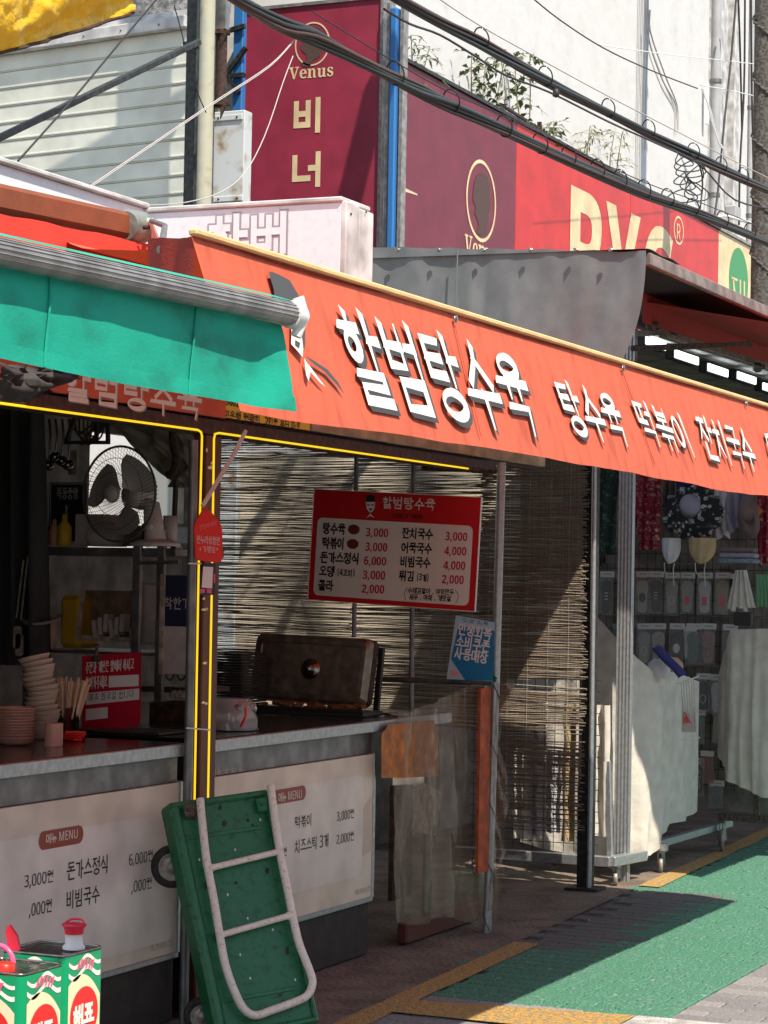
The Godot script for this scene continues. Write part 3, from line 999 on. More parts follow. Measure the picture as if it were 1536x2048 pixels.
	for y in [66, 208]:
		var q := pZ(441, y, -11.8)
		m = MB.new(t.position)
		m.box(q, Vector3(0.115, 0.014, 0.11), Basis(Vector3(0, 1, 0), 0.5) * Basis(Vector3(1, 0, 0), 0.12))
		part("flange", m, M.rust, t)
		m = MB.new(t.position)
		for s in [-1, 1]:
			m.prism(PackedVector2Array([Vector2(0, 0), Vector2(.045 * s, 0), Vector2(0, -.09)]), Transform3D(Basis.IDENTITY, q + Vector3(.02 * s, -.008, .03)), 0.008)
		part("gusset", m, M.rust, t)
	# light gray metal cabinet
	var a := pZ(428, 224, -12.0)
	var b := pZ(486, 402, -12.0)
	t = thing("metal_cabinet", "light gray metal sheet box with a rust streak behind the poles", "cabinet", Vector3((a.x + b.x) / 2, 0, -12.05))
	m = MB.new(t.position)
	m.box(Vector3((a.x + b.x) / 2, a.y / 2, -12.05), Vector3(b.x - a.x, a.y, 0.1), Basis.IDENTITY, 0.005)
	part("box", m, M.cabinet, t)
	for y in [236, 398]:
		m = MB.new(t.position)
		var q := pZ(457, y, -12.0)
		m.box(q + Vector3(0, 0, 0.006), Vector3(b.x - a.x - .01, 0.035, 0.012), Basis.IDENTITY, 0.004)
		var bracket := part("bracket", m, M.cabinet, t)
		m = MB.new(t.position)
		for s in [-.3, .3]:
			m.lathe(q + Vector3((b.x - a.x) * s, 0, .012), [Vector2(0, .005), Vector2(.006, .004), Vector2(.007, 0)], 8, Basis(Vector3.RIGHT, PI / 2))
		part("bolts", m, M.rust, bracket)
	# blue post with lattice arms behind the maroon sign
	c = pZ(479, 130, -13.9)
	t = thing("blue_post", "blue steel post with dark lattice arms left of the maroon sign", "post", Vector3(c.x, 0, -13.9))
	m = MB.new(t.position)
	m.box(Vector3(c.x, 3.4, -13.9), Vector3(0.075, 6.8, 0.06), Basis.IDENTITY, 0.006)
	part("shaft", m, M.blue_paint, t)
	for w in [[455, 145, 492, 95], [455, 62, 490, 52], [452, 152, 478, 185], [455, 152, 490, 150]]:
		m = MB.new(t.position)
		m.bar(pZ(w[0], w[1], -13.85), pZ(w[2], w[3], -13.85), 0.03, 0.03)
		part("arm", m, M.steel_dark, t)

# ------------------------------------------------------------------ shop signs
func ring(m: MB, f: Transform3D, rx: float, ry: float, w: float, n := 40) -> void:
	for k in n:
		var a0 := TAU * k / n
		var a1 := TAU * (k + 1) / n
		m.quad(f * Vector3(cos(a0) * rx, sin(a0) * ry, 0), f * Vector3(cos(a0) * (rx - w), sin(a0) * (ry - w), 0), f * Vector3(cos(a1) * (rx - w), sin(a1) * (ry - w), 0), f * Vector3(cos(a1) * rx, sin(a1) * ry, 0))
func make_shop_signs() -> void:
	# projecting maroon sign facing down the street
	var z := -14.0
	var tl := pZ(489, 24, z)
	var tr := pZ(763, 12, z)
	var t := thing("projecting_sign", "tall maroon projecting sign with cream letters and round emblem", "sign", Vector3((tl.x + tr.x) / 2, 2.6, z))
	var w := tr.x - tl.x
	var m := MB.new(t.position)
	m.box(Vector3((tl.x + tr.x) / 2, (tl.y + 3.0) / 2, z - 0.1), Vector3(w, tl.y - 3.0, 0.2))
	part("panel", m, M.maroon, t)
	m = MB.new(t.position)
	for s in [-1, 1]: m.box(Vector3((tl.x + tr.x) / 2 + s * (w / 2 + .012), (tl.y + 3.0) / 2, z - 0.085), Vector3(0.022, tl.y - 3.0, 0.2))
	m.box(Vector3((tl.x + tr.x) / 2, tl.y + .012, z - 0.085), Vector3(w + .046, 0.022, 0.2))
	part("frame", m, M.aluminium, t)
	var front := Plane(Vector3(0, 0, 1), Vector3(0, 0, z))
	var ec := pZ(625, 88, z)
	m = MB.new(t.position)
	ring(m, Transform3D(Basis.IDENTITY, ec + Vector3(0, 0, .003)), 0.135, 0.153, 0.011)
	part("emblem_ring", m, M.cream, t)
	m = MB.new(t.position)
	shape(m, front, [[603, 88], [606, 72], [612, 60], [624, 52], [638, 55], [648, 66], [652, 80], [649, 92], [644, 98], [640, 112], [628, 120], [620, 133], [606, 134], [602, 127], [614, 120], [612, 108], [606, 104], [601, 96]], .003)
	part("emblem_head", m, M.emblem_brown, t)
	latin_font = "Droid Serif"
	m = MB.new(t.position)
	write(m, "Venus", frameZ(z, 578, 669, 136, 160, .003), .12, 0, true)
	part("lettering", m, M.cream, t)
	latin_font = "Droid Sans"
	for q in [["비", 588, 655, 204, 263], ["너", 585, 652, 312, 371]]:
		m = MB.new(t.position)
		write(m, q[0], frameZ(z, q[1], q[2], q[3], q[4], .003), .2)
		part("lettering", m, M.cream, t)
	# narrow blue sign seen beside it
	z = -13.9
	var c := pZ(785, 200, z)
	t = thing("narrow_blue_sign", "narrow upright blue sign strip between the two maroon signs", "sign", Vector3(c.x, 2.6, z))
	m = MB.new(t.position)
	m.box(Vector3(pZ(783, 250, z).x, (pZ(785, 14, z).y + 2.6) / 2, z - .05), Vector3(0.052, pZ(785, 14, z).y - 2.6, 0.1), Basis.IDENTITY, .01)
	part("panel", m, M.blue_paint, t)
	for x in [769, 797]:
		m = MB.new(t.position)
		var q := pZ(x, 250, z)
		m.box(Vector3(q.x, (pZ(x, 4, z).y + 2.6) / 2, z - .07), Vector3(0.024, pZ(x, 4, z).y - 2.6, 0.08))
		part("frame", m, M.aluminium, t)
	# fascia signs along the street
	var X := -6.3
	var top_l := pX(803, 120, X)
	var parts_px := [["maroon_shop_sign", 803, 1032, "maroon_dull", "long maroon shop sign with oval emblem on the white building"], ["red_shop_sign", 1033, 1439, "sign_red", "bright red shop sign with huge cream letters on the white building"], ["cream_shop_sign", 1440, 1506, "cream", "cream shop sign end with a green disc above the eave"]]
	var hh := top_l.y
	for q in parts_px:
		var z0 := pX(q[1], 300, X).z
		var z1 := pX(q[2], 400, X).z
		t = thing(q[0], q[4], "sign", Vector3(X, 3.3, (z0 + z1) / 2))
		m = MB.new(t.position)
		var n := 2 if q[0] == "red_shop_sign" else 1
		for i in n:
			var za := lerpf(z0, z1, float(i) / n)
			var zb := lerpf(z0, z1, float(i + 1) / n)
			m = MB.new(t.position)
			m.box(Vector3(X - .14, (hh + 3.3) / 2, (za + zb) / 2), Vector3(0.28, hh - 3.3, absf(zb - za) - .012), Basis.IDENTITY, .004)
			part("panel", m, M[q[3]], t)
		m = MB.new(t.position)
		m.box(Vector3(X - .13, hh + .014, (z0 + z1) / 2), Vector3(0.30, 0.026, absf(z1 - z0)))
		part("top_rail", m, M.steel_dark if q[0] != "cream_shop_sign" else M.aluminium, t)
		var side := Plane(Vector3(1, 0, 0), Vector3(X, 0, 0))
		if q[0] == "maroon_shop_sign":
			ec = pX(962, 402, X)
			m = MB.new(t.position)
			var rx := absf(pX(992, 402, X).z - pX(932, 402, X).z) / 2
			var ry := absf(pX(962, 320, X).y - pX(962, 485, X).y) / 2
			ring(m, facing_street(ec + Vector3(.003, 0, 0)), rx, ry, rx * .09)
			part("emblem_ring", m, M.cream, t)
			m = MB.new(t.position)
			shape(m, side, [[945, 392], [948, 365], [954, 350], [964, 345], [974, 352], [980, 372], [978, 392], [980, 410], [976, 440], [972, 468], [962, 472], [952, 466], [957, 450], [953, 436], [949, 428], [951, 414], [946, 404]], .003)
			part("emblem_head", m, M.emblem_brown, t)
			latin_font = "Droid Serif"
			m = MB.new(t.position)
			write(m, "Venus", frameX(X, 928, 995, 468, 512, .003), .12, 0, true)
			part("lettering", m, M.cream, t)
			latin_font = "Droid Sans"
			m = MB.new(t.position)
			shape(m, side, [[801, 294], [807, 296], [807, 309], [801, 307]], .003)
			shape(m, side, [[801, 333], [807, 336], [807, 349], [801, 346]], .003)
			shape(m, side, [[799, 371], [834, 388], [834, 391], [799, 380]], .003)
			part("lettering", m, M.cream, t)
		elif q[0] == "red_shop_sign":
			m = MB.new(t.position)
			write(m, "BYC", frameX(X, 1137, 1352, 370, 640, .003), .12, 0, true)
			part("lettering", m, M.cream, t)
			ec = pX(1357, 461, X)
			m = MB.new(t.position)
			ring(m, facing_street(ec + Vector3(.003, 0, 0)), absf(pX(1367, 461, X).z - pX(1347, 461, X).z) / 2, absf(pX(1357, 432, X).y - pX(1357, 490, X).y) / 2, .022)
			write(m, "R", frameX(X, 1353, 1362, 446, 478, .003), .12, 0, false)
			part("registered_mark", m, M.cream, t)
		else:
			m = MB.new(t.position)
			ec = pX(1477, 562, X)
			m.poly(oval(.36, .34, 32), facing_street(ec + Vector3(.003, 0, 0)))
			part("green_disc", m, M.sign_green, t)
			m = MB.new(t.position)
			for l in [[[1462, 553], [1474, 558], [1474, 563], [1462, 558]], [[1464, 558], [1467, 559], [1470, 585], [1466, 583]], [[1478, 559], [1481, 560], [1481, 592], [1478, 590]], [[1486, 562], [1489, 563], [1489, 594], [1486, 592]]]:
				m = MB.new(t.position)
				shape(m, side, l, .006)
				part("lettering", m, M.cream, t)

# ------------------------------------------------------------------ the food stall
const FX := -3.8      # front of the stall
func make_stall_frame() -> void:
	var t := thing("food_stall", "brown framed street food stall with an open counter front", "stall", Vector3(-4.8, 0, -8))
	var m := MB.new(t.position)
	m.box(Vector3(-4.87, 2.48, -7.55), Vector3(2.1, 0.05, 6.2))
	part("roof", m, M.ceiling_brown, t)
	m = MB.new(t.position)
	m.box(Vector3(-4.9, 1.22, -4.38), Vector3(2.1, 2.44, 0.04))
	part("added_side_wall", m, M.dark_inside, t)  # unseen wall added to keep sky light out of the stall
	# back wall with an opening through which the lane behind shows
	var z0 := pX(176, 1000, -5.9).z
	var z1 := pX(366, 1000, -5.9).z
	var h0 := pX(230, 1098, -5.9).y
	var h1 := pX(230, 868, -5.9).y
	for q in [[0.0, 2.45, -4.4, z0], [0.0, h0, z0, z1], [h1, 2.45, z0, z1], [0.0, 2.45, z1, -10.75]]:
		m = MB.new(t.position)
		m.box(Vector3(-5.92, (q[0] + q[1]) / 2, (q[2] + q[3]) / 2), Vector3(0.05, q[1] - q[0], absf(q[3] - q[2]) - .002))
		part("back_wall", m, M.dark_inside, t)
	m = MB.new(t.position)
	m.bar(Vector3(FX, 2.024, -4.4), Vector3(FX, 2.024, -9.55), 0.08, 0.05)
	part("header_beam", m, M.beam_brown, t)
	m = MB.new(t.position)
	m.bar(Vector3(FX - .03, 2.25, -4.4), Vector3(FX - .03, 2.25, -10.2), 0.05, 0.4)
	part("header_board", m, M.beam_brown, t)
	# front post
	var zp := (pX(397, 1200, FX).z + pX(422, 1200, FX).z) / 2
	m = MB.new(t.position)
	m.box(Vector3(FX, 1.0, zp), Vector3(0.05, 2.0, 0.115), Basis.IDENTITY, .005)
	var post := part("post", m, M.post_brown, t, "brown front post scuffed with white paint chips")
	m = MB.new(t.position)
	for q in [[411, 1183, 5, 4], [407, 1197, 3, 3], [408, 1219, 7, 3], [413, 1218, 3, 3], [409, 1326, 5, 3], [406, 1405, 4, 3], [412, 1407, 3, 3], [420, 935, 6, 4], [413, 900, 2, 5], [424, 926, 4, 4]]:
		shape(m, Plane(Vector3(1, 0, 0), Vector3(FX + .026, 0, 0)), [[q[0] - q[2], q[1]], [q[0], q[1] - q[3]], [q[0] + q[2], q[1] - q[3] * .3], [q[0] + q[2] * .4, q[1] + q[3]], [q[0] - q[2] * .6, q[1] + q[3] * .7]], 0.0012)
	part("paint_chips", m, M.letter_pale, post)
	m = MB.new(t.position)
	m.box(Vector3(-3.72, 1.05, -10.74), Vector3(0.07, 2.1, 0.07), Basis.IDENTITY, .004)
	m.box(Vector3(-3.72, 0.008, -10.74), Vector3(0.17, 0.014, 0.15), Basis.IDENTITY, .003)
	part("post", m, M.steel_dark, t)
	m = MB.new(t.position)
	m.tube([pZ(1189, 925, -10.68), pZ(1183, 1460, -10.68), pZ(1178, 1775, -10.68)], 0.013, 8)
	part("end_pipe", m, M.galvanised, t)
	for q in [[-5.85, -10.72], [-5.85, -4.5]]:
		m = MB.new(t.position)
		m.box(Vector3(q[0], 1.22, q[1]), Vector3(0.06, 2.44, 0.06))
		part("post", m, M.beam_brown, t)
	m = MB.new(t.position)
	m.bar(Vector3(-5.85, 2.3, -10.72), Vector3(-3.72, 2.26, -10.72), 0.05, 0.05)
	part("end_beam", m, M.beam_brown, t)
	# yellow light lines on the edge of the frame
	var lx := FX + .045
	for q in [[[-70, 797], [396, 860], [402, 864], [404, 872], [397, 1150], [389, 1600]], [[949, 939], [438, 866], [430, 868], [428, 878], [424, 1150], [416, 1600]]]:
		var pts := []
		for p in q: pts.append(pX(p[0], p[1], lx))
		m = MB.new(pts[3])
		m.tube(pts, 0.0038, 8)
		solo("light_strip", "thin glowing yellow strip %s" % ("edging the left bay of the stall with the fan" if q[0][0] < 0 else "edging the stall bay with the reed blind"), "light strip", m, M.led_yellow, "yellow light strips on the stall frame")
	# steel pipe beside the post
	var c := pX(381, 1300, FX + .05)
	m = MB.new(Vector3(c.x, 0, c.z))
	m.tube([pX(387, 880, FX + .03), pX(381, 1300, FX + .03), Vector3(FX + .03, 0.0, pX(370, 1900, FX + .03).z)], 0.016, 10)
	solo("steel_pipe", "gray steel pipe standing against the brown front post", "pipe", m, M.steel_dull)
	# boards on the header
	t = thing("stall_signboard", "orange stall signboard with pale lettering under the green awning", "sign", Vector3(FX + .02, 2.06, -6.2))
	m = MB.new(t.position)
	var ze := pX(432, 840, FX).z
	m.box(Vector3(FX + .03, 2.165, (-4.5 + ze) / 2), Vector3(0.02, 0.21, absf(ze + 4.5)), Basis.IDENTITY, .003)
	part("board", m, M.board_orange, t)
	m = MB.new(t.position)
	write(m, "할범탕수육", frameX(FX + .041, 126, 408, 733, 797, 0), .14, .5)
	part("lettering", m, M.letter_pale, t)
	m = MB.new(t.position)
	write(m, "할범탕수육", frameX(FX + .0405, 128.5, 410.5, 735.5, 799.5, 0), .14, .5, true, -.0006)
	part("letter_shadow", m, M.letter_gray, t)
	for q in [[434, 523, "yellow notice with an account number beside the orange signboard", "국민은행 원택희", [437, 521, 818, 840], "535602-01-468", [437, 522, 793, 808]], [526, 606, "yellow notice about two portions next to the tan board", "2인분 부터 따로", [530, 602, 833, 852], "탕수육 소스는", [529, 602, 810, 828]]]:
		var za := pX(q[0], 840, FX).z
		var zb := pX(q[1], 850, FX).z
		t = thing("yellow_notice", q[2], "notice", Vector3(FX + .025, 2.065, (za + zb) / 2), "yellow notices on the stall header")
		m = MB.new(t.position)
		m.box(Vector3(FX + .026, 2.145, (za + zb) / 2), Vector3(0.006, 0.16, absf(za - zb)))
		part("sheet", m, M.sticker_yellow, t)
		m = MB.new(t.position)
		var r: Array = q[4]
		write(m, q[3], frameX(FX + .0305, r[0], r[1], r[2], r[3], 0), .13)
		r = q[6]
		write(m, q[5], frameX(FX + .0305, r[0], r[1], r[2], r[3], 0), .13)
		part("lettering", m, M.ink_black, t)
	var zt := pX(608, 850, FX).z
	m = MB.new(Vector3(FX + .02, 2.06, (zt - 10.2) / 2))
	m.box(Vector3(FX + .02, 2.165, (zt - 10.2) / 2), Vector3(0.03, 0.2, 10.2 + zt), Basis.IDENTITY, .003)
	solo("tan_board", "plain tan board along the stall header under the orange banner", "board", m, M.board_tan)
	# crank rod leaning by the tag
	m = MB.new(pX(405, 1010, FX + .07))
	m.tube([pX(491, 862, FX + .06), pX(470, 905, FX + .07), pX(405, 1012, FX + .07)], 0.0075, 8)
	solo("awning_crank", "beige awning crank rod slanting down to the red tag", "rod", m, M.plastic_milky)

func make_counter() -> void:
	var zl := -4.6
	var zm := pX(366, 1500, FX).z
	var zm2 := pX(417, 1500, FX).z
	var zr := -9.14
	for q in [[zl, zm, zl, pX(362, 1700, FX).z, "counter", "steel counter with a printed menu front holding the chopstick cup"], [zm2, zr, zm2, pX(749, 1650, FX).z, "counter", "steel counter with a printed menu front holding the open warming dish"]]:
		var first: bool = q[0] == zl
		var zc: float = (q[0] + q[1]) / 2
		var t := thing(q[4], q[5], "counter", Vector3(-4.4, 0, zc), "steel counters of the food stall")
		var m := MB.new(t.position)
		m.box(Vector3(-4.5, 0.925, zc), Vector3(1.4, 0.04, absf(q[1] - q[0])), Basis.IDENTITY, .004)
		part("worktop", m, M.steel_top, t)
		m = MB.new(t.position)
		m.box(Vector3(FX + .006, 0.921, zc), Vector3(0.012, 0.044, absf(q[1] - q[0]) + .01), Basis.IDENTITY, .003)
		part("front_lip", m, M.galvanised, t)
		var pc: float = (q[2] + q[3]) / 2
		var pw: float = absf(q[3] - q[2])
		m = MB.new(t.position)
		m.box(Vector3(FX - .03, 0.855, pc), Vector3(0.02, 0.09, pw), Basis.IDENTITY, .003)
		part("upper_rail", m, M.steel_dull, t)
		m = MB.new(t.position)
		m.box(Vector3(FX - .012, 0.525, pc), Vector3(0.015, 0.57, pw - .02))
		var pan := part("menu_panel", m, M.panel_print, t)
		m = MB.new(t.position)
		m.box(Vector3(FX - .012, 0.525, q[3] + .004), Vector3(0.026, 0.58, 0.02), Basis.IDENTITY, .003)
		m.box(Vector3(FX - .012, 0.229, pc), Vector3(0.022, 0.02, pw), Basis.IDENTITY, .003)
		part("panel_trim", m, M.galvanised, t)
		m = MB.new(t.position)
		m.box(Vector3(-4.45, 0.112, pc), Vector3(1.26, 0.21, pw), Basis.IDENTITY, .004)
		part("base", m, M.plinth_dark, t)
		m = MB.new(t.position)
		m.box(Vector3(-4.55, 0.55, pc), Vector3(1.2, 0.67, pw - .05))
		part("cabinet", m, M.dark_inside, t)
		for w in [0.06, -0.06]:
			m = MB.new(t.position)
			m.tube([Vector3(FX - .06, 0, (q[0] - .08) if w < 0 else (q[1] + .08)), Vector3(FX - .06, .9, (q[0] - .08) if w < 0 else (q[1] + .08))], 0.016, 8)
			part("leg", m, M.steel_dull, t)
		# print
		var px := FX - .0035
		m = MB.new(t.position)
		if first:
			var f := frameX(px, -200, 352, 1600, 1925, 0.0)
			var zc2 := (pX(-120, 1750, px).z + pX(350, 1750, px).z) / 2
			m.poly(rrect(absf(pX(-120, 1750, px).z - pX(350, 1750, px).z), 0.43, .05), facing_street(Vector3(px + .0008, .50, zc2)))
		else:
			var za := pX(380, 1700, px).z
			var zb := pX(725, 1700, px).z
			m.poly(rrect(absf(za - zb), 0.40, .05), facing_street(Vector3(px + .0008, .535, (za + zb) / 2)))
		part("print_field", m, M.panel_pale, pan)
		m = MB.new(t.position)
		var pl := Plane(Vector3(1, 0, 0), Vector3(px, 0, 0))
		if first: shape(m, pl, [[332, 1725], [352, 1680], [352, 1830], [336, 1830]], .0004)
		else: shape(m, pl, [[726, 1622], [744, 1590], [744, 1700], [726, 1712]], .0004)
		part("print_wave", m, M.panel_peach, pan)
		var k := .0022
		m = MB.new(t.position)
		if first: m.poly(rrect(absf(pX(78, 1680, px).z - pX(167, 1680, px).z), .057, .0275), facing_street(pX(122, 1675, px) + Vector3(.0015, 0, 0)))
		else: m.poly(rrect(absf(pX(544, 1590, px).z - pX(611, 1590, px).z), .054, .026), facing_street(pX(578, 1590, px) + Vector3(.0015, 0, 0)))
		part("print_pill", m, M.pill_red, pan)
		m = MB.new(t.position)
		if first: write(m, "메뉴 MENU", frameX(px, 91, 155, 1669, 1687, k), .12, 0, false)
		else: write(m, "메뉴 MENU", frameX(px, 556, 603, 1587, 1604, k), .12, 0, false)
		part("lettering", m, M.panel_pale, pan)
		m = MB.new(t.position)
		if first:
			for s in [["3,000원", 48, 107, 1751, 1775], ["돈가스정식", 133, 217, 1726, 1761], ["6,000원", 257, 306, 1709, 1731], [",000원", 57, 104, 1808, 1833], ["비빔국수", 132, 199, 1784, 1818], [",000원", 262, 304, 1763, 1785]]:
				write(m, s[0], frameX(px, s[1], s[2], s[3], s[4], k), .1, 0, false)
		else:
			for s in [["떡볶이", 589, 624, 1634, 1657], ["3,000원", 673, 708, 1624, 1642], ["치즈스틱 3개", 589, 657, 1682, 1707], ["2,000원", 672, 708, 1670, 1688], ["원", 567, 573, 1696, 1712]]:
				write(m, s[0], frameX(px, s[1], s[2], s[3], s[4], k), .1, 0, false)
		part("lettering", m, M.ink_black, pan)
		m = MB.new(t.position)
		if first: write(m, "희재마크", frameX(px, 300, 345, 1891, 1904, k), .1, 0, false)
		else:
			write(m, "희재마크", frameX(px, 710, 741, 1780, 1791, k), .1, 0, false)
			write(m, "탕수육", frameX(px, 417, 441, 1541, 1556, k), .13, 0, false)
			write(m, "TEL", frameX(px, 444, 491, 1540, 1548, k), .1, 0, false)
		part("lettering", m, M.ink_faint, pan)

# ------------------------------------------------------------------ reed blinds
func reed_blind(label: String, x0: float, x1: float, h0: float, h1: float, z: float, s: int, mat: Material, pitch: float, holes: Array) -> void:
	var g := RandomNumberGenerator.new()
	g.seed = s
	var t := thing("reed_blind", label, "blind", Vector3((x0 + x1) / 2, h0, z), "reed blinds closing the end of the stall")
	var tones := [MB.new(t.position), MB.new(t.position)]
	var m: MB
	var h := h0
	while h < h1:
		m = tones[0 if g.randf() < .6 else 1]
		var a := x0 + g.randf_range(-.015, .02)
		var b := x1 - g.randf_range(-.012, .03)
		var tilt := g.randf_range(-.016, .016) + .02 * ripple.get_noise_1d(h * 7 + s)
		var pts := []
		var rad := g.randf_range(.0013, .0027) * (1.35 if s == 63 else 1.0)
		var segs := maxi(4, int((b - a) / .12))
		var run := []
		for i in segs + 1:
			var x := lerpf(a, b, float(i) / segs)
			var y := h + tilt * (float(i) / segs - .5) + g.randf_range(-.0024, .0024)
			var zz := z + ripple.get_noise_2d(x * 3, h * 2) * .02 + g.randf_range(-.003, .003)
			var open := false
			for q in holes:
				if x > q[0] and x < q[1] and y > q[2] and y < q[3] and g.randf() < q[4]: open = true
			if open:
				if run.size() > 1: m.tube(run, rad, 4, false)
				run = []
			else: run.append(Vector3(x, y, zz))
		if run.size() > 1: m.tube(run, rad, 4, false)
		h += pitch * (g.randf_range(.5, 1.15) if g.randf() < .86 else g.randf_range(1.2, 1.8))
	for k in 2: part("reeds", tones[k], M.reed if k == 0 else M.reed_dark, t).set_meta("kind", "stuff")
	m = MB.new(t.position)
	var x := x0 + .05
	while x < x1 - .03:
		var pts := []
		for i in 14:
			var y := lerpf(h0, h1, i / 13.0)
			pts.append(Vector3(x + g.randf_range(-.003, .003), y, z + ripple.get_noise_2d(x * 3, y * 2) * .02 + .005))
		m.tube(pts, .0006, 3, false)
		x += .105
	var tw := part("twine", m, M.twine, t)
	tw.set_meta("kind", "stuff")
func make_blinds() -> void:
	reed_blind("reed blind at the back corner of the stall behind the trays", -5.84, -4.97, .95, 2.26, -10.66, 61, M.reed, .0050, [])
	reed_blind("reed blind hanging behind the red menu board", -5.0, -4.22, .78, 2.2, -10.69, 62, M.reed, .0050, [])
	reed_blind("torn reed blind beside the gray aluminium post", -4.27, -3.71, .30, 2.2, -10.66, 63, M.reed_dark, .0042, [[-4.0, -3.84, .98, 1.04, .7], [-3.86, -3.72, .70, .82, .7], [-4.02, -3.7, .3, .60, .35], [-3.98, -3.88, 1.18, 1.24, .7]])
	# light sheet hung behind the blinds, over the next stall's goods
	var m := MB.new(Vector3(-5.2, 0, -11.35))
	var rows := []
	for i in 9:
		var row := []
		for k in 20:
			var x := lerpf(-6.0, -4.35, k / 19.0)
			var y := lerpf(2.2, .75, i / 8.0)
			row.append(Vector3(x, y, -11.35 + .05 * sin(x * 9.0) + ripple.get_noise_2d(x * 2, y * 2) * .06))
		rows.append(row)
	m.sheet(rows)
	solo("hanging_sheet", "beige sheet hanging behind the reed blinds of the stall", "sheet", m, M.tarp_beige)
	# frame of pipes carrying the end of the counter
	var t := thing("pipe_frame", "gray pipe frame at the end of the counter carrying the blue poster", "frame", Vector3(-3.65, 0, -9.2))
	m = MB.new(t.position)
	m.tube([pZ(1003, 925, -9.2), pZ(990, 1400, -9.2), Vector3(-3.63, 0, -9.2)], 0.019, 12)
	part("pole", m, M.galvanised, t)
	for q in [[712, 905, 1275, "steel_dull"], [826, 925, 1432, "steel_dull"]]:
		m = MB.new(t.position)
		m.tube([pZ(q[0] + 1, q[1], -9.25), pZ(q[0] - 4, q[2], -9.25)], 0.011, 8)
		part("upright", m, M[q[3]], t)
	m = MB.new(t.position)
	m.tube([pZ(752, 1358, -9.24), pZ(992, 1366, -9.22)], 0.013, 8)
	part("rail", m, M.steel_dull, t)
	m = MB.new(t.position)
	m.tube([pZ(845, 937, -9.23), pZ(1003, 941, -9.2)], 0.012, 8)
	part("rail", m, M.hinge, t)
	m = MB.new(t.position)
	var w := []
	for i in 30: w.append(pZ(991 - i * .55, 1370 + i * 17, -9.2) + Vector3(sin(i * .9) * .024, 0, cos(i * .9) * .024))
	m.tube(w, .0022, 4)
	part("wound_wire", m, M.cable_black, t)
	m = MB.new(t.position)
	for i in 7: m.tube([pZ(988, 1356, -9.19) + Vector3(cos(i) * .012, sin(i * 2.3) * .01, .022), pZ(988, 1356, -9.19) + Vector3(cos(i * 1.7) * .022, sin(i) * .018, .024)], .005, 5)
	part("green_knot", m, M.rope_green, t)
	# things under clear sheeting at the end of the counter
	var X := -3.84
	var side := Plane(Vector3(1, 0, 0), Vector3(X, 0, 0))
	var base := pX(870, 1700, X)
	m = MB.new(Vector3(X, 0, base.z))
	side = Plane(Vector3(1, 0, 0), Vector3(-3.765, 0, 0))
	shape(m, side, [[763, 1470], [778, 1448], [868, 1440], [877, 1470], [877, 1552], [800, 1556], [763, 1556]], 0.0)
	solo("orange_card", "stained orange card under the end of the counter", "card", m, M.panel_orange)
	m = MB.new(Vector3(X, 0, base.z))
	m.prism(PackedVector2Array([Vector2(-.1, .0), Vector2(.1, .0), Vector2(.09, .46), Vector2(-.1, .47)]), facing_street(Vector3(X + .03, .2, pX(784, 1690, X).z)), .02)
	solo("dark_board", "dark wooden board leaning under the end of the counter", "board", m, M.wood_dark)
	m = MB.new(Vector3(X, 0, base.z))
	side = Plane(Vector3(1, 0, 0), Vector3(X, 0, 0))
	shape(m, side, [[800, 1590], [850, 1566], [884, 1585], [872, 1672], [838, 1665], [806, 1658]], 0.0)
	solo("paper_sack", "creased brown paper sack behind the clear sheeting", "sack", m, M.paper)
	m = MB.new(Vector3(X, 0, base.z))
	var pk0 := pX(968, 1742, -3.625).y
	var pk1 := pX(952, 1378, -3.625).y
	m.prism(PackedVector2Array([Vector2(-.06, 0), Vector2(.06, 0), Vector2(.06, pk1 - pk0), Vector2(-.06, pk1 - pk0)]), facing_street(Vector3(-3.625, pk0, pX(964, 1560, -3.625).z)), .012)
	solo("orange_plank", "narrow orange plank upright beside the pipe frame pole", "plank", m, M.strip_orange)
	m = MB.new(Vector3(X, 0, base.z))
	m.box(Vector3(-3.80, .05, pX(880, 1800, -3.80).z), Vector3(.05, .09, .8), Basis.IDENTITY, .01)
	solo("red_beam", "red brown beam lying at the foot of the clear sheeting", "beam", m, M.post_brown)
	# the sheeting
	m = MB.new(Vector3(-3.7, 0, base.z))
	rows = []
	for i in 44:
		var row := []
		for k in 52:
			var s := k / 51.0
			var v := i / 43.0
			var topy := lerpf(1425, 1362, smoothstep(0, 1, s))
			var p := pX(lerpf(796, 990, s) - v * 10 * (1 - s), lerpf(topy, 1842 + 8 * sin(s * 9), v), lerpf(-3.78, -3.64, s))
			p.x += ripple.get_noise_2d(s * 3, v * .8) * .03 + .012 * sin(s * 24 + v * 1.2) * (.4 + v) + ripple.get_noise_2d(s * 16 + 4, v * 2.5) * .008
			row.append(p)
		rows.append(row)
	m.sheet(rows)
	solo("plastic_sheeting", "grimy clear plastic sheeting wrapped round the counter end", "sheet", m, M.clear_sheet)
	m = MB.new(Vector3(-3.6, 0, -9.2))
	rows = []
	for i in 20:
		var row := []
		var v := i / 19.0
		for k in 6:
			var s := k / 5.0
			var wd: float = [40, 46, 30, 16, 10, 12, 16, 22, 26, 30, 32, 30, 28, 30, 28, 24, 26, 22, 14, 6][i]
			var p := pZ(lerpf(988, 974, v) + 4 + s * wd, lerpf(1366, 1822, v), -9.17)
			p.z += ripple.get_noise_2d(s * 3 + 9, v * 9) * .06
			row.append(p)
		rows.append(row)
	m.sheet(rows)
	solo("plastic_scrap", "loose strip of clear plastic hanging on the pipe frame pole", "sheet", m, M.clear_sheet)

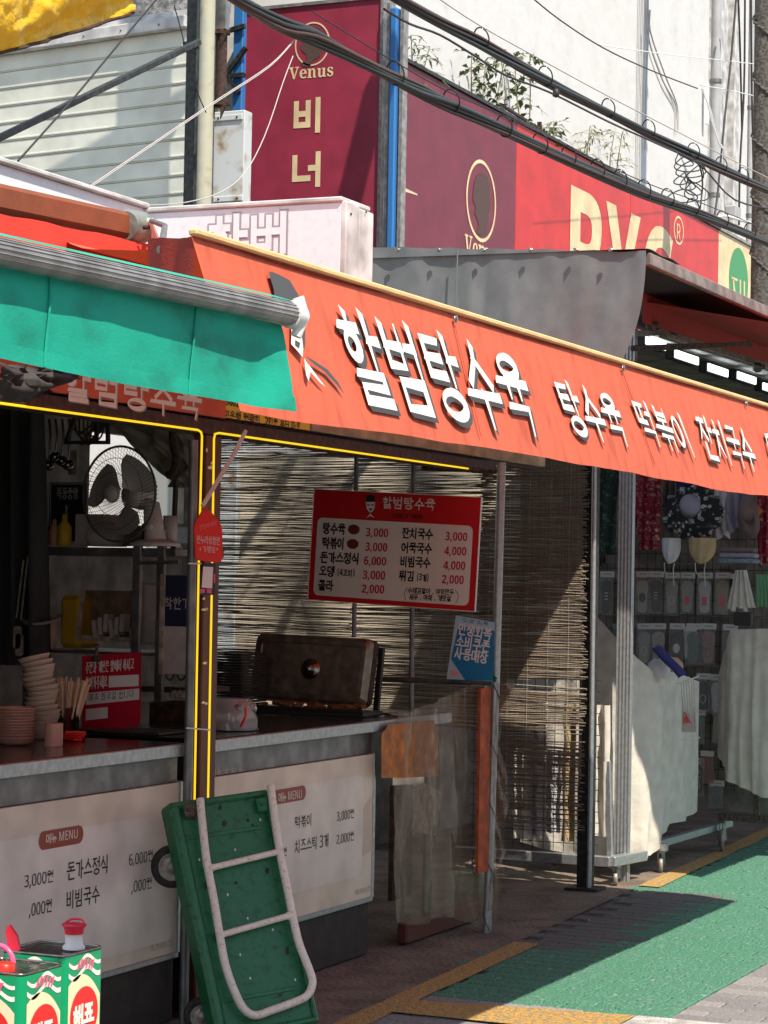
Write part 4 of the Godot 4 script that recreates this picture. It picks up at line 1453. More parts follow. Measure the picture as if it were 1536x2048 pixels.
# ------------------------------------------------------------------ awnings
func make_awnings() -> void:
	# orange banner, hanging a little outwards
	var top := Vector3(-2.025, 2.129, 0)
	var bot := Vector3(-1.935, 1.811, 0)
	var nrm := Vector3(0, 0, -1).cross(top - bot).normalized()
	if nrm.x < 0: nrm = -nrm
	var pl := Plane(nrm, bot)
	var za := pP(386, 470, pl).z
	var zb := -10.06
	var t := thing("awning_banner", "long orange banner with white brush lettering along the front awning", "banner", Vector3(-2.0, 1.82, (za + zb) / 2))
	var m := MB.new(t.position)
	var rows := []
	for i in 9:
		var v := i / 8.0
		var row := []
		for k in 90:
			var z := lerpf(za, zb, k / 89.0)
			var p := top.lerp(bot, v)
			p.z = z - .04 * v * exp(-absf(z - za) * 6.0)
			if i == 8: p.y += ripple.get_noise_1d(z * 1.4) * .007 + .004 * sin(z * 2.1)
			row.append(p + nrm * (ripple.get_noise_2d(z * .9, v * .8) * .008 * v - .004))
		rows.append(row)
	m.sheet(rows)
	var cloth_part := part("cloth", m, M.banner_orange, t)
	m = MB.new(t.position)
	m.bar(Vector3(top.x, top.y + .003, za), Vector3(top.x, top.y + .003, zb), .02, .014, Vector3.UP, .004)
	part("top_hem", m, M.awning_edge, t)
	var words := [["할범탕수육", [716, 803], [1085, 872], [658, 618]], ["탕수육", [1141, 868], [1262, 893], [1102, 762]], ["떡볶이", [1291, 885], [1394, 915], [1258, 800]], ["잔치국수", [1412, 916], [1518, 944], [1386, 832]], ["모듬", [1542, 944], [1590, 950], [1522, 868]]]
	for w in words:
		var f := frame(pl, Vector2(w[1][0], w[1][1]), Vector2(w[2][0], w[2][1]), Vector2(w[3][0], w[3][1]), .004)
		var big: bool = w[0] == "할범탕수육"
		for k in 3:
			m = MB.new(t.position)
			var off := Vector3(.014 * (3 - k) / 3.0, -.055 * (3 - k) / 3.0, 0)
			var g := Transform3D(f.basis, f * Vector3(off.x, off.y, 0) + nrm * .0005 * k)
			write(m, w[0], g, .115 if big else .115, .85)
			part("letter_shadow", m, M.brush_dark, cloth_part)
		m = MB.new(t.position)
		write(m, w[0], Transform3D(f.basis, f.origin + nrm * .0018), .115 if big else .115, .85)
		part("lettering", m, M.brush_white, cloth_part)
	for q in [[1243, 742, 1308, 930], [905, 640, 960, 872]]:
		m = MB.new(t.position)
		m.bar(pP(q[0], q[1], pl) + nrm * .003, pP(q[2], q[3], pl) + nrm * .003, .0035, .002, nrm)
		part("seam", m, M.banner_orange, t)
	# the man with the hat
	m = MB.new(t.position)
	shape(m, pl, [[533, 546], [540, 545], [556, 552], [575, 562], [592, 590], [606, 640], [606, 690], [604, 706], [600, 664], [588, 640], [576, 612], [545, 604], [543, 580]], .005)
	shape(m, pl, [[604, 712], [622, 722], [650, 740], [672, 766], [686, 792], [668, 770], [646, 746], [624, 730]], .005)
	part("figure_hat", m, M.brush_dark, cloth_part)
	m = MB.new(t.position)
	shape(m, pl, [[578, 630], [586, 642], [598, 668], [601, 700], [600, 716], [590, 704], [577, 690]], .006)
	shape(m, pl, [[603, 718], [610, 730], [616, 745], [612, 764], [607, 752]], .006)
	shape(m, pl, [[610, 728], [626, 750], [646, 776], [634, 766], [618, 748]], .006)
	part("figure_face", m, M.brush_white, cloth_part)
	m = MB.new(t.position)
	shape(m, pl, [[580, 668], [592, 672], [594, 678], [582, 674]], .0075)
	shape(m, pl, [[584, 682], [594, 688], [592, 698], [584, 692]], .0075)
	part("figure_features", m, M.brush_dark, cloth_part)
	m = MB.new(t.position)
	for q in [[907, 639], [1243, 737], [1490, 808]]:
		m.lathe(pP(q[0], q[1], pl) + nrm * .004, [Vector2(.004, .004), Vector2(.009, .004), Vector2(.009, 0)], 10, Basis(Vector3.FORWARD, PI / 2))
	part("grommets", m, M.chrome, t)
	# awning cloth from roller to front bar
	m = MB.new(Vector3(-2.8, 2.2, -7))
	rows = []
	for i in 10:
		var s := i / 9.0
		var row := []
		for k in 40:
			var z0 := lerpf(za, -5.75, s)
			var z := lerpf(z0, zb, k / 39.0)
			row.append(Vector3(lerpf(top.x + .004, -3.66, s), lerpf(top.y - .006, 2.50, s) - .03 * sin(PI * s) + .004 * sin(z * 5), z))
		rows.append(row)
	m.sheet(rows)
	solo("orange_awning", "orange awning cloth stretched over the front of the food stall", "awning", m, M.awning_underside)
	# side flap at the near end of the banner
	m = MB.new(Vector3(-2.1, 1.9, za))
	rows = []
	for i in 5:
		var row := []
		for k in 7:
			var q := pZ(lerpf(388, 294, k / 6.0), lerpf(476, 600, i / 4.0), za - .004 - k * .012)
			row.append(q + Vector3(0, 0, .006 * sin(k * 2.0)))
		rows.append(row)
	m.sheet(rows)
	solo("awning_side_flap", "banner side flap with its shade painted as dark red, folded behind the orange banner end", "flap", m, M.awning_red)  # end of the orange cloth; its shade is put into the dark red
	# roller tube with its cap, and a folding arm
	t = thing("awning_roller", "brown orange awning roller under the white sign box", "awning roller", pX(250, 450, -3.62))
	m = MB.new(t.position)
	m.bar(pX(-90, 379, -3.62), pX(256, 452, -3.62), .05, .082, Vector3.UP, .014)
	part("rolled_cloth", m, M.tube_brown, t)
	m = MB.new(t.position)
	var c0 := pX(251, 451, -3.61)
	var c1 := pX(292, 457, -3.61)
	m.tube([c0, c0.lerp(c1, .12), c0.lerp(c1, .75), c1.lerp(c0, .08), c1], [.044, .051, .051, .043, .025], 18)
	part("end_cap", m, M.cap_green_gray, t)
	m = MB.new(t.position)
	m.tube([pX(287, 455, -3.55), pX(287, 455, -3.55) + Vector3(.02, 0, 0)], .007, 8)
	part("cap_screw", m, M.rust, t)
	m = MB.new(t.position)
	m.bar(pX(297, 438, -3.56), pX(314, 480, -3.56), .018, .03, Vector3.RIGHT, .004)
	part("bracket", m, M.plastic_white, t)
	m = MB.new(t.position)
	m.tube([pX(302, 441, -3.56), pX(330, 452, -3.2), Vector3(-2.12, 2.11, za - .05)], .008, 10)
	part("folding_arm", m, M.steel_dull, t)
	m = MB.new(Vector3(-3.6, 2.4, -6))
	rows = []
	for i in 3:
		var row := []
		for k in 12:
			var s := k / 11.0
			var a := pX(lerpf(-80, 300, s), lerpf(410, 488, s), -3.585)
			row.append(a + Vector3(.03 * i * .5, -.10 * i * .5 + .003 * sin(k * 1.7), 0))
		rows.append(row)
	m.sheet(rows)
	solo("red_valance", "bright red cloth strip below the brown awning roller", "valance", m, M.valance_red)
	# white sign box of the stall
	t = thing("sign_box", "white sign box with hollow gray letters projecting over the stall", "sign", Vector3(-3.5, 2.45, -6.5))
	var zf := pX(290, 413, FX).z
	m = MB.new(t.position)
	m.box(Vector3(FX - .1, 2.585, (zf - 4.0) / 2 - .0), Vector3(0.2, 0.26, absf(zf + 4.0)), Basis.IDENTITY, .004)
	part("long_side", m, M.sign_white, t)
	m = MB.new(t.position)
	m.box(Vector3(FX - .09, 2.722, (zf - 4.0) / 2), Vector3(0.22, 0.016, absf(zf + 4.0)), Basis.IDENTITY, .004)
	m.box(Vector3((FX - 3.085) / 2, 2.708, zf - .10), Vector3(FX * -1 - 3.085 + .01, 0.016, 0.22), Basis.IDENTITY, .004)
	part("top_trim", m, M.trim_white, t)
	m = MB.new(t.position)
	var xr := pZ(684, 395, zf).x
	m.box(Vector3((FX + xr) / 2, 2.565, zf - .10), Vector3(xr - FX, 0.27, 0.2), Basis.IDENTITY, .004)
	part("front_face", m, M.sign_white, t)
	m = MB.new(t.position)
	m.box(Vector3(xr + .006, 2.565, zf - .05), Vector3(0.022, 0.275, 0.1), Basis.IDENTITY, .004)
	m.box(Vector3(xr + .004, 2.562, zf - .16), Vector3(0.018, 0.265, 0.11), Basis.IDENTITY, .004)
	part("edge_profile", m, M.trim_white, t)
	m = MB.new(t.position)
	for q in [[702, 428], [732, 424]]: m.lathe(pX(q[0], q[1], xr + .018), [Vector2(0, .003), Vector2(.004, .002), Vector2(.005, 0)], 8, Basis(Vector3.FORWARD, PI / 2))
	part("screws", m, M.steel_black, t)
	var fz := frameZ(zf, 418, 586, 438, 562, .0015)
	m = MB.new(t.position)
	write(m, "할범", fz, .175)
	part("letter_outline", m, M.outline_gray, t)
	m = MB.new(t.position)
	write(m, "할범", Transform3D(fz.basis, fz.origin + Vector3(0, 0, .0022)), .115)
	part("letter_fill", m, M.sign_white, t)

	# green awning of the neighbour on the near side
	var gx := -1.68
	var bar0 := pX(-260, 450, gx)
	var bar1 := pX(584, 629, gx)
	t = thing("green_awning", "turquoise green awning with a gray front bar at the near stall", "awning", Vector3(gx, 1.8, -3))
	m = MB.new(t.position)
	m.tube([bar0, bar1], .0188, 14)
	var ax := (bar1 - bar0).normalized()
	for k in 9:
		var a := TAU * k / 18.0 - .6
		var off := Vector3(cos(a), sin(a), 0) * .0188
		m.tube([bar0 + off, bar1 + off], .0016, 4)
	part("front_bar", m, M.aluminium, t)
	m = MB.new(t.position)
	m.tube([bar1 - ax * .012, bar1 + ax * .012, bar1 + ax * .03], [.023, .024, .018], 14)
	m.tube([bar1 + Vector3(.005, .03, -.012), bar1 + Vector3(.012, 0, -.02), bar1 + Vector3(.002, -.035, -.012)], .01, 8)
	part("end_cap", m, M.plastic_white, t)
	m = MB.new(t.position)
	rows = []
	for i in 8:
		var s := i / 7.0
		var row := []
		for k in 30:
			var u := k / 29.0
			var b := bar0.lerp(bar1, u)
			var sx := b + Vector3(-1.5 * s * s - .012, .024 - .0 + .33 * s * s + .012 * sqrt(s), 0)
			if s < .01: sx = b + Vector3(.006, .021, 0)
			row.append(sx)
		rows.append(row)
	m.sheet(rows)
	part("cloth", m, M.awning_green, t)
	m = MB.new(t.position)
	rows = []
	for i in 9:
		var v := i / 8.0
		var row := []
		for k in 50:
			var u := k / 49.0
			var b := bar0.lerp(bar1 - ax * .004, u)
			var low := lerpf(pX(0, 708, gx).y, pX(580, 822, gx).y, u)
			var y := lerpf(b.y - .016, low + .002 * sin(u * 9), v)
			var curl := .006 * sin(v * 2.6 + u * 3.0) + ripple.get_noise_2d(u * 4.0, v * .8) * .006 * v + .05 * smoothstep(.93, 1.0, u) * v * (1 - v * .5)
			row.append(Vector3(gx - .018 + curl - .003 * sin(u * 9) * v, y, b.z - .02 * smoothstep(.95, 1.0, u) * v))
		rows.append(row)
	m.sheet(rows)
	part("valance", m, M.awning_green, t)
	m = MB.new(t.position)
	m.sheet([rows[7].map(func(p): return p + Vector3(.0025, .006, 0)), rows[8].map(func(p): return p + Vector3(.0025, -.001, 0))])
	part("hem", m, M.awning_green, t)
	for u in [.38, .74]:
		m = MB.new(t.position)
		var line := []
		for i in 9:
			var k: float = u * 49.0
			var p0: Vector3 = rows[i][int(k)]
			line.append(p0 + Vector3(.003, 0, 0))
		m.tube(line, .0022, 4)
		part("seam", m, M.awning_green, t)
	# black bundle hanging below it
	m = MB.new(pX(70, 760, -3.3))
	rows = []
	for i in 10:
		var row := []
		var v := i / 9.0
		for k in 14:
			var s := k / 13.0
			var p := pX(lerpf(-30, lerpf(150, 118, v), s), lerpf(722 + 22 * s, 770 + 40 * sin(PI * s) - 10 * s, v), -3.4)
			p.x += .05 * sin(v * PI) + ripple.get_noise_2d(s * 5 + 3, v * 4) * .06
			row.append(p)
		rows.append(row)
	m.sheet(rows)
	solo("black_bundle", "crumpled black cloth bundle tucked below the green awning", "bundle", m, M.curtain_dark)
	# yellow tarpaulin overhead
	m = MB.new(pX(150, 20, -4.6))
	rows = []
	for i in 24:
		var row := []
		var v := i / 23.0
		for k in 60:
			var s := k / 59.0
			var p := pX(lerpf(-80, 300, s), lerpf(-90, lerpf(128, 22, pow(s, 1.3)), v), -4.6)
			p.x += .02 * sin(v * 9.0 + s * 5.0) * v + ripple.get_noise_2d(s * 5, v * 2) * .04 + .012 * absf(sin(s * 26 + v * 9 + 3 * ripple.get_noise_2d(s * 3, v * 3))) - v * .1
			row.append(p)
		rows.append(row)
	m.sheet(rows)
	var yt := solo("yellow_tarpaulin", "wrinkled yellow tarpaulin hanging over the siding house", "tarpaulin", m, M.tarp_yellow)
	m = MB.new(yt.position)
	m.tube(rows[23].map(func(p): return p + Vector3(.004, 0, 0)), .007, 6)
	part("dark_hem", m, M.rust, yt)

# ------------------------------------------------------------------ the clothing stall next door
func make_neighbour() -> void:
	var t := thing("clothing_stall", "dark clothing stall with a gray eave beyond the food stall", "stall", Vector3(-4, 0, -13))
	var m := MB.new(t.position)
	m.box(Vector3(-3.475, 2.94, -13.2), Vector3(0.85, 0.03, 7.5))
	part("roof", m, M.steel_dark, t)
	m = MB.new(t.position)
	m.box(Vector3(-3.03, 2.925, -11.45), Vector3(0.03, 0.055, 4.0), Basis.IDENTITY, .004)
	m.box(Vector3(-3.03, 2.923, -15.2), Vector3(0.03, 0.055, 3.4), Basis.IDENTITY, .004)
	part("eave", m, M.eave_gray, t)
	m = MB.new(t.position)
	m.box(Vector3(-4.45, 2.86, -14.3), Vector3(1.9, 0.03, 5.3))
	part("ceiling", m, M.dark_inside, t)
	m = MB.new(t.position)
	m.box(Vector3(-5.4, 1.4, -14.3), Vector3(0.04, 2.8, 5.3))
	part("back_wall", m, M.dark_inside, t)
	m = MB.new(t.position)
	m.box(Vector3(-4.3, 1.4, -17.0), Vector3(2.3, 2.9, 0.04))
	part("end_wall", m, M.dark_inside, t)
	m = MB.new(t.position)
	m.bar(Vector3(-3.6, 2.6, -10.85), Vector3(-3.6, 2.6, -17), 0.05, 0.07)
	part("beam", m, M.steel_dark, t)
	m = MB.new(t.position)
	m.bar(Vector3(-3.7, 2.36, -10.85), Vector3(-3.7, 2.36, -17), 0.04, 0.05)
	part("beam", m, M.steel_dark, t)
	# ribbed aluminium post
	var c := pZ(1251, 1300, -11.16)
	m = MB.new(t.position)
	var f := Transform3D(Basis(Vector3(1, 0, 0), Vector3(0, 0, -1), Vector3(0, 1, 0)), Vector3(-3.67, 0, -11.16))
	var prof := PackedVector2Array()
	for k in 9:
		var x := -.037 + k * .00925
		prof.append(Vector2(x, -.025 + (.0018 if k % 2 else 0.0)))
	for k in 5: prof.append(Vector2(.037, -.02 + k * .01))
	for k in 5: prof.append(Vector2(.03 - k * .015, .025))
	for k in 4: prof.append(Vector2(-.037, .02 - k * .012))
	m.prism(prof, f, 2.85)
	part("aluminium_post", m, M.galvanised, t, "pale ribbed aluminium post with scratches")
	# gray tarpaulin over the near end
	t = thing("gray_tarpaulin", "gray tarpaulin with grommets draped over the clothing stall end", "tarpaulin", pZ(1000, 700, -9.42))
	m = MB.new(t.position)
	var rows := []
	for i in 14:
		var v := i / 13.0
		var row := []
		for k in 46:
			var s := k / 45.0
			var x := lerpf(700, 1293, s)
			x = lerpf(700, 1293 - 62.0 * pow(v, 2.4), s)
			var low := 745.0
			var scallop := 3.0 * absf(sin(s * 19.0))
			var p := pZ(x, lerpf(lerpf(491, 501, s) + scallop, low, v), -9.42)
			p.z += .06 * ripple.get_noise_2d(s * 5.0, v * .35) * (0.35 + v * .6) + .004 * sin(s * 31.0 + 2.0 * sin(s * 9.0) + v * .6) * (1.0 - v * .3)
			row.append(p)
		rows.append(row)
	m.sheet(rows)
	part("cloth", m, M.tarp_gray, t)
	m = MB.new(t.position)
	rows = []
	for k in 12:
		var s := k / 11.0
		rows.append([Vector3(-3.02, 2.965 + .004 * sin(k), lerpf(-9.41, -9.9, s)), Vector3(-4.5, 2.98, lerpf(-9.41, -9.9, s))])
	m.sheet(rows)
	part("top_fold", m, M.tarp_gray, t)
	for x in [795, 877, 967, 1060, 1152, 1221]:
		m = MB.new(t.position)
		m.lathe(pZ(x, 500, -9.39), [Vector2(.003, .006), Vector2(.009, .006), Vector2(.01, 0)], 10, Basis(Vector3.RIGHT, PI / 2))
		m.tube([pZ(x - 5, 497, -9.385), pZ(x, 501, -9.375), pZ(x + 5, 498, -9.385)], .004, 5)
		part("grommet", m, M.chrome, t)
	m = MB.new(t.position)
	m.tube([pZ(915, 500, -9.385), pZ(913, 570, -9.375), pZ(915, 640, -9.38)], .004, 5)
	part("seam", m, M.tarp_gray, t)
	# red awning out to the street
	t = thing("red_awning", "dark red awning reaching out from under the gray eave", "awning", Vector3(-2.8, 2.7, -13))
	m = MB.new(t.position)
	rows = []
	for i in 8:
		var s := i / 7.0
		var row := []
		for k in 20:
			var z := lerpf(-10.6, -17.0, k / 19.0)
			row.append(Vector3(lerpf(-3.46, -2.0, s), lerpf(2.90, 2.64, s) - .03 * sin(PI * s) * (.6 + .4 * sin(z * 2)), z))
		rows.append(row)
	m.sheet(rows)
	part("cloth", m, M.awning_red, t)
	m = MB.new(t.position)
	m.sheet([rows[7], rows[7].map(func(p): return p + Vector3(.01, -.2, 0))])
	part("valance", m, M.awning_red, t)
	m = MB.new(t.position)
	rows = []
	for i in 6:
		var row := []
		for k in 12:
			var s := k / 11.0
			var p := pX(lerpf(1285, 1560, s), lerpf(lerpf(580, 640, s), lerpf(645, 735, s), i / 5.0), -3.4)
			p.x += .05 * sin(i * .6) * s
			row.append(p)
		rows.append(row)
	m.sheet(rows)
	part("inner_fold", m, M.awning_red, t)
	m = MB.new(t.position)
	m.bar(pX(1326, 665, -3.48), pX(1580, 745, -3.48), .05, .055, Vector3.UP, .006)
	part("cassette", m, M.box_beige, t)
	m = MB.new(t.position)
	m.bar(pZ(1262, 697, -10.95), pZ(1404, 692, -10.95), .03, .028, Vector3.UP, .004)
	m.bar(pZ(1400, 692, -10.95), pZ(1500, 688, -10.95), .03, .022, Vector3.UP, .004)
	m.box(pZ(1500, 687, -10.95), Vector3(.012, .034, .04))
	part("folding_arm", m, M.hinge, t)
	for q in [[1302, 650], [1474, 668], [1515, 735]]:
		m = MB.new(t.position)
		var p := pX(q[0], q[1], -3.42)
		m.box(p, Vector3(.05, .055, .04), Basis(Vector3(1, 0, 0), .5), .012)
		m.tube([p + Vector3(.01, .0, .03), p + Vector3(.05, .0, .03)], .012, 10)
		part("hinge", m, M.hinge, t)
	m = MB.new(t.position)
	m.poly(rrect(.10, .036, .003), facing_street(pX(1346, 663, -3.452) + Vector3(.004, 0, 0)))
	var lab := part("maker_label", m, M.ink_black, t)
	# glowing panels stand in for bright openings under the ceiling
	var i := 0
	for q in [[1292, 1331, 672, 18, "nearest the gray tarpaulin"], [1350, 1396, 699, 20, "second along from the gray tarpaulin"], [1416, 1455, 726, 18, "third along from the gray tarpaulin"], [1475, 1511, 742, 20, "fourth along from the gray tarpaulin"], [1526, 1560, 764, 20, "fifth along from the gray tarpaulin"]]:
		var a := pX(q[0], q[2] + 8, -3.75)
		var b := pX(q[1], q[2] + 22, -3.75)
		b.y = a.y
		var w := absf(a.z - b.z)
		var mid := (a + b) / 2
		t = thing("glow_panel", "bright white glowing panel under the stall ceiling, " + q[4], "lamp", mid + Vector3(0, .05, 0), "glowing panels of the clothing stall")
		m = MB.new(t.position)
		m.box(mid + Vector3(-.03, 0, 0), Vector3(.05, .06, w + .02), Basis.IDENTITY, .004)
		part("housing", m, M.steel_dark, t)
		m = MB.new(t.position)
		m.box(mid + Vector3(.001, 0, 0), Vector3(.01, .046, w), Basis.IDENTITY, .003)
		part("glow_face", m, M.panel_glow, t)
		var l := AreaLight3D.new()
		l.name = "light"
		l.area_size = Vector2(w, .046)
		l.light_color = Color(.9, .97, 1.0)
		l.light_energy = 0.05
		l.shadow_enabled = true
		l.position = Vector3(.012, -.05, 0)
		l.basis = Basis.looking_at(Vector3(1, -.2, 0), Vector3.UP)
		t.add_child(l)
		i += 1

# ------------------------------------------------------------------ inside the food stall
func bx(p0: Vector2, p1: Vector2, z: float, depth: float, o: Vector3, bevel := .004) -> MB:
	var a := pZ(p0.x, p0.y, z)
	var b := pZ(p1.x, p1.y, z)
	var m := MB.new(o)
	m.box(Vector3((a.x + b.x) / 2, (a.y + b.y) / 2, z - depth / 2), Vector3(absf(b.x - a.x), absf(a.y - b.y), depth), Basis.IDENTITY, bevel)
	return m
func make_interior() -> void:
	# dark curtain on the left
	var m := MB.new(pZ(60, 1300, -7.6))
	var rows := []
	for i in 10:
		var row := []
		for k in 30:
			var s := k / 29.0
			var p := pZ(lerpf(-60, 92, s), lerpf(815, 1330, i / 9.0), -7.75)
			p.z += .05 * sin(s * 22 + i * .15) + .02 * sin(s * 51)
			row.append(p)
		rows.append(row)
	m.sheet(rows)
	solo("dark_curtain", "dark gray curtain hanging at the left inside the stall", "curtain", m, M.curtain_dark)
	# beige tarp at the opening
	m = MB.new(pZ(300, 930, -8.2))
	rows = []
	for i in 10:
		var v := i / 9.0
		var row := []
		for k in 16:
			var s := k / 15.0
			var p := pZ(lerpf(lerpf(205, 345, pow(v, .8)), 395, s), lerpf(845, lerpf(lerpf(870, 965, v), 975, 1.0), v), -8.6)
			p.z += ripple.get_noise_2d(s * 6, v * 6) * .12
			row.append(p)
		rows.append(row)
	m.sheet(rows)
	solo("beige_tarp", "creased beige tarp hanging behind the fan", "tarp", m, M.tarp_beige)
	# shelf rack
	var z := -7.9
	var t := thing("shelf_rack", "gray metal shelf rack at the back of the stall", "shelf", Vector3(-4.85, 0, z))
	for y in [[1093, 1113], [1298, 1314]]:
		part("shelf", bx(Vector2(52, y[0]), Vector2(352, y[1]), z + .05, .4, t.position), M.steel_dull, t)
	for x in [54, 270, 318]:
		m = bx(Vector2(x - 4, 1055 if x > 60 else 1110), Vector2(x + 5, 1420), z + .07, .02, t.position)
		part("upright", m, M.steel_dull, t)
	m = MB.new(t.position)
	m.tube([pZ(275, 1126, z + .07), pZ(358, 1124, z + .07)], .008, 6)
	part("rail", m, M.steel_dull, t)
	# fan
	var c := pZ(238, 988, -7.72)
	t = thing("electric_fan", "round electric fan with a wire guard on the shelf", "fan", Vector3(c.x + .06, pZ(290, 1093, -7.8).y, -7.8))
	var R := absf(pZ(320, 988, -7.72).x - pZ(155, 988, -7.72).x) / 2
	var fb := Basis(Vector3.UP, -.18)
	var f := Transform3D(fb, c)
	m = MB.new(t.position)
	for k in 72:
		var a := TAU * k / 72
		var pts := []
		for i in 5:
			var s := i / 4.0
			pts.append(f * Vector3(cos(a + s * .35) * lerpf(.035, R, s), sin(a + s * .35) * lerpf(.035, R, s), .05 * cos(s * 1.4)))
		m.tube(pts, .0009, 3, false)
	for s in [.45, .75]:
		var pts := []
		for k in 41: pts.append(f * Vector3(cos(TAU * k / 40) * R * s, sin(TAU * k / 40) * R * s, .05 * cos(s * 1.4)))
		m.tube(pts, .0013, 4, false)
	var guard := part("wire_guard", m, M.fan_wire, t)
	m = MB.new(t.position)
	var rim := []
	for k in 49: rim.append(f * Vector3(cos(TAU * k / 48) * R, sin(TAU * k / 48) * R, .0))
	m.tube(rim, .005, 8, false)
	part("guard_rim", m, M.fan_wire, guard)
	m = MB.new(t.position)
	for k in 60:
		var a := TAU * k / 60
		m.tube([f * Vector3(cos(a) * R, sin(a) * R, 0), f * Vector3(cos(a) * R * .8, sin(a) * R * .8, -.06), f * Vector3(cos(a) * R * .3, sin(a) * R * .3, -.085)], .0009, 3, false)
	part("rear_guard", m, M.fan_wire, t)
	m = MB.new(t.position)
	m.lathe(f * Vector3(0, 0, .045), [Vector2(0, .012), Vector2(.03, .010), Vector2(.036, 0), Vector2(.036, -.01)], 24, fb * Basis(Vector3.RIGHT, PI / 2))
	part("badge", m, M.fan_white, t)
	for k in 3:
		m = MB.new(t.position)
		var a0 := .75 + TAU * k / 3
		var rr := []
		for i in 7:
			var s := i / 6.0
			var row := []
			for j in 7:
				var u := j / 6.0 - .5
				var wd := .55 + 1.0 * sin(s * 2.4) * .9
				var a := a0 + u * wd
				row.append(f * Vector3(cos(a) * lerpf(.03, R * .86, s), sin(a) * lerpf(.03, R * .86, s), -.02 + u * .05))
			rr.append(row)
		m.sheet(rr)
		part("blade", m, M.fan_blade, t)
	m = MB.new(t.position)
	m.lathe(f * Vector3(0, 0, -.07), [Vector2(.0, .0), Vector2(.05, 0), Vector2(.055, -.05), Vector2(.045, -.10), Vector2(0, -.11)], 20, fb * Basis(Vector3.RIGHT, PI / 2))
	part("motor", m, M.fan_white, t)
	m = MB.new(t.position)
	var foot := Vector3(c.x + .11, pZ(298, 1092, -7.8).y, -7.82)
	m.tube([f * Vector3(.02, -.03, -.11), foot + Vector3(-.02, .16, 0), foot + Vector3(0, .02, 0)], [.03, .034, .045], 12)
	m.lathe(foot, [Vector2(.1, 0), Vector2(.1, .012), Vector2(.06, .025), Vector2(0, .028)], 24)
	part("stand", m, M.fan_white, t)
	m = MB.new(t.position)
	m.lathe(foot + Vector3(-.005, .075, .042), [Vector2(.0, .01), Vector2(.016, .009), Vector2(.018, 0)], 14, Basis(Vector3.RIGHT, PI / 2))
	part("dial", m, M.fan_blade, t)
	# blue plaque on the left
	t = thing("navy_plaque", "navy plaque with white lettering and a thin white frame behind the fan", "plaque", pZ(130, 1083, -8.0))
	part("plate", bx(Vector2(98, 965), Vector2(170, 1083), -8.05, .01, t.position), M.navy, t)
	m = MB.new(t.position)
	m.bar(pZ(101, 968, -8.04), pZ(101, 1080, -8.04), .005, .004)
	m.bar(pZ(101, 1080, -8.04), pZ(120, 1080, -8.04), .005, .004)
	m.bar(pZ(101, 968, -8.04), pZ(165, 968, -8.04), .005, .004)
	part("frame_line", m, M.box_white, t)
	m = MB.new(t.position)
	write(m, "목동중앙", frameZ(-8.05, 114, 158, 976, 998, .003), .12)
	m.bar(pZ(133, 1010, -8.04), pZ(133, 1040, -8.04), .014, .003)
	part("lettering", m, M.box_white, t)
	m = MB.new(pZ(145, 945, -8.3))
	m.box(pZ(146, 925, -8.3), Vector3(.045, .105, .006))
	solo("paper_slip", "cream paper slip with writing pinned above the navy plaque", "paper", m, M.paper)
	# cable box under the roof
	t = thing("black_bracket", "black steel bracket hanging under the stall roof", "bracket", pZ(180, 830, -7.6))
	for q in [[130, 885, 218, 885], [216, 840, 216, 888], [193, 836, 193, 884], [150, 835, 132, 884]]:
		m = MB.new(t.position)
		m.bar(pZ(q[0], q[1], -7.6), pZ(q[2], q[3], -7.6), .014, .014)
		part("bar", m, M.steel_black, t)
	m = MB.new(pZ(172, 860, -7.75))
	for i in 9: m.tube(smooth_line([pZ(140 + i * 9, 838, -7.7), pZ(150 + i * 6, 860 + (i % 3) * 9, -7.66 - i * .01), pZ(190 - i * 4, 872 + (i % 4) * 6, -7.7), pZ(215 - i * 3, 845, -7.7)], 5), .004, 5)
	solo("cable_tangle", "tangle of cables on the black bracket under the roof", "cables", m, M.cable_brown)
	# hook on the right of the opening
	m = MB.new(pZ(350, 950, -7.9))
	m.tube(smooth_line([pZ(345, 850, -7.9), pZ(346, 890, -7.9), pZ(352, 920, -7.9), pZ(345, 945, -7.9), pZ(334, 950, -7.9)], 5), .016, 8)
	m.bar(pZ(352, 960, -7.9), pZ(346, 1100, -7.9), .022, .012)
	solo("hanging_strap", "dark strap hanging beside the beige tarp", "strap", m, M.rust)
	# goods on the rack
	var group := "goods on the stall's shelf rack"
	var o := pZ(185, 1093, z)
	m = bx(Vector2(150, 1093 - 65), Vector2(205, 1092), z, .2, o)
	solo("carton", "pale carton beside the plastic bag on the rack", "box", m, M.box_white, group)
	m = MB.new(o)
	m.lathe(pZ(212, 1092, z), [Vector2(.0, .0), Vector2(.075, .0), Vector2(.085, .03), Vector2(.07, .075), Vector2(.03, .095), Vector2(0, .09)], 11)
	solo("plastic_bag", "rumpled clear plastic bag on the rack's top shelf", "bag", m, M.clear_bag, group)
	m = bx(Vector2(230, 1050), Vector2(272, 1092), z, .16, o, .02)
	solo("flour_bag", "tan paper bag between carton and blue packs", "bag", m, M.cardboard, group)
	for k in 3:
		m = bx(Vector2(276 + k * 25, 1096 - 50), Vector2(299 + k * 25, 1140 - 48), z + .02, .14, o, .015)
		solo("blue_pack", "pale blue plastic pack, %s from the tan paper bag" % ["first", "second", "third"][k], "pack", m, M.pack_blue, group)
	m = bx(Vector2(277, 1165), Vector2(314, 1290), z, .2, o, .01)
	solo("white_cabinet", "narrow white box standing on the lower shelf", "box", m, M.box_white, group)
	m = bx(Vector2(118, 1190), Vector2(158, 1298), z, .16, o, .02)
	solo("yellow_bin", "yellow plastic bin on the lower shelf", "bin", m, M.bin_yellow, group)
	t = thing("paper_basket", "open pale basket of papers tilted on the lower shelf", "basket", pZ(210, 1290, z), group)
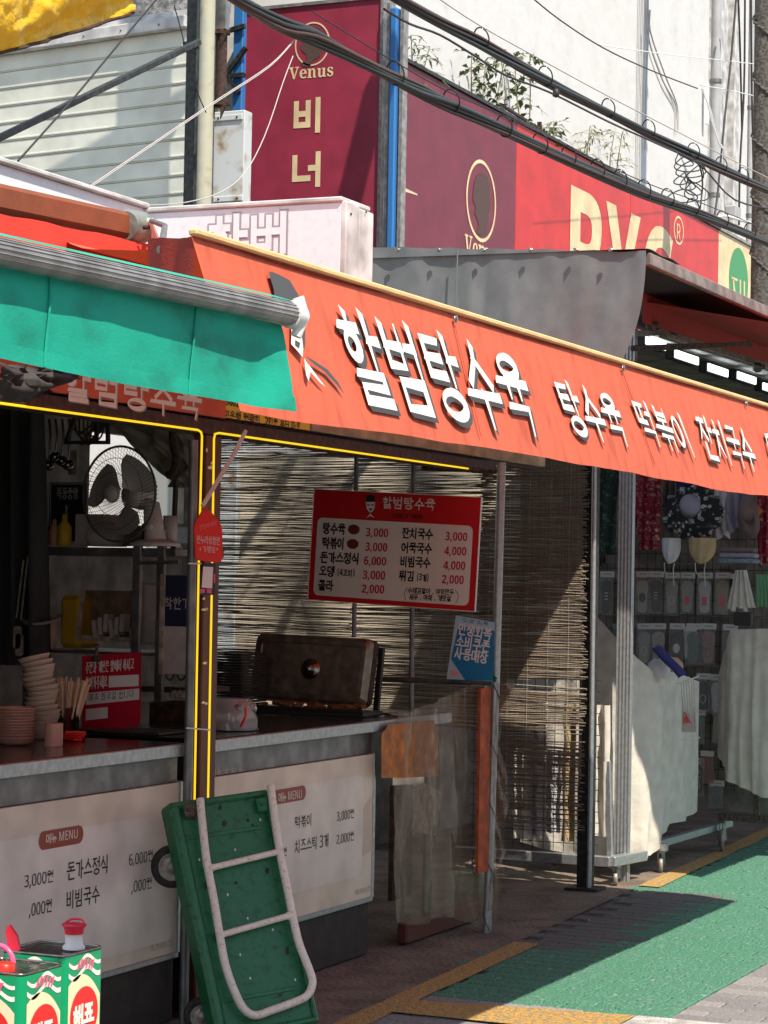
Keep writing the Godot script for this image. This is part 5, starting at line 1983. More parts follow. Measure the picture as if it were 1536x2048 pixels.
	var pl := Plane(Vector3(0, 0, 1), Vector3(0, 0, z + .03))
	m = MB.new(t.position)
	shape(m, pl, [[163, 1175], [172, 1178], [160, 1270], [262, 1275], [266, 1190], [272, 1190], [268, 1286], [150, 1278]], 0)
	part("rim", m, M.paper, t)
	part("back", bx(Vector2(165, 1180), Vector2(268, 1275), z - .08, .01, t.position), M.cardboard, t)
	for k in 6:
		m = MB.new(t.position)
		m.box(pZ(195 + k * 11, 1258 - (k % 3) * 6, z + .01), Vector3(.018, .07, .05), Basis(Vector3(0, 0, 1), rng.randf_range(-.4, .2)))
		part("papers", m, M.box_white, t)
	m = MB.new(pZ(85, 1245, z + .1))
	m.lathe(pZ(84, 1243, z + .12), [Vector2(0, 0), Vector2(.075, .004), Vector2(.082, .016)], 24, Basis(Vector3.RIGHT, .25))
	m.bar(pZ(74, 1252, z + .14), pZ(70, 1268, z + .16), .012, .004)
	solo("white_lid", "round white lid with a paper tag on the dark side of the rack", "plate", m, M.box_white, group)  # the round white piece is a lid
	# hanging ladles
	for q in [[[47, 1120], [33, 1235], [36, 1275]], [[56, 1112], [42, 1240], [40, 1290]]]:
		m = MB.new(pZ(q[2][0], q[2][1], -7.7))
		m.tube([pZ(q[0][0], q[0][1], -7.7), pZ(q[1][0], q[1][1], -7.7)], .004, 6)
		m.prism(rrect(.034, .09, .012), Transform3D(Basis.IDENTITY, pZ(q[2][0], q[2][1], -7.7)), .008)
		solo("wooden_paddle", "pale paddle hanging by a cord, %s the rack post" % ("farther from" if q[0][0] == 47 else "closer to"), "paddle", m, M.paper, "paddles hanging at the rack")
	# bottles, tins and pots crowding the shelves
	var clutter := [
		[128, 1092, .03, .13, "bin_yellow", "sauce_bottle", "yellow sauce bottle by the rack's left post"], [108, 1092, .026, .11, "bowl_pink", "sauce_bottle", "brownish sauce bottle standing left of the yellow one"], [88, 1092, .035, .08, "chrome", "steel_pot", "small steel pot on the top shelf's dark end"],
		[340, 1092, .03, .12, "box_white", "white_jar", "white jar on the top shelf beside the blue packs"], [70, 1297, .04, .09, "chrome", "steel_pot", "steel pot on the lower shelf below the white lid"], [98, 1297, .03, .11, "bowl_pale", "white_jar", "cream jar on the lower shelf next to the yellow bin"],
		[330, 1297, .025, .10, "pack_blue", "blue_tumbler", "pale blue tumbler on the lower shelf by the navy poster"], [345, 1297, .025, .08, "bowl_pink", "red_tumbler", "reddish tumbler next to the pale blue tumbler"], [268, 1297, .02, .12, "box_white", "white_bottle", "thin white bottle beside the paper basket"]]
	for q in clutter:
		var p := pZ(q[0], q[1], z + .02)
		m = MB.new(p)
		var r: float = q[2]
		var hh: float = q[3]
		if "bottle" in q[5]: m.lathe(p, [Vector2(0, 0), Vector2(r, .002), Vector2(r, hh * .6), Vector2(r * .4, hh * .78), Vector2(r * .35, hh * .95), Vector2(r * .2, hh), Vector2(0, hh)], 16)
		else: m.lathe(p, [Vector2(0, 0), Vector2(r * .9, .002), Vector2(r, hh), Vector2(r * .93, hh), Vector2(r * .85, .006)], 18)
		solo(q[5], q[6], q[5].get_slice("_", 1), m, M[q[4]], group)
	for k in 6:
		m = MB.new(pZ(75 + k * 12, 900, -7.85))
		var x := 72.0 + k * 13
		m.tube(smooth_line([pZ(x, 838, -7.85), pZ(x + 3, 870, -7.85), pZ(x, 905 + 8 * (k % 3), -7.85)], 4), .005, 6)
		m.lathe(pZ(x, 915 + 8 * (k % 3), -7.85), [Vector2(0, -.02), Vector2(.02, -.01), Vector2(.024, .008), Vector2(.02, .008)], 14, Basis(Vector3.RIGHT, 1.1))
		solo("ladle", "steel ladle hung under the stall roof, %s from the dark curtain" % ["first", "second", "third", "fourth", "fifth", "sixth"][k], "ladle", m, M.chrome, "ladles hung under the roof")
	# navy poster by the post
	t = thing("navy_poster", "navy and white poster leaning behind the brown post", "poster", pZ(352, 1350, -7.5))
	part("sheet", bx(Vector2(322, 1150), Vector2(392, 1350), -7.5, .006, t.position), M.navy, t)
	m = bx(Vector2(325, 1252), Vector2(392, 1350), -7.496, .004, t.position)
	part("white_field", m, M.box_white, t)
	part("border", bx(Vector2(320, 1148), Vector2(326, 1350), -7.492, .006, t.position), M.paper, t)
	m = MB.new(t.position)
	write(m, "착한가격", frameZ(-7.495, 330, 400, 1195, 1218, .003), .12)
	part("lettering", m, M.box_white, t)

func nth(k: int) -> String:
	return "topmost" if k == 0 else (["second", "third", "fourth", "fifth", "sixth", "seventh", "eighth", "ninth", "tenth"][k - 1] if k < 10 else "%dth" % (k + 1)) + " from the top"
func make_counter_goods() -> void:
	var H := .9455
	var group := "things on the counter"
	# leaning stack of pale bowls
	var b := pY(95, 1478, H)
	for k in 16:
		var m := MB.new(b)
		var s := k / 15.0
		var at := b + Vector3(-.02 + -.045 * s * s - .008 * sin(k * 1.3), .005 + k * .0165, -.02 * s)
		m.lathe(at, [Vector2(.028, 0), Vector2(.046, .004), Vector2(.056, .026), Vector2(.0585, .0275), Vector2(.053, .024), Vector2(.040, .006)], 22, Basis(Vector3(0, 0, 1), .02 + .014 * k) * Basis(Vector3(1, 0, 0), .04))
		solo("paper_bowl", "pale paper bowl, %s of the leaning stack beside the chopsticks" % nth(15 - k), "bowl", m, M.bowl_pale, "leaning stack of pale bowls")
	b = pY(28, 1490, H)
	for k in 11:
		var m := MB.new(b)
		m.lathe(b + Vector3(rng.randf_range(-.002, .002), .004 + k * .0095, 0), [Vector2(.04, 0), Vector2(.058, .006), Vector2(.068, .024), Vector2(.070, .025), Vector2(.062, .018)], 26)
		solo("pink_dish", "pinkish brown dish, %s of the low stack beside the pale bowls" % nth(10 - k), "dish", m, M.bowl_pink, "low stack of pinkish dishes")
	# steel cup of chopsticks
	b = pY(128, 1472, H)
	var t := thing("chopstick_cup", "steel cup crammed with wrapped wooden chopsticks", "cup", b)
	var m := MB.new(b)
	m.lathe(b, [Vector2(0, .002), Vector2(.050, .002), Vector2(.052, .10), Vector2(.0535, .102), Vector2(.050, .10), Vector2(.048, .006)], 28)
	part("cup", m, M.chrome, t)
	for k in 60:
		m = MB.new(b)
		var a := rng.randf() * TAU
		var r0 := sqrt(rng.randf()) * .06
		var lean := Vector3(cos(a) * r0 * 1.1 - .004, .185 + rng.randf_range(-.018, .012), sin(a) * r0)
		var p0 := b + Vector3(cos(a) * r0 * .6, .01, sin(a) * r0 * .6)
		m.bar(p0, p0 + lean, .009, .005, Vector3(cos(k), 0, sin(k)), .0015)
		part("chopstick", m, M.wood_stick if k % 3 else M.bowl_pale, t)
	b = pY(107, 1492, H)
	m = MB.new(b)
	m.tube([b, b + Vector3(0, .03, 0), b + Vector3(0, .075, 0)], [.03, .031, .030], 16)
	solo("orange_tumbler", "small reddish tumbler in front of the steel cup", "tumbler", m, M.bowl_pink)
	b = pY(150, 1482, H)
	for k in 4:
		m = MB.new(b)
		m.box(b + Vector3(.004 * k - .01, .006 + .008 * k, .0), Vector3(.07, .007, .035), Basis(Vector3.UP, .3 * k - .4), .002)
		solo("sauce_packet", "red sauce packet at the foot of the steel cup, %s" % nth(3 - k), "packet", m, M.tag_red, "red packets by the cup")
	# red notice with a clip
	var base := pY(222, 1462, H)
	var z := base.z
	t = thing("red_notice", "red order notice with white strips propped up by a clip", "notice", base)
	var pl := Plane(Vector3(0, 0, 1), Vector3(0, 0, z))
	m = MB.new(base)
	shape(m, pl, [[164, 1312], [283, 1304], [281, 1452], [163, 1462]], .0)
	part("board", m, M.notice_red, t)
	m = MB.new(base)
	for q in [[[218, 1352], [278, 1349], [278, 1372], [218, 1375]], [[172, 1386], [279, 1377], [279, 1399], [172, 1410]], [[172, 1418], [216, 1414], [216, 1436], [172, 1441]]]: shape(m, pl, q, .002)
	part("white_strips", m, M.menu_white, t)
	m = MB.new(base)
	write(m, "주문과 계산은 앞에서 하시고", frame(pl, Vector2(172, 1347), Vector2(269, 1339), Vector2(173, 1325), .003), .085)
	write(m, "들어가주세요", frame(pl, Vector2(172, 1378), Vector2(216, 1375), Vector2(172, 1354), .003), .085)
	part("lettering", m, M.menu_white, t)
	m = MB.new(base)
	write(m, "매주 화요일 쉽니다", frame(pl, Vector2(178, 1404), Vector2(270, 1394), Vector2(179, 1389), .004), .07, .3, true, 0, .12)
	part("handwriting", m, M.ink_black, t)
	m = MB.new(base)
	m.box(pZ(192, 1318, z + .008), Vector3(.035, .02, .02), Basis(Vector3(0, 0, 1), .1), .003)
	m.tube([pZ(192, 1312, z + .008), pZ(194, 1296, z + .008)], .006, 6)
	m.lathe(pZ(195, 1293, z + .004), [Vector2(.005, 0), Vector2(.01, .003), Vector2(.005, .006)], 12, Basis(Vector3.RIGHT, PI / 2))
	part("clip", m, M.hinge, t)
	# flat black tray below the notice
	b = pY(240, 1465, H)
	m = MB.new(b)
	m.box(b + Vector3(.03, .006, -.03), Vector3(.34, .01, .2), Basis.IDENTITY, .003)
	solo("black_mat", "thin black tray under the red notice", "tray", m, M.tray_black)
	# box and drawer of the next bay, seen behind the post
	b = pY(335, 1450, H)
	m = bx(Vector2(298, 1405), Vector2(372, 1446), b.z - .2, .2, b)
	solo("dark_box", "dark brown box on the counter behind the post", "box", m, M.wood_dark)
	m = bx(Vector2(280, 1372), Vector2(400, 1388), b.z - .35, .25, b)
	solo("steel_tray", "dull steel tray with a rag behind the red notice", "tray", m, M.hinge)
	m = MB.new(b)
	for k in 6: m.lathe(pZ(345 + k * 5, 1390 - (k % 2) * 4, b.z - .22), [Vector2(0, .012), Vector2(.014, .006), Vector2(.012, -.006), Vector2(0, -.012)], 7)
	solo("white_rag", "small crumpled white rag lying on the steel tray", "rag", m, M.box_white)
	# scissors
	var sz := b.z - .3
	t = thing("scissors", "black handled scissors standing in a cup behind the post", "scissors", pZ(352, 1362, sz))
	for q in [[340, 1345], [363, 1345]]:
		m = MB.new(t.position)
		var pts := []
		for k in 17: pts.append(pZ(q[0], q[1], sz) + Vector3(cos(TAU * k / 16) * .018, sin(TAU * k / 16) * .03, 0))
		m.tube(pts, .004, 6, false)
		part("handle", m, M.tray_black, t)
	m = MB.new(t.position)
	m.bar(pZ(346, 1330, sz), pZ(351, 1300, sz), .008, .003)
	m.bar(pZ(357, 1330, sz), pZ(351, 1300, sz), .008, .003)
	part("blades", m, M.steel_black, t)
	# stack of black trays
	b = pY(456, 1425, H)
	for k in 21:
		m = MB.new(b)
		var y := .01 + k * .0115
		m.box(b + Vector3(-.005 + rng.randf_range(-.003, .003), y, -.08), Vector3(.17, .004, .22), Basis(Vector3.UP, rng.randf_range(-.02, .02)), .0015)
		m.box(b + Vector3(-.005, y + .004, .031), Vector3(.165, .008, .006), Basis.IDENTITY, .002)
		m.box(b + Vector3(.08, y + .004, -.08), Vector3(.006, .008, .22), Basis.IDENTITY, .002)
		solo("black_tray", "black serving tray, %s of the tall stack beside the warming dish" % nth(20 - k), "tray", m, M.tray_black, "stack of black trays")
	# packs in a bag
	b = pY(452, 1462, H)
	t = thing("bag_of_containers", "clear plastic bag of gray lidded containers next to the post", "bag", b)
	for k in 3:
		m = MB.new(b)
		m.box(b + Vector3(-.01, .018 + k * .033, -.05), Vector3(.14, .03, .12), Basis.IDENTITY, .008)
		part("container", m, M.steel_dull if k != 1 else M.box_white, t)
	m = MB.new(b)
	var rows := []
	for i in 7:
		var row := []
		for k in 15:
			var a := TAU * k / 14
			var r := .105 * (1 + .1 * sin(k * 3.1 + i)) * (1.0 - .35 * pow(i / 6.0, 4))
			row.append(b + Vector3(cos(a) * r - .01, .004 + i * .019, -.05 + sin(a) * r * .85))
		rows.append(row)
	m.sheet(rows)
	part("film", m, M.clear_bag, t)
	m = MB.new(b)
	m.tube(smooth_line([b + Vector3(.075, .02, .03), b + Vector3(.095, .06, .03), b + Vector3(.09, .09, .02)], 4), .005, 5)
	part("red_tie", m, M.tag_red, t)
	# warming dish with its lid up
	b = pY(600, 1428, H)
	t = thing("warming_dish", "steel warming dish with fried food and its lid propped open", "warming dish", b)
	z = b.z
	var lp := Plane(Vector3(0, .12, 1).normalized(), Vector3(0, H + .02, z - .12))
	m = MB.new(b)
	var f := frame(lp, Vector2(502, 1398), Vector2(733, 1415), Vector2(519, 1265), 0)
	var lw := f.basis.x.length()
	var lh := f.basis.y.length()
	var cf := Transform3D(Basis(f.basis.x.normalized(), f.basis.y.normalized(), f.basis.z.normalized()), f * Vector3(.5, .5, 0))
	var prev: PackedVector2Array
	var levels := [[0.0, 0.0, .03], [.004, .026, .035], [.018, .036, .03], [.036, .038, .025], [.040, .030, .02]]
	for i in 4:
		var a := rrect(lw - levels[i][0] * 2, lh - levels[i][0] * 2, levels[i][2])
		var c := rrect(lw - levels[i + 1][0] * 2, lh - levels[i + 1][0] * 2, levels[i + 1][2])
		for k in a.size():
			var k2 := (k + 1) % a.size()
			m.quad(cf * Vector3(a[k].x, a[k].y, levels[i][1]), cf * Vector3(a[k2].x, a[k2].y, levels[i][1]), cf * Vector3(c[k2].x, c[k2].y, levels[i + 1][1]), cf * Vector3(c[k].x, c[k].y, levels[i + 1][1]))
	m.poly(rrect(lw - .08, lh - .08, .02), cf.translated_local(Vector3(0, 0, .030)))
	var lid := part("lid", m, M.lid_steel, t)
	m = MB.new(b)
	m.lathe(cf * Vector3(.005, .0, .03), [Vector2(.045, 0), Vector2(.042, .006), Vector2(.03, .008), Vector2(.02, .016), Vector2(.022, .03), Vector2(.012, .036), Vector2(0, .037)], 24, cf.basis * Basis(Vector3.RIGHT, PI / 2))
	part("knob", m, M.chrome, lid)
	m = MB.new(b)
	var back := rrect(lw, lh, .03)
	m.prism(back, cf.translated_local(Vector3(0, 0, -.05)), .045)
	part("lid_rim", m, M.rust, lid)
	m = MB.new(b)
	var dx0 := pZ(505, 1420, z).x
	var dx1 := pZ(745, 1420, z).x
	var cx := (dx0 + dx1) / 2
	m.box(Vector3(cx, H + .012, z - .01), Vector3(dx1 - dx0, .02, .2), Basis.IDENTITY, .004)
	m.box(Vector3(cx, H + .028, z + .09), Vector3(dx1 - dx0, .014, .01), Basis.IDENTITY, .003)
	part("pan", m, M.tray_black, t)
	for k in 24:
		m = MB.new(b)
		var at := Vector3(lerpf(dx0 + .04, dx1 - .06, rng.randf()), H + .03 + rng.randf() * .012, z - .03 + rng.randf_range(-.05, .05))
		m.box(at, Vector3(rng.randf_range(.03, .06), .014, .022), Basis.from_euler(Vector3(rng.randf_range(-.4, .4), rng.randf() * 3, rng.randf_range(-.3, .3))), .006)
		part("fried_piece", m, M.fried, t)
	# dark tongs post at the right of the dish
	m = MB.new(pZ(762, 1430, z - .3))
	m.bar(pZ(764, 1296, z - .3), pZ(752, 1425, z - .3), .022, .022)
	solo("dark_upright", "dark upright bar behind the right of the warming dish", "bar", m, M.steel_black)
	m = MB.new(pY(845, 1425, H))
	m.lathe(pY(790, 1432, H), [Vector2(0, .002), Vector2(.05, .002), Vector2(.055, .012), Vector2(.05, .01)], 18)
	solo("steel_plate", "small steel plate on the bare end of the counter", "plate", m, M.chrome)

# ------------------------------------------------------------------ boards and posters
func make_boards() -> void:
	var z := -9.15
	var pl := Plane(Vector3(0, 0, 1), Vector3(0, 0, z))
	var f := frame(pl, Vector2(614, 1199), Vector2(948, 1223), Vector2(630, 978), 0)
	var t := thing("menu_board", "red hanging menu board listing dishes and prices in two columns", "menu board", f * Vector3(.5, 0, 0))
	var ex := f.basis.x.normalized()
	var ey := f.basis.z.cross(ex)
	var cf := Transform3D(Basis(ex, ey, f.basis.z), f * Vector3(.5, .5, 0))
	var w := f.basis.x.length()
	var h := f.basis.y.length()
	var m := MB.new(t.position)
	m.prism(PackedVector2Array([Vector2(-w / 2, -h / 2), Vector2(w / 2, -h / 2), Vector2(w / 2, h / 2), Vector2(-w / 2, h / 2)]), cf.translated_local(Vector3(0, 0, -.012)), .012)
	part("board", m, M.menu_red, t)
	m = MB.new(t.position)
	for s in [[-w / 2, 0, .003, h], [w / 2, 0, .003, h], [0, -h / 2, w, .003], [0, h / 2, w, .003]]:
		m.box(cf * Vector3(s[0], s[1], -.004), Vector3(s[2], s[3], .012), cf.basis)
	part("edge", m, M.menu_white, t)
	m = MB.new(t.position)
	m.poly(rrect(w * .93, h * .70, .025), cf.translated_local(Vector3(-.002, -h * .105, .0012)))
	part("price_field", m, M.menu_white, t)
	var line := func(mb: MB, s: String, x0: float, y0: float, x1: float, hp: float, wd: float, br := 0.0) -> void:
		write(mb, s, frame(pl, Vector2(x0, y0), Vector2(x1, y0 + (x1 - x0) * .045), Vector2(x0 + hp * .07, y0 - hp), .0028), wd, br)
	m = MB.new(t.position)
	for q in [["탕수육", 646, 1067, 692, 21], ["떡볶이", 645, 1096, 690, 21], ["돈가스정식", 641, 1125, 720, 21], ["오뎅", 639, 1152, 670, 20], ["콜라", 637, 1180, 668, 20], ["잔치국수", 805, 1076, 867, 20], ["어묵국수", 803, 1105, 865, 20], ["비빔국수", 801, 1133, 862, 20], ["튀김", 799, 1161, 830, 19], ["수제김말이 · 야끼만두", 816, 1186, 909, 11], ["새우 · 야채 · 게맛살", 819, 1199, 903, 11], ["(4꼬치)", 675, 1152, 710, 13], ["(3개)", 834, 1162, 858, 13]]:
		(line as Callable).call(m, q[0], q[1], q[2], q[3], q[4], .15)
	for q in [[[814, 1176], [809, 1188], [812, 1201]], [[911, 1180], [917, 1192], [912, 1206]]]:
		var pts := []
		for p in q: pts.append(pP(p[0], p[1], pl) + Vector3(0, 0, .002))
		m.tube(smooth_line(pts, 4), .0012, 4)
	part("dish_names", m, M.ink_black, t)
	m = MB.new(t.position)
	for q in [["3,000", 732, 1072, 778], ["3,000", 731, 1101, 776], ["6,000", 728, 1129, 774], ["3,000", 726, 1157, 772], ["2,000", 724, 1185, 770], ["3,000", 891, 1080, 936], ["4,000", 889, 1109, 934], ["4,000", 887, 1138, 932], ["2,000", 884, 1166, 929]]:
		(line as Callable).call(m, q[0], q[1], q[2], q[3], 16.5, .12)
	part("prices", m, M.price_red, t)
	m = MB.new(t.position)
	(line as Callable).call(m, "할범탕수육", 765.0, 1016.0, 872.0, 22.0, .12, .6)
	part("title", m, M.menu_white, t)
	m = MB.new(t.position)
	(line as Callable).call(m, "SINCE 1996", 786.0, 1036.0, 846.0, 9.0, .1)
	shape(m, pl, [[733, 992], [741, 989], [750, 992], [750, 1003], [733, 1003]], .0028)
	shape(m, pl, [[735, 1009], [740, 1009], [740, 1011], [735, 1011]], .0045)
	shape(m, pl, [[743, 1009], [748, 1009], [748, 1011], [743, 1011]], .0045)
	shape(m, pl, [[738, 1017], [746, 1017], [742, 1022]], .0045)
	part("emblem_ink", m, M.ink_black, t)
	m = MB.new(t.position)
	shape(m, pl, [[732, 1004], [751, 1004], [750, 1016], [745, 1024], [740, 1025], [734, 1018]], .0035)
	shape(m, pl, [[733, 1036], [741, 1027], [750, 1036], [741, 1032]], .0035)
	part("emblem_face", m, M.menu_white, t)
	m = MB.new(t.position)
	for q in [[708, 1059], [706, 1088]]:
		m.poly(oval(.029, .022), Transform3D(cf.basis, pP(q[0], q[1], pl) + Vector3(0, 0, .0026)))
	part("dish_pictures", m, M.food_red, t)
	# blue poster
	pl = Plane(Vector3(0, 0, 1), Vector3(0, 0, -9.13))
	t = thing("blue_poster", "pale blue poster with bold white slogan leaning on the rail", "poster", pZ(940, 1360, -9.13))
	m = MB.new(t.position)
	shape(m, pl, [[912, 1231], [990, 1245], [985, 1363], [893, 1358]], 0)
	part("sheet", m, M.poster_pale, t)
	m = MB.new(t.position)
	shape(m, pl, [[917, 1252], [989, 1262], [986, 1362], [930, 1360], [902, 1318]], .0012)
	part("blue_field", m, M.poster_blue, t)
	m = MB.new(t.position)
	for q in [["민생회복", 916, 1268, 984], ["소비쿠폰", 912, 1293, 980], ["사용매장", 909, 1316, 976]]:
		write(m, q[0], frame(pl, Vector2(q[1], q[2]), Vector2(q[3], q[2] + 12), Vector2(q[1] + 3, q[2] - 22), .0028), .14)
	part("lettering", m, M.white_print, t)
	m = MB.new(t.position)
	write(m, "민생 회복", frame(pl, Vector2(926, 1243), Vector2(978, 1252), Vector2(927, 1236), .0024), .12)
	part("small_print", m, M.poster_blue, t)
	m = MB.new(t.position)
	shape(m, pl, [[899, 1345], [903, 1339], [915, 1342], [919, 1350], [906, 1353]], .0014)
	part("pink_mark", m, M.pink_print, t)
	# red tag on the post
	var X := FX + .075
	pl = Plane(Vector3(1, 0, .55).normalized(), pX(416, 1070, X))
	t = thing("red_tag", "bright red tag shaped plaque hanging on the brown post", "tag", pP(416, 1122, pl))
	m = MB.new(t.position)
	shape(m, pl, [[412, 1013], [418, 1018], [440, 1045], [444, 1056], [446, 1115], [442, 1123], [434, 1125], [398, 1121], [391, 1114], [388, 1056], [391, 1046], [407, 1016]], 0)
	shape(m, pl, [[412, 1013], [418, 1018], [440, 1045], [444, 1056], [446, 1115], [442, 1123], [434, 1125], [398, 1121], [391, 1114], [388, 1056], [391, 1046], [407, 1016]], -.004)
	part("plate", m, M.tag_red, t)
	m = MB.new(t.position)
	write(m, "온누리상품권", frame(pl, Vector2(393, 1086), Vector2(440, 1090), Vector2(393, 1071), .0015), .15)
	write(m, "가맹점", frame(pl, Vector2(405, 1104), Vector2(431, 1106), Vector2(405, 1092), .0015), .15)
	for x in [400, 434]: shape(m, pl, [[x, 1094], [x + 2, 1098], [x, 1102], [x - 2, 1098]], .0015)
	part("lettering", m, M.pink_print, t)
	m = MB.new(t.position)
	write(m, "안녕하세요", frame(pl, Vector2(399, 1060), Vector2(433, 1050), Vector2(400, 1050), .0015), .06, .4)
	part("handwriting", m, M.pink_print, t)
	m = MB.new(t.position)
	var hole := []
	for k in 13: hole.append(pP(415, 1020, pl) + (pl.normal.cross(Vector3.UP) * cos(TAU * k / 12) + Vector3.UP * sin(TAU * k / 12)) * .005 + pl.normal * .002)
	m.tube(hole, .0015, 5, false)
	part("eyelet", m, M.chrome, t)
	pl = Plane(Vector3(1, 0, .2).normalized(), pX(416, 1150, X - .02))
	t = thing("striped_label", "narrow navy and pink label with a blank white square below the red tag", "label", pP(416, 1190, pl))
	m = MB.new(t.position)
	shape(m, pl, [[407, 1126], [431, 1126], [430, 1190], [399, 1190], [402, 1150]], 0)
	part("strip", m, M.navy, t)
	m = MB.new(t.position)
	shape(m, pl, [[406, 1133], [426, 1134], [424, 1177], [403, 1175]], .001)
	part("white_square", m, M.menu_white, t)
	m = MB.new(t.position)
	shape(m, pl, [[400, 1178], [410, 1178], [409, 1186], [399, 1186]], .001)
	shape(m, pl, [[413, 1178], [423, 1178], [423, 1187], [413, 1186]], .001)
	shape(m, pl, [[427, 1148], [430, 1148], [430, 1166], [427, 1166]], .001)
	part("pink_blocks", m, M.plastic_pink, t)
	m = MB.new(pX(400, 1122, FX + .04))
	m.tube([pX(377, 1127, FX + .06), pX(402, 1127, FX + .06)], .003, 5)
	m.tube([pX(373, 1456, FX + .06), pX(421, 1460, FX + .06)], .003, 5)
	solo("cable_tie", "white cable ties binding the pipe to the brown post", "cable tie", m, M.plastic_white)

# ------------------------------------------------------------------ clothing stall goods
func drape(name_: String, label: String, cat: String, path: Array, tops: Array, bots: Array, mat: Material, fold: float, s: int, group := "") -> MeshInstance3D:
	# a cloth hung round a path of (x, z); tops and bots are heights along it
	var n := 60
	var rows := []
	var o := Vector3(path[0].x, bots[0], path[0].y)
	var m := MB.new(o)
	var total := 0.0
	for i in path.size() - 1: total += path[i].distance_to(path[i + 1])
	var at := func(arr: Array, u: float):
		var k := u * (arr.size() - 1)
		var i := mini(int(k), arr.size() - 2)
		return lerp(arr[i], arr[i + 1], k - i)
	for i in 22:
		var v := i / 21.0
		var row := []
		for k in n:
			var u := float(k) / (n - 1)
			var p: Vector2 = (at as Callable).call(path, u)
			var p2: Vector2 = (at as Callable).call(path, minf(u + .01, 1.0))
			var p3: Vector2 = (at as Callable).call(path, maxf(u - .01, 0.0))
			var nn := (p2 - p3).normalized()
			nn = Vector2(-nn.y, nn.x)
			var top: float = (at as Callable).call(tops, u)
			var bot: float = (at as Callable).call(bots, u)
			var y := lerpf(top, bot, v)
			var d := fold * (sin(u * 23.0 + ripple.get_noise_2d(u * 4 + s, v * .7) * 4.0) * .8 + .5 * sin(u * 57.0 + v * 2.0 + s) + ripple.get_noise_2d(u * 7 + s * 3, v * 1.2) * 1.2) * (.25 + v) * smoothstep(0.0, .16, minf(u, 1.0 - u) + .03)
			p += nn * d
			row.append(Vector3(p.x, y, p.y))
		rows.append(row)
	m.sheet(rows)
	return solo(name_, label, cat, m, mat, group)

func sole() -> PackedVector2Array:
	return PackedVector2Array([Vector2(0, .5), Vector2(.16, .48), Vector2(.27, .40), Vector2(.30, .26), Vector2(.24, .02), Vector2(.22, -.2), Vector2(.24, -.38), Vector2(.16, -.48), Vector2(0, -.5), Vector2(-.16, -.48), Vector2(-.24, -.38), Vector2(-.22, -.2), Vector2(-.24, .02), Vector2(-.30, .26), Vector2(-.27, .40), Vector2(-.16, .48)])
func scaled(p: PackedVector2Array, w: float, h: float) -> PackedVector2Array:
	var out := PackedVector2Array()
	for q in p: out.append(Vector2(q.x * w, q.y * h))
	return out

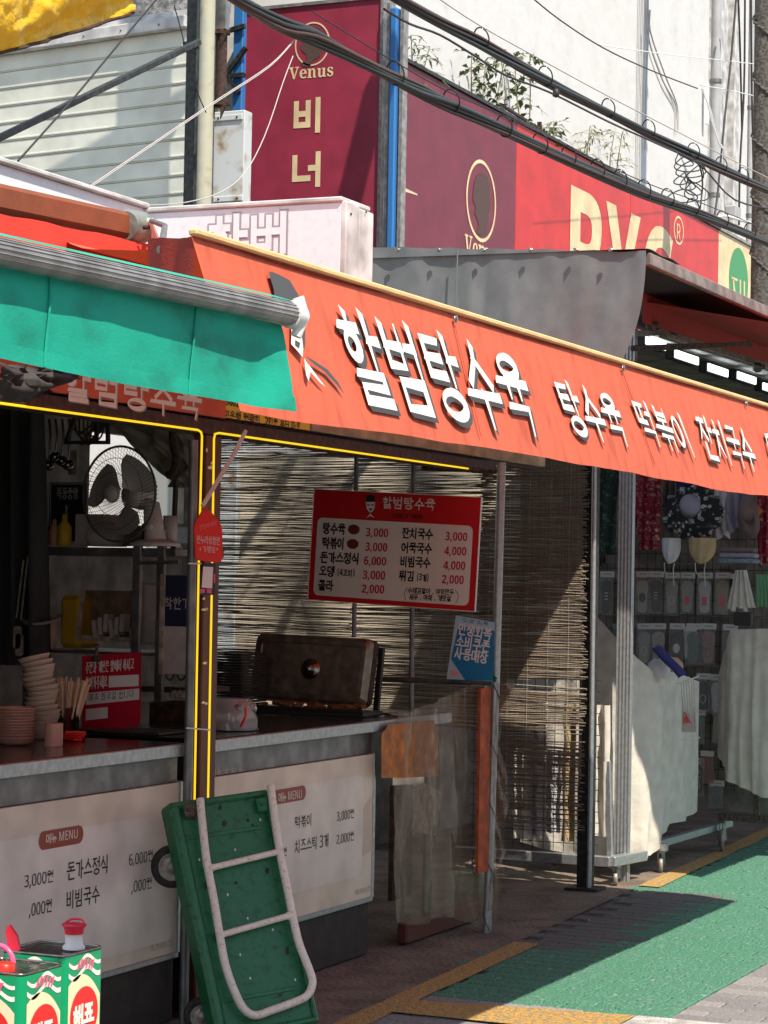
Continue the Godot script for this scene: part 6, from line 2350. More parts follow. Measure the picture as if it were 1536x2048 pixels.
func make_clothes() -> void:
	# covered racks
	drape("covered_rack", "white cloth covered rack in sunlight behind the aluminium post", "covered rack", [Vector2(-4.3, -11.36), Vector2(-3.98, -11.26), Vector2(-3.72, -11.28), Vector2(-3.62, -11.5), Vector2(-3.60, -11.8), Vector2(-3.61, -12.3)], [1.60, 1.46, 1.20, 1.05, 1.05, .98], [.14, .10, .08, .10, .24, .26], M.cover_white, .02, 1)
	drape("covered_rack", "pale gray cloth covered rack in the shade beyond the hanging gloves", "covered rack", [Vector2(-3.62, -12.72), Vector2(-3.5, -12.52), Vector2(-3.3, -12.5), Vector2(-2.95, -12.56)], [1.0, 1.27, 1.28, 1.27], [.55, .42, .34, .32], M.cover_gray, .013, 5)
	var t := thing("wheeled_rack_base", "steel rack base on casters below the white cover", "rack", Vector3(-3.7, 0, -12))
	var m := MB.new(t.position)
	m.bar(Vector3(-3.66, .135, -11.5), Vector3(-3.62, .135, -13.0), .04, .04, Vector3.UP, .003)
	part("rail", m, M.galvanised, t)
	m = MB.new(t.position)
	m.bar(Vector3(-4.2, .135, -11.62), Vector3(-3.56, .135, -11.58), .04, .04, Vector3.UP, .003)
	part("rail", m, M.galvanised, t)
	for q in [Vector3(-3.60, 0, -11.6), Vector3(-3.66, 0, -12.95), Vector3(-4.2, 0, -11.6)]:
		caster(t, q, .115)
	t = thing("wheeled_rack_base", "steel rack base on casters below the pale gray cover", "rack", Vector3(-3.3, 0, -12.7))
	m = MB.new(t.position)
	m.bar(Vector3(-3.6, .2, -12.7), Vector3(-2.9, .2, -12.7), .04, .04, Vector3.UP, .003)
	part("rail", m, M.hinge, t)
	m = MB.new(t.position)
	m.bar(Vector3(-3.38, .2, -12.7), Vector3(-3.38, .5, -12.7), .035, .035, Vector3.RIGHT, .003)
	part("upright", m, M.hinge, t)
	for q in [Vector3(-3.58, 0, -12.7), Vector3(-2.95, 0, -12.7)]: caster(t, q, .18)
	# garment rack behind the torn blind
	t = thing("garment_rack", "low steel garment rack with wire grid behind the torn blind", "rack", Vector3(-4.0, 0, -10.95))
	m = MB.new(t.position)
	m.bar(Vector3(-4.5, .12, -10.95), Vector3(-3.66, .12, -10.95), .05, .05, Vector3.UP, .003)
	part("rail", m, M.galvanised, t)
	m = MB.new(t.position)
	m.bar(Vector3(-3.66, .12, -10.95), Vector3(-3.60, .12, -11.3), .05, .05, Vector3.UP, .003)
	part("rail", m, M.galvanised, t)
	m = MB.new(t.position)
	m.bar(Vector3(-3.68, .12, -11.0), Vector3(-3.70, .62, -11.0), .03, .03, Vector3.RIGHT, .003)
	part("upright", m, M.galvanised, t)
	m = MB.new(t.position)
	for k in 13: m.tube([Vector3(-4.4 + k * .055, .16, -10.93), Vector3(-4.4 + k * .055, 1.1, -10.93)], .002, 4)
	for k in 16: m.tube([Vector3(-4.42, .2 + k * .055, -10.935), Vector3(-3.72, .2 + k * .055, -10.935)], .002, 4)
	part("wire_grid", m, M.steel_black, t)
	for q in [Vector3(-3.64, 0, -10.97), Vector3(-4.4, 0, -10.97)]: caster(t, q, .1)
	var g := "folded garments behind the torn blind"
	var names := [["white blouse hung behind the torn blind", "cover_white"], ["blue and white patterned blouse behind the torn blind", "cloth_multi"], ["pale lilac blouse behind the torn blind", "hat_white"], ["cream vest behind the torn blind", "hat_beige"], ["white patterned trousers at the rack's lower left", "cloth_multi"], ["white vest next to the rack upright", "cover_white"]]
	for k in 6:
		m = MB.new(Vector3(-4.2 + k * .085, .2, -11.0))
		var rows := []
		for i in 8:
			var row := []
			for j in 7:
				var u := j / 6.0 - .5
				var v := i / 7.0
				row.append(Vector3(-4.16 + k * .085 + u * .085, lerpf(.66 + .24 * (k % 2), .2 + .02 * (k % 3), v), -11.0 + .025 * sin(u * 9 + k) + ripple.get_noise_2d(u * 6 + k, v * 5) * .05))
			rows.append(row)
		m.sheet(rows)
		solo("garment", names[k][0], "garment", m, M[names[k][1]], g)
	# wall of sock packs
	var z := -13.0
	t = thing("display_grid", "black wire display grid carrying rows of sock packs", "display grid", Vector3(-3.9, 0, z))
	m = MB.new(t.position)
	m.box(Vector3(-3.9, 1.35, z - .05), Vector3(1.6, 2.3, .02))
	part("backing", m, M.dark_inside, t)
	m = MB.new(t.position)
	for k in 30: m.tube([Vector3(-4.65 + k * .05, .3, z - .02), Vector3(-4.65 + k * .05, 2.35, z - .02)], .002, 4)
	for k in 22: m.tube([Vector3(-4.68, .35 + k * .09, z - .016), Vector3(-3.1, .35 + k * .09, z - .016)], .002, 4)
	part("wires", m, M.steel_dark, t)
	for y in [1128, 1232, 1332]:
		m = MB.new(t.position)
		m.tube([pZ(1195, y - 4, z + .02), pZ(1536, y + 3, z + .02)], .004, 6)
		part("hanging_rail", m, M.steel_dull, t)
	var packs := [
		[1215, 1142, 88, 1, "black socks with bars behind the aluminium post"], [1287, 1142, 88, 0, "cream foot socks with a dark oval next to the aluminium post"], [1314, 1142, 86, 1, "black foot socks with three white bars"], [1345, 1144, 86, 2, "gray green foot socks with a small logo"], [1376, 1144, 84, 2, "plain gray socks with a red badge in the top row"], [1411, 1144, 86, 3, "white foot socks with a red label"], [1446, 1144, 86, 4, "tan foot socks with a red label"],
		[1290, 1246, 84, 2, "gray socks in the middle row by the aluminium post"], [1318, 1246, 84, 0, "cream dotted socks in the middle row"], [1355, 1246, 84, 1, "black foot socks with a white heel spot"], [1388, 1246, 84, 6, "green gray socks with leopard cuff in the middle row"], [1418, 1246, 84, 5, "pink socks with leopard cuff in the middle row"], [1461, 1248, 80, 6, "dull green socks half behind the gray cover"],
		[1408, 1346, 78, 1, "dark brown socks in the lower row"], [1436, 1348, 80, 3, "gray pack with white laces in the lower row"], [1397, 1418, 70, 6, "green foot socks below the hanging gloves"], [1396, 1515, 76, 1, "black and white speckled pack near the floor"], [1434, 1560, 56, 6, "green socks near the floor under the gray cover"]]
	for q in packs:
		var p := pZ(q[0], q[1], z + .02)
		var hh := absf(pZ(q[0], q[1], z).y - pZ(q[0], q[1] + q[2], z).y)
		t = thing("sock_pack", q[4], "socks", p - Vector3(0, hh, 0), "packs of socks on the display grid")
		m = MB.new(t.position)
		m.box(p + Vector3(0, -.02, 0), Vector3(.088, .034, .004), Basis(Vector3(0, 0, 1), rng.randf_range(-.03, .03)))
		var card := part("card", m, M.card_white, t)
		m = MB.new(t.position)
		m.box(p + Vector3(.0, -.018, .0025), Vector3(.05, .004, .001))
		m.lathe(p + Vector3(.028, -.045, .004), [Vector2(.0035, .002), Vector2(.008, .002), Vector2(.008, 0)], 10, Basis(Vector3.RIGHT, PI / 2))
		part("card_print", m, M.ink_black, card)
		m = MB.new(t.position)
		m.prism(scaled(sole(), .125, hh * .74), Transform3D(Basis.IDENTITY, p + Vector3(0, -hh * .58, .004)), .012)
		var sk := part("sock", m, M["sock_%d" % q[3]], t)
		m = MB.new(t.position)
		if "red" in q[4]: m.poly(rrect(.028, .05, .004), Transform3D(Basis.IDENTITY, p + Vector3(0, -hh * .68, .0175)))
		elif "spot" in q[4] or "oval" in q[4]: m.poly(oval(.021, .028), Transform3D(Basis.IDENTITY, p + Vector3(0, -hh * .6, .0175)))
		elif "bars" in q[4]:
			for k in 3: m.poly(rrect(.022, .005, .001), Transform3D(Basis.IDENTITY, p + Vector3(0, -hh * (.5 + .07 * k), .0175)))
		elif "leopard" in q[4] or "dotted" in q[4] or "speckled" in q[4]:
			for k in 26: m.poly(oval(.003, .0025, 7), Transform3D(Basis.IDENTITY, p + Vector3(rng.randf_range(-.026, .026), -hh * (.3 + .32 * rng.randf()), .0172 + k * .00004)))
			ring(m, Transform3D(Basis.IDENTITY, p + Vector3(0, -hh * .72, .0175)), .018, .026, .003, 18)
		else: ring(m, Transform3D(Basis.IDENTITY, p + Vector3(0, -hh * .66, .0175)), .018, .026, .003, 18)
		part("sock_print", m, M.price_red if "red" in q[4] else (M.ink_black if q[3] in [0, 5, 6] else M.card_white), sk)
		m = MB.new(t.position)
		m.poly(rrect(.09, hh * 1.0, .006), Transform3D(Basis.IDENTITY, p + Vector3(0, -hh * .5, .021)))
		part("sleeve", m, M.sleeve, t)
	# hats and cloths at the top
	z = -12.5
	m = MB.new(pZ(1300, 1110, z))
	var rows := []
	for i in 14:
		var row := []
		var v := i / 13.0
		for j in 10:
			var u := j / 9.0
			var p := pZ(lerpf(1272 + 8 * v, 1330 - 14 * v, u), lerpf(940, 1100, v), z - .05)
			p.z += .03 * sin(u * 14 + v * 3) + ripple.get_noise_2d(u * 5, v * 6) * .05
			row.append(p)
		rows.append(row)
	m.sheet(rows)
	solo("red_scarf", "dark red flowered cloth hanging beside the black sun hat", "scarf", m, M.cloth_red)
	m = MB.new(pZ(1215, 1110, z))
	rows = []
	for i in 12:
		var row := []
		var v := i / 11.0
		for j in 9:
			var u := j / 8.0
			var p := pZ(lerpf(1190, 1240 - 8 * v, u), lerpf(935, 1110, v), z - .1)
			p.z += .03 * sin(u * 12 + v * 4)
			row.append(p)
		rows.append(row)
	m.sheet(rows)
	solo("green_scarf", "dark green patterned cloth between blind and aluminium post", "scarf", m, M.cloth_green)
	t = thing("sun_hat", "black flowered sun hat with neck flap hanging brim outwards", "hat", pZ(1385, 1095, z))
	var c := pZ(1385, 1018, z)
	m = MB.new(t.position)
	rows = []
	for i in 8:
		var s := i / 7.0
		var row := []
		for k in 41:
			var a := TAU * k / 40
			var r := lerpf(.055, .165 + .012 * sin(k * 2.1), s)
			row.append(c + Vector3(cos(a) * r * 1.08, sin(a) * r * .92 - .02 * s, .05 - .05 * s + .012 * sin(a * 7) * s))
		rows.append(row)
	m.sheet(rows)
	part("brim", m, M.hat_black, t)
	m = MB.new(t.position)
	m.lathe(c + Vector3(0, .02, .03), [Vector2(.062, 0), Vector2(.06, .03), Vector2(.045, .055), Vector2(.02, .066), Vector2(0, .068)], 24, Basis(Vector3.RIGHT, PI / 2 - .15))
	part("crown", m, M.hat_lilac, t)
	for q in [["white_hat", 1342, 1108, "hat_white", "white cap peak hanging below the flowered sun hat", .042], ["beige_hat", 1404, 1108, "hat_beige", "beige cap with cord tie below the flowered sun hat", .06]]:
		c = pZ(q[1], q[2], z + .02)
		t = thing(q[0], q[4], "cap", c - Vector3(0, .07, 0))
		m = MB.new(t.position)
		rows = []
		for i in 7:
			var row := []
			var v := i / 6.0
			for j in 26:
				var u := j / 25.0 * 2 - 1
				row.append(c + Vector3(u * q[5] * 1.35 * sqrt(1.0 - .75 * pow(maxf(0.0, v - .3) / .7, 2.0)), .09 - .145 * v * (1 - .12 * u * u), (.06 * (1 - u * u) + .006 * sin(u * 9 + v * 3)) * (1.0 - .5 * v * v)))
			rows.append(row)
		m.sheet(rows)
		part("crown", m, M[q[3]], t)
		m = MB.new(t.position)
		for s in [-1, 1]: m.tube(smooth_line([c + Vector3(s * .03, -.05, .03), c + Vector3(s * .025, -.1, .035), c + Vector3(s * .02 + .01, -.15 - .03 * s, .03)], 4), .003, 5)
		part("cords", m, M.glove_white, t)
	t = thing("mauve_cap", "mauve gray cap with wide brim and an orange diamond badge", "cap", pZ(1500, 1090, z))
	c = pZ(1498, 1035, z)
	m = MB.new(t.position)
	rows = []
	for i in 8:
		var row := []
		var s := i / 7.0
		for k in 25:
			var a := TAU * k / 24
			var r := lerpf(.03, .115, s)
			row.append(c + Vector3(cos(a + .5) * r * .72 + .02 * s * sin(a), sin(a) * r * 1.05, .05 * cos(a * 1.0) * s + .03 * sin(s * PI)))
		rows.append(row)
	m.sheet(rows)
	part("brim", m, M.hat_mauve, t)
	m = MB.new(t.position)
	m.lathe(c + Vector3(.0, .03, .0), [Vector2(.06, 0), Vector2(.058, .03), Vector2(.04, .06), Vector2(0, .07)], 18, Basis(Vector3(1, .6, 0).normalized(), 1.3))
	part("crown", m, M.hat_mauve, t)
	m = MB.new(t.position)
	m.box(pZ(1520, 1022, z + .09), Vector3(.028, .028, .003), Basis(Vector3(0, 0, 1), PI / 4))
	part("badge", m, M.panel_orange, t)
	# stack of folded cloth and the shelf under the caps
	for k in 3:
		m = MB.new(pZ(1480, 1120, z))
		m.box(pZ(1478, 1122 - k * 11, z - .1), Vector3(.22 - .01 * k, .026, .12), Basis(Vector3.UP, .05 * k), .01)
		solo("folded_cloth", ["lowest blue gray folded cloth under the mauve cap", "middle slate folded cloth under the mauve cap", "topmost mauve folded cloth under the mauve cap"][k], "cloth", m, [M.pack_blue, M.hat_lilac, M.hat_mauve][k], "folded cloths below the caps")
	# gloves
	z = -12.35
	for k in 7:
		m = MB.new(pZ(1470 + k * 7, 1222, z))
		rows = []
		for i in 9:
			var v := i / 8.0
			var row := []
			for j in 5:
				var u := j / 4.0 - .5
				var x: float = 1482 + (k - 3) * lerpf(3.0, 8.0, v)
				var p := pZ(x + u * lerpf(5, 11, v), lerpf(1140, 1218 + 5 * sin(k * 2.0), v), z + .01 * (k % 2))
				p.z += .018 * cos(u * PI) + .004 * sin(v * 30 + k)
				row.append(p)
			rows.append(row)
		m.sheet(rows)
		solo("white_glove", "white knitted glove, %s in the bunch counting from the sock packs" % ["first", "second", "third", "fourth", "fifth", "sixth", "seventh"][k], "glove", m, M.glove_white, "bunch of white knitted gloves")
	for k in 4:
		m = MB.new(pZ(1518 + k * 8, 1215, z))
		m.tube(smooth_line([pZ(1516 + k * 6, 1150, z), pZ(1517 + k * 7, 1185, z + .02), pZ(1516 + k * 8, 1212, z)], 5), .013, 7)
		solo("green_glove", "green knitted glove, %s from the white bunch" % ["first", "second", "third", "fourth"][k], "glove", m, M.glove_green, "bunch of green knitted gloves")
	m = MB.new(pZ(1495, 1240, z))
	m.box(pZ(1487, 1238, z), Vector3(.10, .075, .05), Basis.IDENTITY, .006)
	solo("comb_box", "black box with a white price tag under the white gloves", "box", m, M.ink_black)
	# hanging strings of small gloves at the corner of the white cover
	z = -11.75
	for k in 6:
		m = MB.new(pZ(1370 + k * 4, 1460, z))
		var x0 := 1362 + k * 5.0
		m.tube(smooth_line([pZ(x0, 1364 - k * 2, z), pZ(x0 + 3, 1410, z + .01 * sin(k)), pZ(x0 + 4, 1452, z)], 4), [.003, .003, .003, .003, .004, .006, .008, .009, .009], 5)
		m.lathe(pZ(x0 + 4, 1458, z), [Vector2(0, .02), Vector2(.009, .01), Vector2(.008, -.012), Vector2(0, -.02)], 8)
		solo("mitten_string", "white mitten on a cord, %s from the covered rack" % ["first", "second", "third", "fourth", "fifth", "sixth"][k], "mitten", m, M.glove_white, "white mittens on cords at the covered rack")
	m = MB.new(pZ(1380, 1480, z))
	m.tube(smooth_line([pZ(1352, 1368, z + .02), pZ(1372, 1362, z + .03), pZ(1398, 1352, z + .02)], 4), .004, 5)
	m.tube(smooth_line([pZ(1362, 1480, z + .02), pZ(1378, 1478, z + .03), pZ(1400, 1475, z + .02)], 4), .004, 5)
	solo("hanger_arms", "pale wire hanger arms holding the white mittens", "hanger", m, M.plastic_white)
	m = MB.new(pZ(1376, 1440, z))
	for k in 5: m.tube(smooth_line([pZ(1368, 1424, z + .02), pZ(1372 + k * 2, 1432 + k * 3, z + .025), pZ(1366 + k * 4, 1446, z + .02)], 4), .003, 5)
	solo("red_cord", "red cord tied round the white mittens", "ribbon", m, M.plastic_red)  # a cord, looped and tied
	# caps lying on the cover
	t = thing("blue_baseball_hat", "blue and white cap lying on top of the white cover", "cap", pZ(1330, 1340, -11.5))
	m = MB.new(t.position)
	rows = []
	for i in 10:
		var v := i / 9.0
		var row := []
		for j in 6:
			var u := j / 5.0
			var p := pZ(lerpf(1305, 1358, v) + u * 16, lerpf(1300, 1362, pow(v, 1.2)) - u * 10 + 4 * sin(v * 5), -11.5)
			p.z += .05 * sin(u * PI)
			row.append(p)
		rows.append(row)
	m.sheet(rows)
	part("peak", m, M.hat_blue, t)
	m = MB.new(t.position)
	m.lathe(pZ(1318, 1338, -11.55), [Vector2(.06, -.03), Vector2(.062, .01), Vector2(.045, .04), Vector2(0, .055)], 18, Basis(Vector3(0, 0, 1), -.4))
	part("crown", m, M.hat_white, t)
	m = MB.new(pZ(1350, 1325, -11.7))
	m.lathe(pZ(1347, 1332, -11.7), [Vector2(.05, -.02), Vector2(.052, .01), Vector2(.04, .035), Vector2(0, .05)], 18, Basis(Vector3(0, 0, 1), -.5))
	solo("beige_cloth_cap", "beige cap crown resting behind the blue cap peak", "cap", m, M.hat_beige)
	# more cloths and pouches crowding the stall
	var more := [
		[1262, 1292, 930, 1050, "cloth_green", "black and green cloth strip right behind the aluminium post"], [1326, 1352, 925, 1060, "hat_mauve", "plain mauve scarf above the sun hat's brim"], [1425, 1462, 940, 1075, "cloth_multi", "pale patterned scarf between sun hat and mauve cap"],
		[1452, 1490, 950, 1060, "hat_lilac", "lilac gray scarf behind the mauve cap"], [1512, 1545, 960, 1130, "cloth_red", "wine red flowered cloth beyond the mauve cap"], [1352, 1420, 925, 985, "hat_blue", "navy cloth showing above the sun hat"], [1196, 1218, 1010, 1130, "hat_mauve", "brown scarf end beside the reed blind"]]
	for q in more:
		m = MB.new(pZ((q[0] + q[1]) / 2.0, q[3], -12.72))
		rows = []
		for i in 9:
			var row := []
			var v := i / 8.0
			for j in 8:
				var u := j / 7.0
				var p := pZ(lerpf(q[0] + 3 * v, q[1] - 5 * v, u), lerpf(q[2], q[3] + 6 * sin(u * 7), v), -12.72)
				p.z += .025 * sin(u * 13 + q[0]) + ripple.get_noise_2d(u * 5 + q[0], v * 5) * .04
				row.append(p)
			rows.append(row)
		m.sheet(rows)
		solo("hanging_cloth", q[5], "cloth", m, M[q[4]], "cloths crowding the clothing stall")
	var k2 := 0
	for q in [[1240, 1246, 6, "gray pouch behind the aluminium post in the middle row"], [1475, 1146, 1, "black pouch at the end of the top row"], [1330, 1346, 2, "gray pouch behind the blue cap"], [1366, 1350, 5, "rose pouch just above the hanger arms"], [1468, 1352, 4, "tan pouch at the edge of the gray cover"], [1382, 1250, 3, "pale pouch squeezed between green and pink socks"], [1440, 1420, 0, "cream pouch beside the green foot socks"], [1416, 1500, 5, "rose pouch beside the speckled pack"], [1455, 1470, 1, "black pouch low beside the gray cover"]]:
		var p := pZ(q[0], q[1], -13.0 + .012)
		t = thing("hanging_pouch", q[3], "pouch", p - Vector3(0, .2, 0), "small pouches on the display grid")
		m = MB.new(t.position)
		m.prism(rrect(.075, .17, .012), Transform3D(Basis(Vector3(0, 0, 1), rng.randf_range(-.08, .08)), p + Vector3(0, -.11, 0)), .014)
		part("pouch", m, M["sock_%d" % q[2]], t)
		m = MB.new(t.position)
		m.prism(rrect(.078, .03, .004), Transform3D(Basis(Vector3(0, 0, 1), rng.randf_range(-.08, .08)), p + Vector3(0, -.02, .0)), .018)
		part("header_card", m, M.card_white if k2 % 2 else M.pack_blue, t)
		k2 += 1
	for q in [[1224, 1828, .025], [1178, 1840, .018], [1010, 1905, .02], [1290, 1850, .012]]:
		var p := pY(q[0], q[1], .006)
		m = MB.new(p)
		m.box(p, Vector3(q[2], .005, .007), Basis(Vector3.UP, q[0] * .7), .002)
		solo("litter", ["white cigarette end on the shaded green paving", "pale scrap of litter close to the dark post", "brown scrap of litter on the yellow line", "tiny pale scrap near the sunlit edge"][[1224, 1178, 1010, 1290].find(q[0])], "litter", m, M.paper, "litter on the ground")
func caster(t: Node3D, at: Vector3, h: float) -> void:
	var m := MB.new(t.position)
	var r := h * .36
	m.lathe(at + Vector3(0, r, 0), [Vector2(0, .012), Vector2(r * .4, .012), Vector2(r * .85, .011), Vector2(r, .006), Vector2(r, -.006), Vector2(r * .85, -.011), Vector2(0, -.012)], 16, Basis(Vector3(0, 0, 1), PI / 2) * Basis(Vector3(1, 0, 0), .3))
	var w := part("caster", m, M.wheel_hub, t)
	m = MB.new(t.position)
	m.bar(at + Vector3(.016, r, 0), at + Vector3(.012, h, .012), .006, .03)
	m.bar(at + Vector3(-.016, r, 0), at + Vector3(-.012, h, .012), .006, .03)
	m.box(at + Vector3(0, h - .006, .01), Vector3(.045, .012, .045))
	part("fork", m, M.steel, w)

# ------------------------------------------------------------------ hand truck and oil cans
func make_street_things() -> void:
	var TL := Vector3(-3.72, .761, -6.546)
	var TR := TL + Vector3(.215, .035, -.29)
	var BL := Vector3(-3.456, .03, -6.447)
	var ex := (TR - TL).normalized()
	var ez := ex.cross(TL - BL).normalized()
	if ez.z < 0: ez = -ez
	var ey := ez.cross(ex).normalized()
	var w := TL.distance_to(TR)
	var l := TL.distance_to(BL) + .0
	var c := BL + ex * w / 2 + ey * l / 2
	var b := Basis(ex, ey, ez)
	var t := thing("platform_truck", "green platform hand truck stood on end against the counter", "hand truck", BL + ex * w / 2)
	var m := MB.new(t.position)
	# tray: a deck with a raised rim
	m.box(c - ez * .02, Vector3(w - .02, l - .02, .03), b, .006)
	var deck := part("deck", m, M.truck_green, t)
	m = MB.new(t.position)
	m.box(c - ex * (w / 2 - .02) - ez * .035, Vector3(.04, l, .09), b, .012)
	m.box(c + ex * (w / 2 - .008) - ez * .03, Vector3(.016, l, .075), b, .006)
	m.box(c + ey * (l / 2 - .01) - ez * .03, Vector3(w, .022, .08), b, .008)
	m.box(c - ey * (l / 2 - .01) - ez * .03, Vector3(w, .022, .08), b, .008)
	part("rim", m, M.truck_green, t)
	var dpl := Plane(ez, c - ez * .0045)
	for q in [[440, 1615, 4, 6], [448, 1648, 6, 7], [534, 1742, 5, 7], [411, 1772, 4, 8], [574, 1902, 5, 8], [505, 1650, 3, 3], [432, 1870, 4, 14], [520, 1656, 2, 3], [560, 1990, 4, 3]]:
		m = MB.new(t.position)
		var ring_px := []
		for k in 9:
			var a := TAU * k / 9
			var rr := rng.randf_range(.6, 1.15)
			ring_px.append([q[0] + cos(a) * q[2] * rr, q[1] + sin(a) * q[3] * rr])
		shape(m, dpl, ring_px, .0012)
		part("grease_spot", m, M.rubber, deck)
	for q in [[388, 1676], [398, 1720], [495, 1837], [500, 1957], [520, 1640], [470, 1700], [545, 1860], [455, 1790], [590, 1960], [480, 1910]]:
		m = MB.new(t.position)
		shape(m, dpl, [[q[0] - 2, q[1]], [q[0], q[1] - 4], [q[0] + 2, q[1] - 1], [q[0] + 1, q[1] + 3]], .0015)
		part("paint_chip", m, M.plastic_milky, deck)
	for q in [[.0, .27], [.0, -.27]]:
		m = MB.new(t.position)
		m.box(c + ey * q[1] - ez * .004, Vector3(w * .72, .014, .006), b, .002)
		part("pressed_rib", m, M.truck_green, deck)
	for q in [[-.17, -.2], [.0, .1], [.1, .3], [-.11, .33], [.12, -.05], [-.05, -.33]]:
		m = MB.new(t.position)
		m.lathe(c + ex * q[0] * .9 + ey * q[1] - ez * .0045, [Vector2(0, .0012), Vector2(.005, .001), Vector2(.006, 0)], 10, b * Basis(Vector3.RIGHT, PI / 2))
		part("rivet", m, M.steel_black, deck)
	# folded handle
	var pl := Plane(ez, c + ez * .032)
	m = MB.new(t.position)
	var path := []
	for q in [[400, 1597], [404, 1640], [413, 1720], [428, 1800], [441, 1880], [452, 1935], [470, 1985], [488, 2018], [510, 2031], [540, 2022], [592, 2003], [615, 1990], [625, 1966], [618, 1938], [600, 1893], [589, 1850], [575, 1780], [557, 1690], [541, 1571]]:
		path.append(pP(q[0], q[1], pl))
	m.tube(smooth_line(path, 3), .0135, 12)
	var hd := part("handle", m, M.truck_handle, t)
	for q in [[417, 1737, 563, 1702], [438, 1871, 583, 1830]]:
		m = MB.new(t.position)
		var a := pP(q[0], q[1], pl)
		var e := pP(q[2], q[3], pl)
		m.tube([a, a.lerp(e, .08), a.lerp(e, .92), e], [.017, .0105, .0105, .017], 10)
		part("rung", m, M.truck_handle, hd)
	for q in [[386, 1618], [532, 1606]]:
		m = MB.new(t.position)
		m.box(pP(q[0], q[1], pl) - ez * .022, Vector3(.05, .05, .02), b, .006)
		m.lathe(pP(q[0] - 6, q[1], pl) - ez * .012, [Vector2(0, .006), Vector2(.006, .005), Vector2(.007, 0)], 8, b * Basis(Vector3.RIGHT, PI / 2))
		part("hinge_plate", m, M.hinge if q[0] < 400 else M.truck_green, t)
	# wheels on the far side
	for q in [[344, 1733, .07], [404, 2032, .06]]:
		var wc := pP(q[0], q[1], Plane(ez, c - ez * .12))
		m = MB.new(t.position)
		var wb := Basis(Vector3.UP, .55) * Basis(Vector3.RIGHT, PI / 2)
		var r: float = q[2]
		m.lathe(wc, [Vector2(r * .66, .016), Vector2(r * .85, .02), Vector2(r, .012), Vector2(r, -.012), Vector2(r * .85, -.02), Vector2(r * .66, -.016)], 28, wb)
		var wheel := part("wheel", m, M.tyre, t)
		m = MB.new(t.position)
		m.lathe(wc, [Vector2(0, .016), Vector2(.012, .018), Vector2(.016, .008), Vector2(r * .55, .006), Vector2(r * .66, .014), Vector2(r * .66, -.014), Vector2(0, -.014)], 28, wb)
		part("rim", m, M.wheel_hub, wheel)
		m = MB.new(t.position)
		m.bar(wc + ez * .0, c - ez * .03 + ex * (-w * .3) + ey * ((wc - c).dot(ey)), .02, .05)
		part("fork", m, M.steel_dull, wheel)
	# oil cans on a low crate
	var X := -2.55
	var hw := .16
	var cr := Vector3(X - hw / 2, 0, -4.08)
	t = thing("low_crate", "gray plastic crate under the two oil cans", "crate", cr)
	for q in [[0, .36, 0, .22, .02, .5], [0, .18, .24, .22, .36, .02], [0, .18, -.24, .22, .36, .02], [-.1, .18, 0, .02, .36, .46], [.1, .18, 0, .02, .36, .46]]:
		m = MB.new(t.position)
		m.box(cr + Vector3(q[0], q[1], q[2]), Vector3(q[3], q[4], q[5]), Basis.IDENTITY, .004)
		part("panel", m, M.pipe_gray, t)
	oil_can(Vector3(X, .37, -3.919), hw, .325, false)
	oil_can(Vector3(X - .006, .37, -4.085), hw, .338, true)
